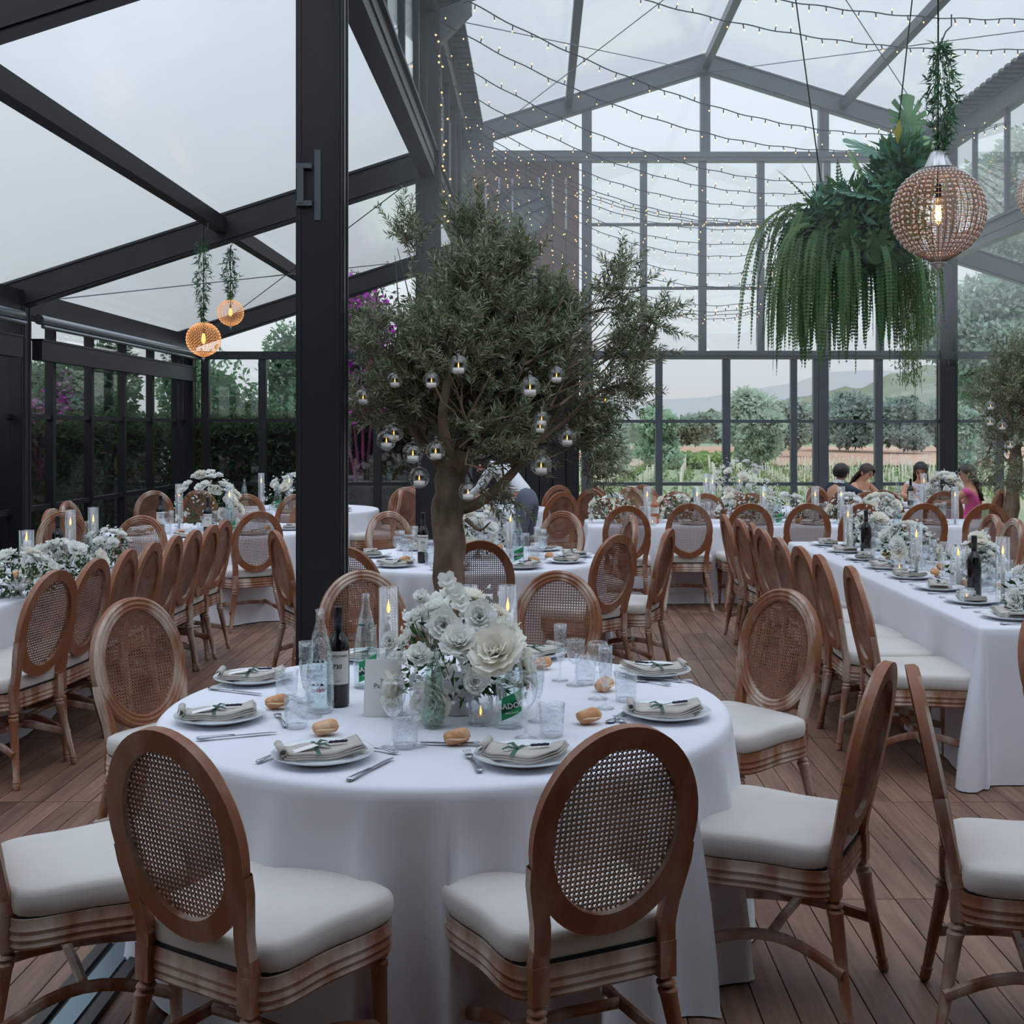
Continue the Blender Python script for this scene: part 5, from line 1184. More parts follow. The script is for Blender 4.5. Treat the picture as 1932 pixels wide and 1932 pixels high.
# ---------------------------------------------------------------- the other tables
def seat_set(tbl, p, a, where, who, full=2, tcz=TZ, k=0):
    """a place laid at p with the diner looking along angle a (0 = +Y); full: 0 plate only, 1 +glasses, 2 +cutlery"""
    c, s_ = cos(a), sin(a)
    def q(x, y, z=.0006): return (p[0]+x*c-y*s_, p[1]+x*s_+y*c, tcz+z)
    g = 'place settings on the '+tbl
    PLATE.put(q(0, 0), a, 'white plate '+where, 'plate', g)
    (NAP1 if k % 2 else NAP2).put(q(0, 0, .010), a+random.uniform(-.5, .5), 'linen napkin '+where, 'napkin', g)
    if k % 3 != 1: BREAD.put(q(-.12, .19), random.uniform(0, 6), 'bread roll '+where, 'bread', g)
    if full > 0:
        (WINE if k % 2 else GOBLET).put(q(.10, .22), 0, 'stem glass '+where, 'glass', g); FLUTE.put(q(.17, .25), 0, 'flute '+where, 'glass', g); TUMBLER.put(q(.05, .27), 0, 'tumbler '+where, 'glass', g)
    if full > 1:
        KNIFE.put(q(.185, -.01), a, 'knife '+where, 'knife', g); FORK.put(q(-.185, -.01), a, 'fork '+where, 'fork', g); SPOON.put(q(0.02, .175, .0006), a+PI/2, 'spoon '+where, 'spoon', g)
# right long table: aisle side settings as seen, window side behind
for i in range(8):
    y = 5.78+i*.52; seat_set('right long table', (TR[0]+.25, y), -PI/2, 'on the aisle side of the right long table, %s from its near end' % ordn[i], '', 2, k=i)
    seat_set('right long table', (TR[1]-.22, y+.05), PI/2, 'on the window side of the right long table, %s from its near end' % ordn[i], '', 1 if i else 0, k=i+1)
cxr = (TR[0]+TR[1])/2
def centre(PR, x, y, lb, cat, g, rz=0, **kw): PR.put((x, y, TZ+.0006), rz, lb, cat, g, **kw)
gf = 'centrepieces of the right long table'
for i, (y, w_, h_) in enumerate(((5.95, .40, .17), (7.05, .30, .20), (8.2, .38, .18), (9.25, .34, .22))):
    flowers('flower_arrangement', 'low white bouquet on the right long table, %s from its near end' % ordn[i], (cxr+.05*(i % 2), y, TZ+.0006), w_, h_, 20, 20+i, bowl=(.055, .075), leafn=200, group=gf, airy=60)
for i, (px, y) in enumerate(((1892, 6.3), (1808, 6.9), (1729, 7.3), (1600, 9.0))): centre(CANDLE if i != 1 else CANDLE_S, (px-VX)*y/F, y, 'candle in glass on the right long table, %s from its near end' % ordn[i], 'candle', 'candles of the right long table')
WBOT.put(((1838-VX)*6.6/F, 6.6, TZ+.0006), 2.9, 'dark wine bottle at the near half of the right long table', 'bottle'); WBOT.put(((1634-VX)*8.7/F, 8.7, TZ+.0006), 2.9, 'dark wine bottle at the far half of the right long table', 'bottle')
BOTG.put(((1862-VX)*7.1/F, 7.1, TZ+.0006), .3, 'water bottle on the right long table behind the near wine bottle', 'bottle'); BOTG.put(((1694-VX)*9.55/F, 9.55, TZ+.0006), .3, 'green-labelled water bottle near the far end of the right long table', 'bottle')
for i, (px, y) in enumerate(((1824, 6.25), (1697, 7.6), (1640, 8.3))): centre(TEA, (px-VX)*y/F, y, 'tealight glass on the right long table, %s from its near end' % ordn[i], 'candle', 'candles of the right long table')
# left long table
for i in range(7):
    y = 5.0+i*.5
    if i > 0: seat_set('left long table', (TL[1]-.24, y), PI/2, 'on the aisle side of the left long table, %s from its near end' % ordn[i], '', 1, k=i)
    if i > 3: seat_set('left long table', (TL[0]+.24, y), -PI/2, 'on the wall side of the left long table, %s from its near end' % ordn[i], '', 0, k=i)
for i, (px, y, w_) in enumerate(((35, 6.5, .42), (125, 7.15, .40), (200, 7.9, .34))):
    flowers('flower_arrangement', 'white bouquet with green leaves on the left long table, %s from its near end' % ordn[i], ((px-VX)*y/F, y, TZ+.0006), w_, .17, 20, 30+i, bowl=(.055, .07), leafn=240, group='centrepieces of the left long table')
for i, (px, y) in enumerate(((50, 7.3), (133, 7.9), (176, 8.15))): centre(CANDLE_S if i == 0 else CANDLE, (px-VX)*y/F, y, 'candle in glass on the left long table, %s from its near end' % ordn[i], 'candle', 'candles of the left long table', scale=(1, 1, 1.1 if i else 1.25))
WBOT.put(((109-VX)*8.1/F, 8.1, TZ+.0006), 2.9, 'dark wine bottle on the left long table between the candles', 'bottle'); BOTG.put(((164-VX)*7.6/F, 7.6, TZ+.0006), .3, 'water bottle on the left long table beside the white bouquet', 'bottle')
centre(TEA, (68-VX)*6.1/F, 6.1, 'tealight glass at the near end of the left long table', 'candle', 'candles of the left long table')
# round tables
def round_set(T, tbl, angs, full, words):
    for i, a in enumerate(angs):
        r = T[2]-.2; x = T[0]+r*cos(R(a)); y = T[1]+r*sin(R(a)); seat_set(tbl, (x, y), R(a)+PI/2, words[i]+' of the '+tbl, '', full, k=i)
round_set(T2, 'middle round table', (262, 300, 335, 5, 45, 85, 130, 175, 228), 1, ('at the near edge', 'at the near right', 'at the right', 'at the far right end', 'at the back right', 'at the back', 'at the back left', 'at the left', 'at the near left beside the trunk'))
flowers('flower_arrangement', 'white hydrangea bouquet on the middle round table, right of the olive trunk', (T2[0]+.03, T2[1]+.05, TZ+.0006), .42, .26, 26, 41, bowl=(.06, .09), leafn=150, group=None, small=.1)
WBOT.put(((798-VX)*8.2/F, 8.2, TZ+.0006), .1, 'red wine bottle left of the olive trunk on the middle round table', 'bottle', scale=(1, 1, 1.05)); BOTG.put(((977-VX)*8.1/F, 8.1, TZ+.0006), .2, 'green-labelled water bottle on the middle round table', 'bottle'); CANDLE.put(((963-VX)*8.5/F, 8.5, TZ+.0006), 0, 'candle in a glass tube beside the hydrangea bouquet', 'candle')
for i, (px, y) in enumerate(((750, 8.4), (772, 8.55), (765, 8.2))): GOBLET.put(((px-VX)*y/F, y, TZ+.0006), 0, ('goblet nearest the thick column on the middle table', 'goblet behind the others left of the wine bottle', 'goblet before the others left of the wine bottle')[i], 'glass', 'glasses left of the trunk')
round_set(T3, 'back left round table', (270, 315, 0, 225), 1, ('at the near edge', 'at the near right', 'at the right', 'at the near left')); round_set(T4, 'farthest left round table', (270, 320), 1, ('at the near edge', 'at the near right'))
flowers('flower_arrangement', 'tall white bouquet on the back left round table', (T3[0]-.02, T3[1], TZ+.0006), .55, .42, 30, 51, bowl=(.06, .10), leafn=200, group=None, small=.3)
flowers('flower_arrangement', 'white bouquet on the farthest left round table', (T4[0]-.1, T4[1], TZ+.0006), .6, .28, 26, 52, bowl=(.06, .10), leafn=160, group=None, small=.3)
for px, y, lb in ((338, 10.9, 'candle left of the tall bouquet on the back left table'), (433, 10.7, 'candle right of the tall bouquet on the back left table'), (493, 13.6, 'candle on the farthest left table'), (546, 13.6, 'candle beside the thick column on the farthest left table')): CANDLE.put(((px-VX)*y/F, y, TZ+.0006), 0, lb, 'candle', 'candles at the back left', scale=(1, 1, 1.2))
for px, y, lb in ((436, 10.4, 'water bottle on the back left round table'), (461, 13.9, 'small water bottle beyond the back left table'), (524, 13.5, 'water bottle on the farthest left table')): BOTG.put(((px-VX)*y/F, y, TZ+.0006), .4, lb, 'bottle', 'bottles at the back left')
WBOT.put(((392-VX)*10.35/F, 10.35, TZ+.0006), .2, 'white-labelled wine bottle before the tall bouquet of the back left table', 'bottle'); WBOT.put(((303-VX)*10.6/F, 10.6, TZ+.0006), .2, 'dark bottle at the left of the back left round table', 'bottle')
# cross table
for i in range(6):
    seat_set('cross table', (TC[0]+.45+i*.58, TC[2]+.22), 0, 'on the near side of the cross table, %s from its left end' % ordn[i], '', 1, k=i)
for i, px in enumerate((1155, 1278, 1395, 1490, 1600, 1668)): flowers('flower_arrangement', 'white bouquet on the cross table, %s from the left' % ordn[i], ((px-VX)*11.7/F, 11.7+.08*(i % 2), TZ+.0006), .42, .18, 18, 60+i, bowl=(.055, .08), leafn=150, group='centrepieces of the cross table')
for i, px in enumerate((1221, 1315, 1440, 1538, 1587, 1802)): CANDLE.put(((px-VX)*11.5/F, 11.5, TZ+.0006), 0, 'candle in glass on the cross table, %s from the left' % ordn[i], 'candle', 'candles of the cross table', scale=(1, 1, 1.05))
WBOT.put(((1310-VX)*12.0/F, 12.0, TZ+.0006), .2, 'dark wine bottle behind the second candle of the cross table', 'bottle'); BOTG.put(((1467-VX)*11.4/F, 11.4, TZ+.0006), .3, 'green-labelled water bottle on the cross table', 'bottle')
am = thing('rose_bottle', 'bottle of amber drink with a pale label on the cross table', 'bottle', ((1236-VX)*11.6/F, 11.6, TZ+.0006)); ob('bottle_body', MB().lathe([(.036, 0), (.04, .01), (.04, .17), (.03, .2), (.014, .22), (.013, .27), (.001, .27)], 20, cap1=False), glassy('amber_glass', (.95, .55, .28), 1.5, .05, milk=.35, milkcol=rgb(214, 130, 80)), am, smooth='all'); ob('label', wrap(.040, .10, .16, D-1.3, D+1.3), label_m, am)
TEA.put(((1231-VX)*11.35/F, 11.35, TZ+.0006), 0, 'tealight before the amber bottle on the cross table', 'candle')
# far tables
flowers('flower_arrangement', 'tall airy white bouquet on the far middle table before the field', (T7[0]+.25, T7[1], TZ+.0006), .75, .42, 34, 71, bowl=(.07, .12), leafn=220, group=None, small=.3, airy=150)
flowers('flower_arrangement', 'large white bouquet in front of the dark column on the guests table', ((1787-VX)*14.25/F, 14.25, TZ+.0006), .50, .26, 34, 72, bowl=(.07, .12), leafn=240, group=None, small=.3, airy=120)
for px, y, lb in ((1332, 14.0, 'candle left of the airy bouquet'), (1344, 13.7, 'second candle left of the airy bouquet'), (1395, 14.0, 'candle right of the airy bouquet'), (1743, 14.0, 'candle before the dark-haired guest'), (1768, 14.75, 'candle beyond the guests bouquet')): CANDLE.put(((px-VX)*y/F, y, TZ+.0006), 0, lb, 'candle', 'candles on the far tables', scale=(1, 1, 1.15))
WBOT.put(((1718-VX)*14.2/F, 14.2, TZ+.0006), .1, 'wine bottle before the dark-haired guest', 'bottle'); BOTG.put(((1417-VX)*13.9/F, 13.9, TZ+.0006), .1, 'water bottle on the far middle table', 'bottle'); BOTG.put(((1693-VX)*13.8/F, 13.8, TZ+.0006), .1, 'water bottle left of the guests wine bottle', 'bottle')
round_set(T8, 'round table of the seated guests', (250, 300), 1, ('at the near left', 'at the near right')); round_set(T7, 'far middle round table', (230, 290), 1, ('at the near left', 'at the near right')); round_set(T9, 'small table beside the waiter', (270, 340), 1, ('at the near edge', 'at the right'))
for P_ in (PLATE, NAP1, NAP2, FORK, KNIFE, SPOON, TUMBLER, WINE, GOBLET, FLUTE, BREAD, CANDLE, CANDLE_S, TEA, WBOT, BOTG, BOTR): assert P_.used
# ================================================================= olive trees inside
ol_a = mat('olive_leaf_grey', rgb(182, 190, 162), .5, 0, .4, noise=(7, rgb(140, 152, 118), .4, .65), trans=.22); ol_b = mat('olive_leaf_dark', rgb(112, 122, 88), .5, 0, .4, trans=.2)
olbark = mat('olive_bark', rgb(136, 116, 96), .9, noise=(9, rgb(92, 78, 64), .4, .62, (1, 1, .5)), bump=(26, .7))
def olive(name, label, base, trunk_pts, trunk_r, limbs, clumps, ntw, seed, leafL=.052, density=17):
    """clumps: (centre, radii, weight)"""
    rg = np.random.default_rng(seed); t = thing(name, label, 'tree', base)
    B = Vector(base)
    mb = MB()
    P_ = [Vector(p)-B for p in trunk_pts]
    def spl(P, k=5):
        out = []
        for i in range(len(P)-1):
            a, b_, c, d = P[max(i-1, 0)], P[i], P[i+1], P[min(i+2, len(P)-1)]
            for j in range(k):
                f = j/k; out.append(.5*((2*b_)+(-a+c)*f+(2*a-5*b_+4*c-d)*f*f+(-a+3*b_-3*c+d)*f**3))
        return out+[P[-1]]
    q = spl(P_); n = len(q); rr = [float(np.interp(i/(n-1), np.linspace(0, 1, len(trunk_r)), trunk_r))*(1+.05*sin(i*2.1)) for i in range(n)]
    mb.tube(q, rr, 14)
    for j, v in enumerate(mb.v):
        v = Vector(v); mb.v[j] = tuple(v*(1)+Vector((.008*sin(v.z*23+v.x*40), .008*cos(v.z*19+v.y*37), 0)))
    ob('trunk', mb, olbark, t, smooth='all')
    C = np.array([[*(Vector(c)-B), *r] for c, r, w in clumps]); wt = np.array([w for _, _, w in clumps], float); wt /= wt.sum()
    for pts, r0 in limbs:
        m2 = MB(); q = spl([Vector(p)-B for p in pts]); m2.tube(q, [r0*(1-.8*i/(len(q)-1)) for i in range(len(q))], 8); ob('branch', m2, olbark, t, smooth='all')
    top = P_[-1]
    tw = MB(); pos = []; dr = []
    ci = rg.choice(len(C), ntw, p=wt)
    for k in range(ntw):
        c = C[ci[k]]; d = rg.normal(size=3); d /= np.linalg.norm(d); p0 = c[:3]+d*c[3:]*rg.uniform(.15, .92)**.6
        out = p0-np.array([top.x, top.y, top.z-.1]); out /= np.linalg.norm(out)+1e-6
        dd = out*.8+rg.normal(size=3)*.5+np.array([0, 0, .15]); dd /= np.linalg.norm(dd)
        L = rg.uniform(.10, .24); bend = rg.normal(size=3)*.25
        m = int(density*L/.17); 
        for j in range(m):
            f = (j+.5)/m; p = p0+dd*L*f+bend*L*f*f*.5; u = dd+bend*f; u /= np.linalg.norm(u)
            s_ = rg.normal(size=3); s_ -= u*s_.dot(u); s_ /= np.linalg.norm(s_)+1e-6
            for sg in (-1, 1):
                v = u*rg.uniform(.45, .9)+s_*sg*rg.uniform(.6, 1.0); pos.append(p); dr.append(v/np.linalg.norm(v))
        tw.tube([tuple(p0-dd*.05), tuple(p0+dd*L*.5+bend*L*.125), tuple(p0+dd*L+bend*L*.5)], [.0028, .002, .001], 3, cap=False)
    # inner twigs reaching back towards the limbs
    for k in range(ntw//7):
        c = C[rg.choice(len(C), p=wt)]; a = c[:3]+rg.normal(size=3)*c[3:]*.5; b_ = a*.45+np.array([top.x, top.y, top.z])*.55+rg.normal(size=3)*.08
        tw.tube([tuple(b_), tuple((a+b_)/2+rg.normal(size=3)*.04), tuple(a)], [.009, .005, .002], 4, cap=False)
    ob('twigs', tw, olbark, t, kind='stuff')
    pos = np.array(pos); dr = np.array(dr); n = len(pos)
    V_, F_ = leafset(pos, dr, rg.uniform(.7, 1.25, n)*leafL, leafL*.17, curl=.12)
    link('leaves', npmesh('leaves', V_, F_, [ol_a, ol_b], mi=(rg.random(n) < .55).astype(int)), t, kind='stuff')
    return t
YT = 6.35; sT = F/YT
def px3(px, py, dy=0): v = at(px, py, YT+dy); return (v.x, v.y, v.z)
def pr_(wx, wy, d): return (wx/sT, d, wy/sT)
b0 = at(848, 1393, YT)
cl_ = [((905, 560, .05), (100, 88, .4), 9), ((850, 665, -.1), (135, 112, .5), 13), ((975, 700, .1), (135, 140, .45), 14), ((780, 745, .05), (90, 90, .4), 5), ((930, 830, .0), (140, 68, .4), 5), ((1035, 610, .1), (70, 90, .3), 4),
       ((1160, 560, .1), (36, 78, .2), .9), ((1175, 660, .05), (58, 52, .22), 1.6), ((1165, 735, .0), (58, 30, .2), 1.1), ((700, 640, .0), (40, 50, .25), .7), ((885, 440, .1), (34, 30, .15), .9), ((955, 490, .1), (66, 36, .2), 2.0), ((1095, 815, .1), (40, 60, .2), 1.6),
       ((1115, 880, .1), (20, 25, .1), .35), ((775, 450, .1), (35, 45, .15), .7), ((700, 770, -.1), (36, 40, .2), .6), ((1235, 600, 0), (28, 22, .1), .5), ((930, 925, .1), (30, 25, .15), .25)]
olive('olive_tree', 'big indoor olive tree hung with candle globes behind the front table', tuple(b0),
    [px3(846, 1393), px3(850, 1250), px3(848, 1090), px3(846, 960), px3(852, 900), px3(872, 850)], [.12, .092, .084, .088, .082, .065],
    [([px3(862, 960), px3(900, 950), px3(955, 905), px3(1000, 850), px3(1045, 790), px3(1075, 720)], .036), ([px3(850, 900), px3(800, 840), px3(765, 790), px3(730, 740)], .034), ([px3(870, 860), px3(890, 760), px3(905, 640), px3(905, 520)], .048),
     ([px3(868, 860, .1), px3(930, 800, .2), px3(985, 700, .25), px3(1040, 620, .2), px3(1150, 580, .1)], .036), ([px3(855, 880, -.1), px3(835, 790, -.25), px3(845, 690, -.3), px3(820, 600, -.25)], .036), ([px3(975, 860), px3(1060, 800), px3(1130, 740), px3(1200, 720)], .018), ([px3(880, 980, 0), px3(905, 1000, -.05), px3(925, 985, -.1)], .014)],
    [(px3(a, b_, c), pr_(w*.84, h*.84, d*.75), wgt) for (a, b_, c), (w, h, d), wgt in cl_], 1900, 3, leafL=.047, density=21)
pt_ = thing('tree_planter', 'low dark round planter at the foot of the olive tree', 'planter', (b0.x, b0.y, 0)); ob('planter_body', MB().lathe([(.001, .0), (.26, .0), (.30, .28), (.28, .28), (.25, .24), (.14, .24)], 32, cap0=False, cap1=False), dark, pt_, smooth=True); ob('soil', MB().lathe([(.14, .235), (.26, .235)], 24, cap0=False, cap1=False), mat('potting_soil', rgb(46, 38, 32), 1), pt_)
YO = 12.2; sO = F/YO
def qx(px, py, dy=0): v = at(px, py, YO+dy); return (v.x, v.y, v.z)
olive('olive_tree', 'second indoor olive tree at the right edge hung with small candle globes', qx(1912, 1113), [qx(1912, 1113), qx(1905, 1000), qx(1915, 900), qx(1918, 840)], [.1, .08, .07, .05],
    [([qx(1915, 860), qx(1880, 790), qx(1870, 720)], .03), ([qx(1918, 850), qx(1950, 760), qx(1990, 700)], .03), ([qx(1912, 880), qx(1850, 820)], .012)],
    [(qx(a, b_, 0), (w/sO, .5, h/sO), wgt) for a, b_, w, h, wgt in ((1915, 720, 60, 62, 6), (1960, 690, 70, 60, 5), (1900, 800, 45, 50, 3), (1875, 745, 32, 45, 2), (1900, 890, 40, 40, 1.6), (1970, 800, 60, 60, 3))], 620, 9, density=15)
# hanging candle globes in the olive
gl_ = MB().ball((0, 0, 0), .050, 20, 14); 
neck = MB().lathe([(.010, .048), (.006, .058), (.009, .066), (.004, .072), (.001, .073)], 10, cap1=False)
cd_ = MB().lathe([(.026, -.042), (.028, -.016), (.001, -.016)], 14); a, b_ = MB(), MB(); flame(a, b_, 0, 0, -.014, .62)
GLOBE = proto('candle_globe', 'candle globe', [('glass_globe', gl_, glass, 'all'), ('loop', neck, glass, 'all'), ('tealight', cd_, wax, 'all'), ('flame', a, flame_m, 'all', [('flame_core', b_, flame_c, 'all')]), ('string', MB().tube([(0, 0, .07), (0, .002, .16)], .0012, 4), wick_m, False)])
for i, (px, py, dy, s_, lb) in enumerate([(865, 684, -.62, 1, 'highest on the near face of the crown'), (814, 713, -.6, .85, 'half sunk in leaves left of the highest one'), (1000, 725, -.6, 1.05, 'right of centre in the crown'), (1050, 703, -.5, .85, 'upper right of the crown'), (745, 713, -.4, .8, 'upper left near the magenta flowers'), (685, 745, -.3, .8, 'leftmost beside the thick column'),
      (729, 826, -.35, 1, 'left one of the touching pair at the lower left'), (743, 812, -.3, .95, 'right one of the touching pair at the lower left'), (779, 850, -.4, 1.05, 'below the touching pair'), (822, 846, -.45, 1.0, 'just left of the trunk top'), (791, 897, -.4, 1.05, 'lowest at the left of the trunk'), (883, 923, -.5, .95, 'in front of the fork of the trunk'),
      (1021, 873, -.3, 1.08, 'lowest at the right, above the waiter'), (1070, 821, -.3, .95, 'right side of the crown'), (1022, 785, -.35, .85, 'upper of the two above the lowest right one'), (1019, 800, -.4, .75, 'lower of the two above the lowest right one'), (1142, 750, .1, 1.08, 'alone at the right before the sky')]):
    v = at(px, py+4, YT+dy); GLOBE.put(v, 0, 'candle globe in the olive tree, '+lb, 'candle globe', 'candle globes of the big olive tree', scale=s_)
for i, (px, py) in enumerate(((1868, 795), (1891, 803), (1906, 838), (1869, 765))):
    GLOBE.put(at(px, py, YO-.5), 0, 'small candle globe in the right olive tree, '+('lower left', 'beside the stem', 'lowest', 'upper left')[i], 'candle globe', 'candle globes of the right olive tree', scale=.95)
# ================================================================= pendant lamps
rattan = mat('beaded_wire', rgb(132, 108, 96), .5, .1, .5); bead = mat('clear_bead', rgb(232, 222, 218), .12, 0, .9); bead2 = mat('amber_bead', rgb(220, 190, 165), .25, 0, .6, emit=((1, .55, .22), .75)); amber = mat('amber_lit_wire', rgb(226, 158, 92), .5, 0, .4, emit=((1, .40, .10), .42))
capm = mat('brushed_tin', rgb(186, 186, 186), .3, .7); bulb_m = mat('warm_filament', (1, .6, .2), .3, emit=((1, .42, .10), 26)); bulbg = mat('amber_bulb', (1, .5, .2), .3, emit=((1, .34, .08), 2.2))
def lamp(label, c, r, wires, rings, lit, top_z, cap=True, bn=None):
    t = thing('globe_pendant', label, 'lamp', c)
    m_ = amber if lit else rattan
    def env(th): # pointed onion at both ends
        z = cos(th)*r; q = sin(th)*r
        if th > 2.5: z -= (th-2.5)**2*r*(.12 if lit else .35)
        return q, z
    wr = MB()
    for k in range(wires):
        a = 2*PI*k/wires; pts = []
        for i in range(25):
            q, z = env(.22+(PI-.24)*i/24); pts.append((q*cos(a), q*sin(a), z))
        wr.tube(pts, r*.010, 4, cap=False)
    ob('wire_ribs', wr, m_, t, kind='stuff')
    rn = MB(); th_ = [.42+(2.25)*k/(rings-1) for k in range(rings)]
    for th in th_:
        q, z = env(th); rn.tube([(q*cos(2*PI*i/40), q*sin(2*PI*i/40), z) for i in range(41)], r*.008, 4, cap=False)
    ob('wire_rings', rn, m_, t, kind='stuff')
    bd = MB(); vs = []; fs = []; oc = [(1, 0, 0), (0, 1, 0), (-1, 0, 0), (0, -1, 0), (0, 0, 1), (0, 0, -1)]; of_ = [(0, 1, 4), (1, 2, 4), (2, 3, 4), (3, 0, 4), (1, 0, 5), (2, 1, 5), (3, 2, 5), (0, 3, 5)]
    for th0, th1 in zip(th_, th_[1:]):
        th = (th0+th1)/2; q, z = env(th); br = min(r*.028, q*PI/wires*.72)
        for k in range(wires):
            a = 2*PI*(k+.5)/wires; bd.ball((q*cos(a), q*sin(a), z), br, 6, 4)
    ob('glass_beads', bd, [bead2 if lit else bead], t, kind='stuff', smooth='all')
    if cap:
        cp = MB().lathe([(r*.42, r*.90), (r*.43, r*.96), (r*.30, r*.99), (r*.16, r*1.32), (r*.10, r*1.36), (.001, r*1.37)], 28, wob=lambda q, i: 1+(.04*cos(14*q) if i in (2, 3) else 0)); ob('cap', cp, capm, t, smooth=True)
        ob('loop', MB().tube([(r*.11*cos(2*PI*i/16), 0, r*1.46+r*.11*sin(2*PI*i/16)) for i in range(17)], r*.018, 6), capm, t, smooth='all')
        ob('finial', MB().lathe([(r*.20, -r*1.09), (r*.16, -r*1.14), (r*.04, -r*1.24), (r*.02, -r*1.30), (.001, -r*1.32)], 16, cap1=False), capm, t, smooth='all')
    else: ob('finial', MB().lathe([(r*.12, -r*1.10), (r*.03, -r*1.22), (r*.02, -r*1.32), (.001, -r*1.33)], 12), capm, t, smooth='all')
    bu = MB().lathe([(r*.06, r*.34), (r*.10, r*.22), (r*.13, -.0), (r*.12, -r*.16), (r*.05, -r*.26), (.001, -r*.28)], 16); bo = ob('bulb', bu, bulbg if lit else glassy('bulb_glass', (1, .86, .66), 1.4, .02), t, smooth='all')
    fi = MB()
    for k in range(5): a = 2*PI*k/5; fi.tube([(r*.045*cos(a), r*.045*sin(a), r*.16), (r*.05*cos(a), r*.05*sin(a), -r*.18)], r*.016, 5)
    ob('filament', fi, bulb_m, bo)
    ob('socket', MB().lathe([(r*.07, r*.34), (r*.075, r*.62), (r*.02, r*.64)], 12), wick_m, t); ob('cord', MB().tube([(0, 0, r*.6), (0, 0, top_z-c[2])], .0045, 6), wick_m, t)
    ld = bpy.data.lights.new('pendant_glow', 'POINT'); ld.energy = 2.5; ld.color = (1, .55, .22); ld.shadow_soft_size = r*.1; lo = bpy.data.objects.new('pendant_glow', ld); COL.objects.link(lo); lo.location = c
    return t
def garland(label, x, y, z1, z0, w, seed, n=420, leafL=.06):
    rg = np.random.default_rng(seed); t = thing('leaf_garland', label, 'garland', (x, y, z1))
    H = z1-z0; f = rg.uniform(.02, 1, n); a = rg.uniform(0, 2*PI, n); env = w*np.sin(np.clip(f*1.1, 0, 1)*PI*.9+.25)*rg.uniform(.2, 1, n)
    p = np.c_[env*np.cos(a), env*np.sin(a), -f*H]; d = unit(np.c_[np.cos(a)*.6, np.sin(a)*.6, rg.normal(size=n)*.6-.55])
    V_, F_ = leafset(p, d, rg.uniform(.6, 1.3, n)*leafL, leafL*.2, curl=.3)
    link('leaves', npmesh('leaves', V_, F_, mat('fresh_ruscus_leaf', rgb(86, 132, 88), .55, 0, .4, noise=(8, rgb(60, 98, 66), .4, .6), trans=.25)), t, kind='stuff')
    mb = MB()
    for k in range(7):
        a = 2*PI*k/7; mb.tube([(0, 0, .02), (w*.5*cos(a), w*.5*sin(a), -H*.3), (w*.55*cos(a+1), w*.55*sin(a+1), -H*.65), (w*.2*cos(a+2), w*.2*sin(a+2), -H*rg.uniform(.8, 1))], .0018, 4)
    ob('stems', mb, stem_m, t, kind='stuff'); ob('hook', MB().tube([(0, 0, 0), (.02, 0, .05), (.05, .0, .08), (.05, 0, .14)], .004, 6), steel, t)
    return t
L1 = at(1770, 402, 6.2); L1r = 86*6.2/F
lamp('large beaded globe pendant with a glowing bulb at the upper right', tuple(L1), L1r, 40, 19, False, 6.5)
g1 = at(1777, 78, 6.2); garland('green leaf garland above the large pendant lamp', g1.x, 6.2, g1.z, L1.z+L1r*1.25, .085, 5, 620, .055)
L2 = at(384, 640, 10.75); lamp('lower and larger amber globe pendant in the left aisle', tuple(L2), 32*10.75/F, 26, 13, True, 3.55, cap=False)
L3 = at(435, 590, 11.95); lamp('upper smaller amber globe pendant in the left aisle', tuple(L3), 24.5*11.95/F, 24, 12, True, 3.50, cap=False)
garland('leaf garland above the lower amber pendant', L2.x-.01, 10.75, at(383, 448, 10.75).z, at(383, 606, 10.75).z, .07, 6, 330, .06); garland('leaf garland above the upper amber pendant', L3.x, 11.95, at(432, 468, 11.95).z, at(432, 565, 11.95).z, .08, 7, 300, .06)
L4 = at(1972, 368, 8.6); lamp('beaded globe pendant cut by the right edge', tuple(L4), 50*8.6/F, 34, 16, False, 6.4)
# ================================================================= hanging garden of ferns and monstera
YH = 7.6; sH = F/YH
HC = at(1600, 440, YH); hg = thing('hanging_planter', 'big hanging bunch of ferns and monstera leaves beside the large pendant', 'hanging plants', tuple(HC))
fern_a = mat('fern_green', rgb(122, 154, 102), .6, 0, .35, noise=(5, rgb(92, 122, 78), .4, .62), trans=.35); fern_b = mat('deep_fern_green', rgb(84, 124, 76), .6, 0, .35, trans=.3); fern_c = mat('blue_green_leaf', rgb(92, 138, 114), .5, 0, .4, trans=.25)
def frond(p0, d0, L, W, droop, n=34, m_=0, V=None, Fq=None, MI=None, rg=None):
    """arching fern frond built of paired leaflets"""
    p = np.array(p0, float); d = np.array(d0, float); d /= np.linalg.norm(d); st = L/n; pos = [p.copy()]; ds = [d.copy()]
    for i in range(n):
        d = d+np.array([0, 0, -droop/n]); d /= np.linalg.norm(d); p = p+d*st; pos.append(p.copy()); ds.append(d.copy())
    sd = np.cross(ds[n//3], [0, 0, 1.0]); 
    if np.linalg.norm(sd) < .2: a = rg.uniform(0, 6.28); sd = np.array([cos(a), sin(a), 0])
    sd /= np.linalg.norm(sd)
    P = []; Dd = []; Ls = []
    for i in range(2, n+1):
        f = i/n; w_ = W*sin(PI*min(.98, .12+f*.86))**.6*(1-.35*f)
        for sg in (-1, 1): P.append(pos[i]); v = sd*sg+ds[i]*.35+rg.normal(size=3)*.06; Dd.append(v/np.linalg.norm(v)); Ls.append(w_)
    V1, F1 = leafset(np.array(P), np.array(Dd), np.array(Ls), st*1.15, curl=.12, nrm=np.tile(np.cross(sd, ds[n//2]), (len(P), 1)))
    return V1, pos
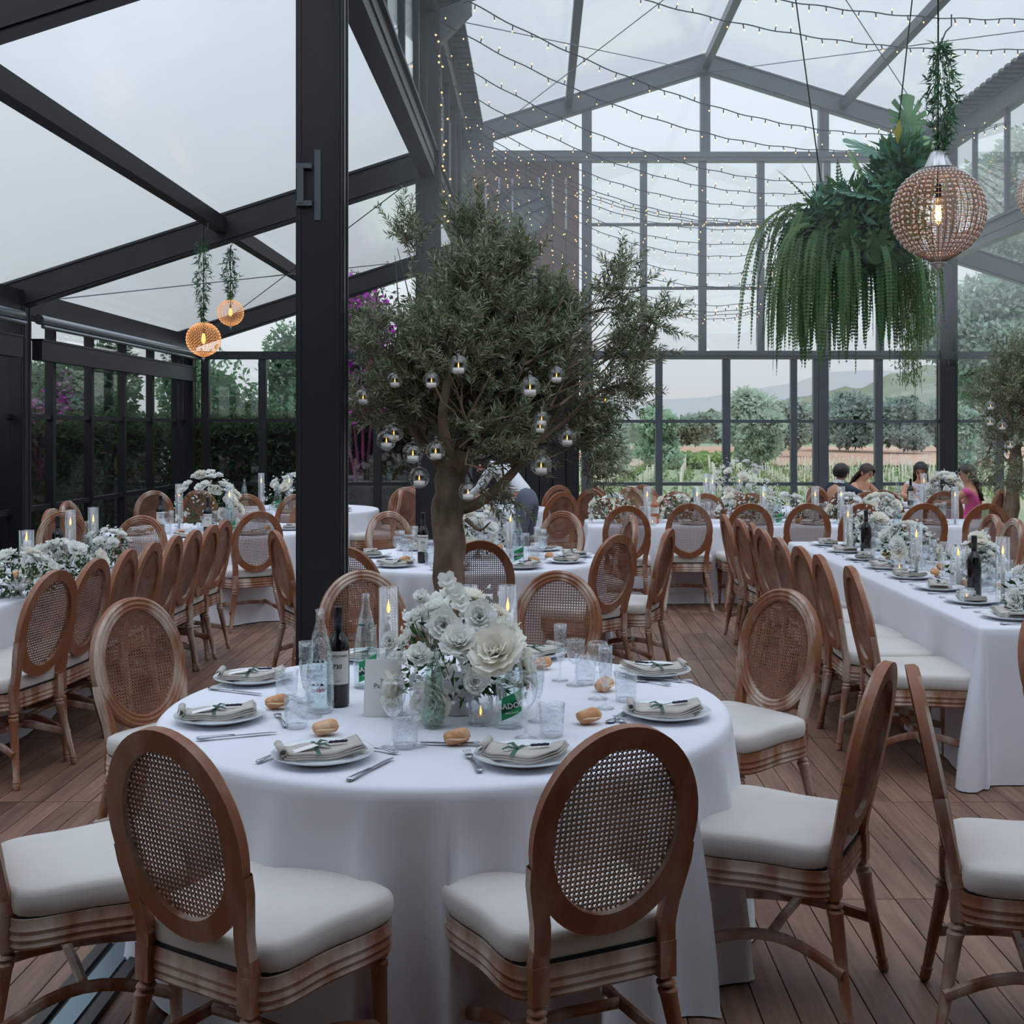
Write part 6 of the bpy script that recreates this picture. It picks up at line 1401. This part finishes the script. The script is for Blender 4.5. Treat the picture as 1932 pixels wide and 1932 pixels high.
def fronds(name, specs, mats, seed):
    rg = np.random.default_rng(seed); VV = []; MI = []; n0 = 0; ribs = MB()
    for (p0, d0, L, W_, dr_, mi) in specs:
        V1, pos = frond(p0, d0, L, W_, dr_, rg=rg, n=max(14, int(L/.022))); VV.append(V1); MI += [mi]*(len(V1)//4); ribs.tube([tuple(q) for q in pos[::3]], [.003*(1-.7*i/len(pos[::3])) for i in range(len(pos[::3]))], 3, cap=False)
    V = np.concatenate(VV); link(name, npmesh(name, V, np.arange(len(V)).reshape(-1, 4), mats, mi=MI), hg, kind='stuff'); return ribs
rg = np.random.default_rng(12); specs = []
def loc_(px, py, dy=0): v = at(px, py, YH+dy)-HC; return (v.x, v.y, v.z)
for k in range(150):      # long hanging sword ferns
    a = rg.uniform(0, 2*PI); px = 1600+rg.uniform(-105, 95); py = rg.uniform(390, 500); p = loc_(px, py, rg.uniform(-.3, .3)); out = np.array([(px-1600)/110*.55+rg.normal()*.2, rg.normal()*.4, rg.uniform(-.5, .3)])
    bot = np.interp(px, [1480, 1560, 1620, 1700, 1740], [650, 665, 650, 620, 640])+rg.normal()*22
    L = max(.3, (bot-py)/sH*1.08); specs.append((p, out, L, rg.uniform(.03, .05), rg.uniform(3.5, 6.5), int(rg.random() < .5)))
for k in range(46):       # arching fronds at the left shoulder
    px = rg.uniform(1490, 1600); p = loc_(px, rg.uniform(380, 450), rg.uniform(-.25, .25)); specs.append((p, np.array([-1+rg.normal()*.3, rg.normal()*.5, rg.uniform(.1, .7)]), rg.uniform(.22, .48), rg.uniform(.03, .045), rg.uniform(2.6, 4.6), int(rg.random() < .3)))
for px, py, tx, ty in ((1590, 405, -.05, 1), (1560, 400, -.35, .9), (1540, 395, -.5, .7)): specs.append((loc_(px, py), np.array([tx, .1, ty]), .36, .05, .35, 1))
ribs = fronds('fern_fronds', specs, [fern_a, fern_b], 2); ob('frond_ribs', ribs, stem_m, hg, kind='stuff')
# thin trailing strands at the right end
n = 2600; px = RNG.choice([1705, 1718, 1730, 1742, 1752], n)+RNG.normal(size=n)*5; f = RNG.random(n); py = 505+f*np.where(px > 1735, 130, 215)+RNG.normal(size=n)*3; p = np.array([loc_(a, b_) for a, b_ in zip(px, py)]); p[:, 1] += RNG.normal(size=n)*.09
V_, F_ = leafset(p, unit(RNG.normal(size=(n, 3))*.5+[0, 0, -1]), .035, .006); link('trailing_strands', npmesh('trailing_strands', V_, F_, mat('pale_trailing_green', rgb(112, 140, 74), .6, trans=.3)), hg, kind='stuff')
mb = MB()
for k in range(40):
    a = RNG.choice([1705, 1718, 1730, 1742, 1752])+RNG.normal()*5; dy = RNG.normal()*.09; e = (635 if a > 1735 else 722)+RNG.normal()*12
    q0 = loc_(a, 470, dy); q1 = loc_(a+RNG.normal()*4, (470+e)/2, dy); q2 = loc_(a+RNG.normal()*6, e, dy); mb.tube([q0, q1, q2], .0016, 3, cap=False)
ob('trailing_stems', mb, stem_m, hg, kind='stuff')
# mixed leaves filling the core
n = 2600; d = unit(RNG.normal(size=(n, 3))); p = d*RNG.uniform(.3, 1.0, n)[:, None]*np.array([.40, .32, .30])+np.array([0.05, 0, .04])
V_, F_ = leafset(p, unit(d+RNG.normal(size=(n, 3))*.7+[0, 0, -.3]), RNG.uniform(.06, .12, n), .035); link('core_leaves', npmesh('core_leaves', V_, F_, [fern_b, fern_c], mi=RNG.integers(0, 2, n)), hg, kind='stuff')
n = 500; d = unit(RNG.normal(size=(n, 3))); p = d*RNG.uniform(.3, 1.0, n)[:, None]*np.array([.15, .15, .22])+np.array(loc_(1700, 330))
V_, F_ = leafset(p, unit(d+RNG.normal(size=(n, 3))*.6+[0, 0, .4]), RNG.uniform(.08, .16, n), .05); link('upper_leaves', npmesh('upper_leaves', V_, F_, [fern_b, fern_c], mi=RNG.integers(0, 2, n)), hg, kind='stuff')
def monstera(c, size, yaw, pitch, roll, m_):
    """split leaf: outline with deep notches, slightly cupped"""
    out = []; K = 72
    for i in range(K):
        t = -PI*.92+2*PI*.92*i/(K-1); f = abs(t)/(PI*.92)
        r = (.50+.10*cos(t))*(1-.12*f); 
        nt = (sin(t*7.0)**2 if .14 < f < .9 else 1); 
        if nt < .22: r *= .42
        x = r*sin(t)*.92; y = r*cos(t)*1.05+.08
        out.append((x*size, y*size))
    mb = MB(); vs = [(0, -.40*size*.6, 0)]+[(x, y, -.28*x*x/size-.12*y*y/size) for x, y in out]
    fs = [(0, i, i+1) for i in range(1, K)]; mb.add([(0, 0.0, .01*size)]+vs[1:], fs)
    M_ = Matrix.Translation(c)@Matrix.Rotation(yaw, 4, 'Z')@Matrix.Rotation(pitch, 4, 'X')@Matrix.Rotation(roll, 4, 'Y'); mb.v = [tuple(M_@Vector(v)) for v in mb.v]
    mb.tube([tuple(M_@Vector((0, -.05*size, 0))), tuple(M_@Vector((0, -.8*size, -.2*size)))], .004, 5)
    ob('monstera_leaf', mb, m_, hg)
mon = mat('monstera_green', rgb(116, 158, 112), .45, 0, .45, noise=(6, rgb(88, 130, 92), .4, .6), trans=.3); monp = mat('pale_monstera', rgb(172, 200, 146), .45, 0, .4, trans=.35); mony = mat('yellowing_leaf', rgb(176, 160, 60), .5, trans=.3)
for px, py, dy, sz, yw, pt, rl, m_ in ((1716, 235, 0, .30, .15, 1.45, .0, mon), (1650, 285, -.05, .30, 1.35, .5, -.5, fern_c), (1740, 300, -.1, .26, -.4, 1.2, .2, monp), (1625, 325, -.1, .24, .9, 1.2, .1, monp), (1660, 350, -.15, .26, .5, .9, .3, fern_c), (1690, 330, -.1, .24, -.2, 1.0, .4, mon), (1640, 370, -.25, .30, 1.1, .35, -.2, fern_c), (1680, 400, -.28, .26, -.3, -.9, .2, fern_b), (1600, 430, -.30, .22, .3, -1.1, 0, fern_b), (1655, 450, -.3, .22, 0, -1.2, .3, fern_b), (1760, 360, .0, .22, -1.0, .8, 0, mon)):
    monstera(loc_(px, py, dy), sz, yw, pt, rl, m_)
mb = MB(); a_ = loc_(1694, 272, -.1); mb.add([a_, (a_[0]+.03, a_[1], a_[2]+.07), (a_[0]+.01, a_[1], a_[2]+.16), (a_[0]-.025, a_[1], a_[2]+.07)], [(0, 1, 2, 3)]); ob('yellow_leaf', mb, mony, hg)
fr_ = MB()
for k in range(20): a, b_ = 2*PI*k/20, 2*PI*(k+1)/20; fr_.beam((.36*cos(a), .26*sin(a), 0), (.36*cos(b_), .26*sin(b_), 0), .02, .02)
fr_.beam((-.36, 0, 0), (.36, 0, 0), .02, .02); ob('hoop_frame', fr_, wick_m, hg)
cb = MB(); 
for (a0, b0_), (a1, b1) in (((1500, -10), (1549, 345)), ((1722, -10), (1688, 300))): cb.tube([loc_(a0, b0_), loc_(a1, b1)], .0045, 5)
cb.tube([loc_(1549, 345), (-.36, 0, 0)], .0045, 5); cb.tube([loc_(1688, 300), (.3, 0, 0)], .0045, 5)
for (a0, b0_) in ((1500, -10), (1722, -10)): q = loc_(a0, b0_); zt = ZP-abs(q[0]+HC.x-XM)*slope-.05-HC.z; cb.tube([q, (q[0], q[1], zt)], .0045, 5)
ob('suspension_cables', cb, wick_m, hg, kind='stuff')
# ================================================================= fairy light strings from eave to eave
wire_m = mat('black_light_wire', rgb(34, 38, 42), .6); sock = wire_m; led = mat('warm_led', (1, .75, .45), .5, emit=((1, .46, .14), 2.8))
ST = [(9.0, 11.5, .40, 5.7, 5.7), (9.5, 12.5, .40, 5.7, 5.7), (10.0, 14.5, .60, 5.45, 5.4), (11.0, 14.5, .72, 5.45, 5.4), (12.0, 16.5, .72, 5.42, 5.4), (13.0, 16.5, .80, 5.42, 5.4), (14.0, 16.5, .88, 5.42, 5.4), (14.5, 16.5, 1.02, 5.42, 5.4), (14.8, 16.7, 1.00, 5.4, 5.4), (15.0, 16.4, 1.02, 5.38, 5.4), (15.3, 16.6, 1.06, 5.38, 5.4),
      (15.6, 16.6, 1.17, 5.35, 5.3), (15.8, 16.7, 1.31, 5.35, 5.3), (16.0, 16.6, 1.52, 5.3, 5.3), (16.1, 16.8, 1.68, 5.3, 5.3), (16.5, 16.5, 1.86, 5.25, 5.2), (16.6, 16.8, 1.91, 5.22, 5.2), (16.7, 16.7, 1.95, 5.2, 5.2), (16.85, 16.85, 1.98, 5.18, 5.2)]
for i, (yl, yr, sag, zl, zr) in enumerate(ST):
    x0, x1 = XA+.12, XB-.12; zs = ['highest at the top edge', 'second from the top', 'third from the top', 'fourth from the top', 'fifth from the top', 'sixth from the top', 'seventh from the top', 'eighth from the top', 'ninth from the top', 'tenth from the top', 'ninth from the bottom', 'eighth from the bottom', 'seventh from the bottom', 'sixth from the bottom', 'fifth from the bottom', 'fourth from the bottom', 'third from the bottom', 'second from the bottom', 'lowest of all'][i]
    t = thing('fairy_light_string', 'string of small warm bulbs across the hall, '+zs, 'string lights', (x0, yl, zl), 0, 'strings of fairy lights')
    def pt2(f):
        s_ = 4*sag*f*(1-f); 
        return Vector(((x1-x0)*f, (yr-yl)*f, (zr-zl)*f-s_+.006*sin(f*90+i)))
    pts = [pt2(j/90) for j in range(91)]; ob('wire', MB().tube(pts, .006, 4, cap=False), wire_m, t)
    nb = int(7.4/(.175 if i < 8 else .165)); so, le = MB(), MB(); rg = random.Random(i)
    for j in range(nb):
        f = (j+.5)/nb; p = pt2(f); up = rg.random() < .25; d = Vector((rg.uniform(-.35, .35), rg.uniform(-.3, .3), 1 if up else -1)).normalized(); q = p+d*.042
        so.tube([p, q], .0068, 4); e = q+d*.012; le.ball(tuple(e), .0065, 6, 4, sc=(1, 1, 1.35))
    ob('sockets', so, sock, t, kind='stuff'); ob('bulbs', le, led, t, kind='stuff')
# a bundle of lights wound down the middle column
t = thing('fairy_light_bundle', 'tangle of warm bulbs wound round the column top at the left of the hall', 'string lights', (XA+.12, YB[2]-.15, 5.4)); so, le = MB(), MB(); rg = random.Random(3); pts = []
for j in range(46):
    f = j/45; pts.append((.02*sin(j*1.7)-.02+.06*f, -.0-.02*cos(j*2.3)+.35*f, -1.75*f+.03*sin(j)))
so.tube(pts, .004, 4)
for p in pts[::2]: le.ball((p[0]+rg.uniform(-.03, .05), p[1]-.02, p[2]), .010, 6, 4)
ob('wire', so, wire_m, t, kind='stuff'); ob('bulbs', le, led, t, kind='stuff')
for m_ in (led, flame_m, flame_c, bulb_m, bulbg, amber, bead2, wax): m_.cycles.emission_sampling = 'NONE'
# ================================================================= people
def skinmesh(name, J, E, mats, sub=2, root=0):
    """J: list of (x,y,z,r or (rx,ry)); E: edges; returns a plain mesh grown by the Skin modifier"""
    me = bpy.data.meshes.new(name); me.from_pydata([j[:3] for j in J], E, []); o = bpy.data.objects.new(name, me); COL.objects.link(o)
    m = o.modifiers.new('skin', 'SKIN'); sv = me.skin_vertices[0].data
    for i, j in enumerate(J):
        r = j[3]; sv[i].radius = r if hasattr(r, '__len__') else (r, r); sv[i].use_root = (i == root)
    m.use_smooth_shade = True; s_ = o.modifiers.new('sub', 'SUBSURF'); s_.levels = sub; s_.render_levels = sub
    dg = bpy.context.evaluated_depsgraph_get(); out = bpy.data.meshes.new_from_object(o.evaluated_get(dg)); bpy.data.objects.remove(o)
    out.materials.clear()
    for k in (mats if isinstance(mats, (list, tuple)) else [mats]): out.materials.append(k)
    out.polygons.foreach_set('use_smooth', [True]*len(out.polygons)); return out
skin_m = mat('skin', rgb(206, 152, 126), .5, 0, .35); hairm = mat('dark_brown_hair', rgb(44, 32, 26), .5, noise=(60, rgb(70, 50, 40), .4, .7)); hairb = mat('black_hair', rgb(22, 20, 20), .45)
suit = mat('navy_suit', rgb(44, 52, 66), .8, noise=(30, rgb(50, 58, 72), .4, .6)); shirt = mat('white_shirt', rgb(226, 228, 232), .8, bump=(18, .6)); trous = mat('grey_trousers', rgb(98, 104, 120), .85, bump=(12, .5)); dressp = mat('pale_sequin_dress', rgb(206, 190, 186), .5, noise=(90, rgb(236, 226, 222), .5, .7)); pink = mat('pink_dress', rgb(222, 92, 150), .7); wtop = mat('white_printed_top', rgb(226, 226, 232), .8, noise=(26, rgb(120, 130, 160), .55, .6))
lips = mat('lips', rgb(168, 88, 84), .5); eyem = mat('dark_eye', rgb(30, 24, 22), .3); shoe = mat('black_shoe', rgb(20, 20, 22), .4)
def V3(p): return Vector(p)
def figure(label, loc, rz, pose, outfit, hair, group=None):
    """pose: dict of joints in the figure's own space (+Y forward)"""
    t = thing('person', label, 'person', loc, rz, group); p = pose; J = []; E = []
    def add(q, r, par=None):
        J.append((*q, r)); 
        if par is not None: E.append((par, len(J)-1))
        return len(J)-1
    pel = add(p['pelvis'], (.11, .09)); wa = add(V3(p['pelvis']).lerp(V3(p['chest']), .45), (.105, .085), pel); ch = add(p['chest'], (.125, .095), wa)
    nb = add(p['neck'], .05, ch); nk = add(V3(p['neck']).lerp(V3(p['head']), .45), .046, nb); hd_ = V3(p['head']); up = (hd_-V3(p['neck'])).normalized(); fw = V3(p['look']).normalized()
    jw = add(hd_-up*.055+fw*.02, (.055, .062), nk); md = add(hd_+up*.01+fw*.005, (.073, .088), jw); add(hd_+up*.075-fw*.005, (.055, .065), md)
    for s_ in ('l', 'r'):
        sh = add(p['sh_'+s_], .047, ch); el = add(p['el_'+s_], .036, sh); wr = add(p['wr_'+s_], .024, el)
        a = V3(p['wr_'+s_]); d = (a-V3(p['el_'+s_])).normalized(); side = d.cross(Vector((0, 0, 1))); side = side.normalized() if side.length > .1 else Vector((1, 0, 0)); dn = side.cross(d)
        pa = add(a+d*.05, (.030, .017), wr); pk = add(a+d*.085, (.032, .013), pa)
        for k, (o_, L) in enumerate(((-.024, .062), (-.008, .072), (.008, .068), (.023, .054))):
            b = add(a+d*.10+side*o_, .0085, pk); c = add(a+d*(.10+L*.55)+side*o_*1.1-Vector((0, 0, .006)), .0078, b); add(a+d*(.10+L)+side*o_*1.1-Vector((0, 0, .02)), .0065, c)
        th = add(a+d*.055-side*.036, .010, pa); add(a+d*.09-side*.05-Vector((0, 0, .006)), .0085, th)
    for s_ in ('l', 'r'):
        hp = add(p['hip_'+s_], .085, pel); kn = add(p['kn_'+s_], .06, hp); an = add(p['an_'+s_], .038, kn); add(V3(p['an_'+s_])+Vector((0, .13, -.045)), (.032, .03), an)
    link('body', skinmesh('body', J, E, skin_m), t)
    # clothing
    def garment(nm, keys, radii, edges, m): link(nm, skinmesh(nm, [(*V3(p[k] if isinstance(k, str) else k), r) for k, r in zip(keys, radii)], edges, m), t)
    mid = tuple(V3(p['pelvis']).lerp(V3(p['chest']), .45))
    fw_r = lambda a, b_, f: tuple(V3(p[a]).lerp(V3(p[b_]), f))
    if outfit in ('suit', 'waiter'):
        m = suit if outfit == 'suit' else shirt
        garment('jacket' if outfit == 'suit' else 'shirt', ['pelvis', mid, 'chest', fw_r('chest', 'neck', .75), 'sh_l', 'el_l', fw_r('el_l', 'wr_l', .9), 'sh_r', 'el_r', fw_r('el_r', 'wr_r', .9)],
                [(.145, .12), (.13, .105), (.155, .12), (.07, .065), .066, .052, .038, .066, .052, .038], [(0, 1), (1, 2), (2, 3), (2, 4), (4, 5), (5, 6), (2, 7), (7, 8), (8, 9)], m)
        co = MB(); c = V3(p['neck']).lerp(V3(p['head']), .12); co.tube([c-up*.02, c+up*.028], [.066, .058], 14, cap=False); ob('collar', co, shirt, t, smooth='all')
        garment('trousers', ['pelvis', 'hip_l', 'kn_l', fw_r('kn_l', 'an_l', .97), 'hip_r', 'kn_r', fw_r('kn_r', 'an_r', .97), fw_r('pelvis', 'chest', .38)], [(.152, .126), .105, .078, .055, .105, .078, .055, (.142, .116)], [(0, 1), (1, 2), (2, 3), (0, 4), (4, 5), (5, 6), (0, 7)], suit if outfit == 'suit' else trous)

        if False:
            bt = MB(); c = V3(p['pelvis'])+Vector((0, .02, .10)); bt.lathe([(.150, -.02), (.152, .02)], 24, tuple(c), wob=lambda q, i: 1-.12*abs(sin(q)), cap0=False, cap1=False); ob('belt', bt, shoe, t)
    else:
        m = {'pale': dressp, 'pink': pink, 'white': wtop}[outfit]
        garment('dress', ['pelvis', mid, 'chest', fw_r('chest', 'neck', .35), 'hip_l', 'kn_l', 'hip_r', 'kn_r']+(['sh_l', fw_r('sh_l', 'el_l', .3), 'sh_r', fw_r('sh_r', 'el_r', .3)] if outfit != 'pale' else []), [(.14, .115), (.115, .095), (.138, .108), (.085, .075), .10, .085, .10, .085]+([.054, .048]*2 if outfit != 'pale' else []),
                [(0, 1), (1, 2), (2, 3), (0, 4), (4, 5), (0, 6), (6, 7)]+([(2, 8), (8, 9), (2, 10), (10, 11)] if outfit != 'pale' else []), m)
    # face
    Rt = fw.cross(up).normalized(); u2 = Rt.cross(fw)
    P = lambda x, y, z: tuple(hd_+Rt*x+fw*y+u2*z)
    f_ = MB(); f_.tube([P(0, .088, .012), P(0, .104, -.018), P(0, .094, -.026)], [.006, .012, .008], 8); ob('nose', f_, skin_m, t, smooth='all')
    for s_ in (-1, 1):
        e_ = MB().ball(P(s_*.030, .083, .008), .011, 8, 6); ob('eye', e_, eyem, t, smooth='all'); b_ = MB().tube([P(s_*.014, .090, .030), P(s_*.045, .080, .030)], .0035, 5); ob('eyebrow', b_, hair[0], t)
        ear = MB().ball(P(s_*.080, .0, -.008), .026, 8, 6, sc=(.5, .7, 1.15)); ob('ear', ear, skin_m, t, smooth='all')
    mo = MB().tube([P(-.022, .087, -.048), P(0, .094, -.050), P(.022, .087, -.048)], [.003, .006, .003], 6); ob('mouth', mo, lips, t)
    # hair: a cap that leaves the face free, plus its own shape
    hm_, style = hair; hb = MB(); n, m = 28, 16; vs = []
    for i in range(m+1):
        ph = PI*.74*i/m
        for j in range(n):
            th = 2*PI*j/n; front = max(0, cos(th)); phh = min(ph, PI*(.74-.44*front**1.0)); q = sin(phh); x, y, z = .093*q*sin(th), .108*q*cos(th), .100*cos(phh)+.018
            k_ = 1+.03*sin(9*th+phh*6); vs.append(P(x*k_, y*k_-.006, z*k_))
    hb.add(vs, [(i*n+j, i*n+(j+1) % n, (i+1)*n+(j+1) % n, (i+1)*n+j) for i in range(m) for j in range(n)]); ob('hair', hb, hm_, t, smooth='all')
    if style:
        lk = MB(); rg = random.Random(len(label))
        for k in range(34):
            a = rg.uniform(-1, 1); x0, y0 = .075*a, -.075+.03*abs(a)
            ln = {'long': .30, 'tail': .27, 'bun': .10}[style]
            pts = [P(x0*.9, y0*.7, .04), P(x0*1.1, y0-.02, -.05)]
            for q in range(1, 5):
                w_ = .012*sin(q*2.2+k); sx_ = x0 if style == 'long' else x0*(1-.5*q/4)
                pts.append(P(sx_*1.2+w_, y0-.03-.01*q+w_, -.05-ln*q/4))
            lk.tube(pts, [.016, .018, .017, .014, .010, .004], 6)
        ob('loose_hair', lk, hm_, t, smooth='all', kind='stuff')
    return t
def seated(**kw):
    d = dict(pelvis=(0, -.04, .60), chest=(0, .0, .86), neck=(0, .02, 1.0), head=(0, .06, 1.13), look=(0, 1, -.15), sh_l=(-.165, .01, .95), el_l=(-.22, .16, .80), wr_l=(-.12, .38, .80), sh_r=(.165, .01, .95), el_r=(.22, .16, .80), wr_r=(.10, .38, .80),
             hip_l=(-.09, .02, .585), kn_l=(-.11, .42, .56), an_l=(-.11, .40, .09), hip_r=(.09, .02, .585), kn_r=(.11, .42, .56), an_r=(.11, .40, .09)); d.update(kw); return d
def sit(X, Y, face, chair_label, label, outfit, hair, yaw=0, **kw):
    c = chair_at(X, Y, face, chair_label, 'guest chairs'); return figure(label, tuple(c.location), c.rotation_euler.z+yaw, seated(**kw), outfit, hair, 'seated guests')
def hx(X, Y): return ((X-VX)*Y/F, Y)
sit(*hx(1580, 14.15), (4.6, 14.7), 'chair under the dark-suited guest', 'man in a dark suit seated with his back to us, looking right', 'suit', (hairb, None), look=(-.2, 1, -.05), wr_r=(.26, .52, .86), el_r=(.26, .22, .84))
sit(*hx(1625, 15.15), (4.9, 14.3), 'chair under the guest in the pale dress', 'woman in a pale sequinned dress leaning forward beside the man in the suit', 'pale', (hairm, 'long'), look=(.15, 1, -.45), head=(0, .10, 1.10), wr_l=(-.05, .46, .84), wr_r=(.12, .46, .84))
sit(*hx(1737, 15.3), (4.6, 14.3), 'chair under the dark-haired guest facing us', 'dark-haired woman facing us with her head bowed, before the column', 'white', (hairb, 'long'), look=(.05, 1, -.5), head=(0, .10, 1.12))
sit(*hx(1822, 13.75), (4.35, 14.2), 'reddish chair back behind the guest in pink', 'woman in a pink dress with a long brown ponytail, turned away from us', 'pink', (hairm, 'tail'), look=(-.5, .85, -.1))
figure('waiter in a white shirt and grey trousers bending over a table behind the olive tree', (-.13, 12.8, 0), R(62), dict(pelvis=(0, -.02, .90), chest=(0, .24, 1.16), neck=(0, .40, 1.24), head=(0, .53, 1.27), look=(0, .8, -.6), sh_l=(-.18, .33, 1.22), el_l=(-.22, .46, 1.0), wr_l=(-.14, .66, .90), sh_r=(.18, .33, 1.22), el_r=(.22, .46, 1.0), wr_r=(.14, .66, .90),
    hip_l=(-.09, -.02, .86), kn_l=(-.10, .02, .48), an_l=(-.10, -.03, .09), hip_r=(.09, -.02, .86), kn_r=(.11, .05, .48), an_r=(.12, .02, .09)), 'waiter', (hairb, None))
# ================================================================= thin smoke under the hall roof
hm = bpy.data.materials.new('thin_haze'); hm.use_nodes = True; hn = hm.node_tree; hn.nodes.clear()
ho = hn.nodes.new('ShaderNodeOutputMaterial'); hv = hn.nodes.new('ShaderNodeVolumeScatter'); hv.inputs['Density'].default_value = .020; hv.inputs['Color'].default_value = (.93, .97, 1, 1); hv.inputs['Anisotropy'].default_value = .2
hn.links.new(hv.outputs[0], ho.inputs['Volume']); hm.cycles.homogeneous_volume = True
SC.cycles.volume_bounces = 1
ob('haze', MB().box(XA+.15, XR-.3, 6.0, 17.0, 2.55, 5.55), hm, label='thin smoke haze hanging in the hall', cat='haze', kind='stuff')
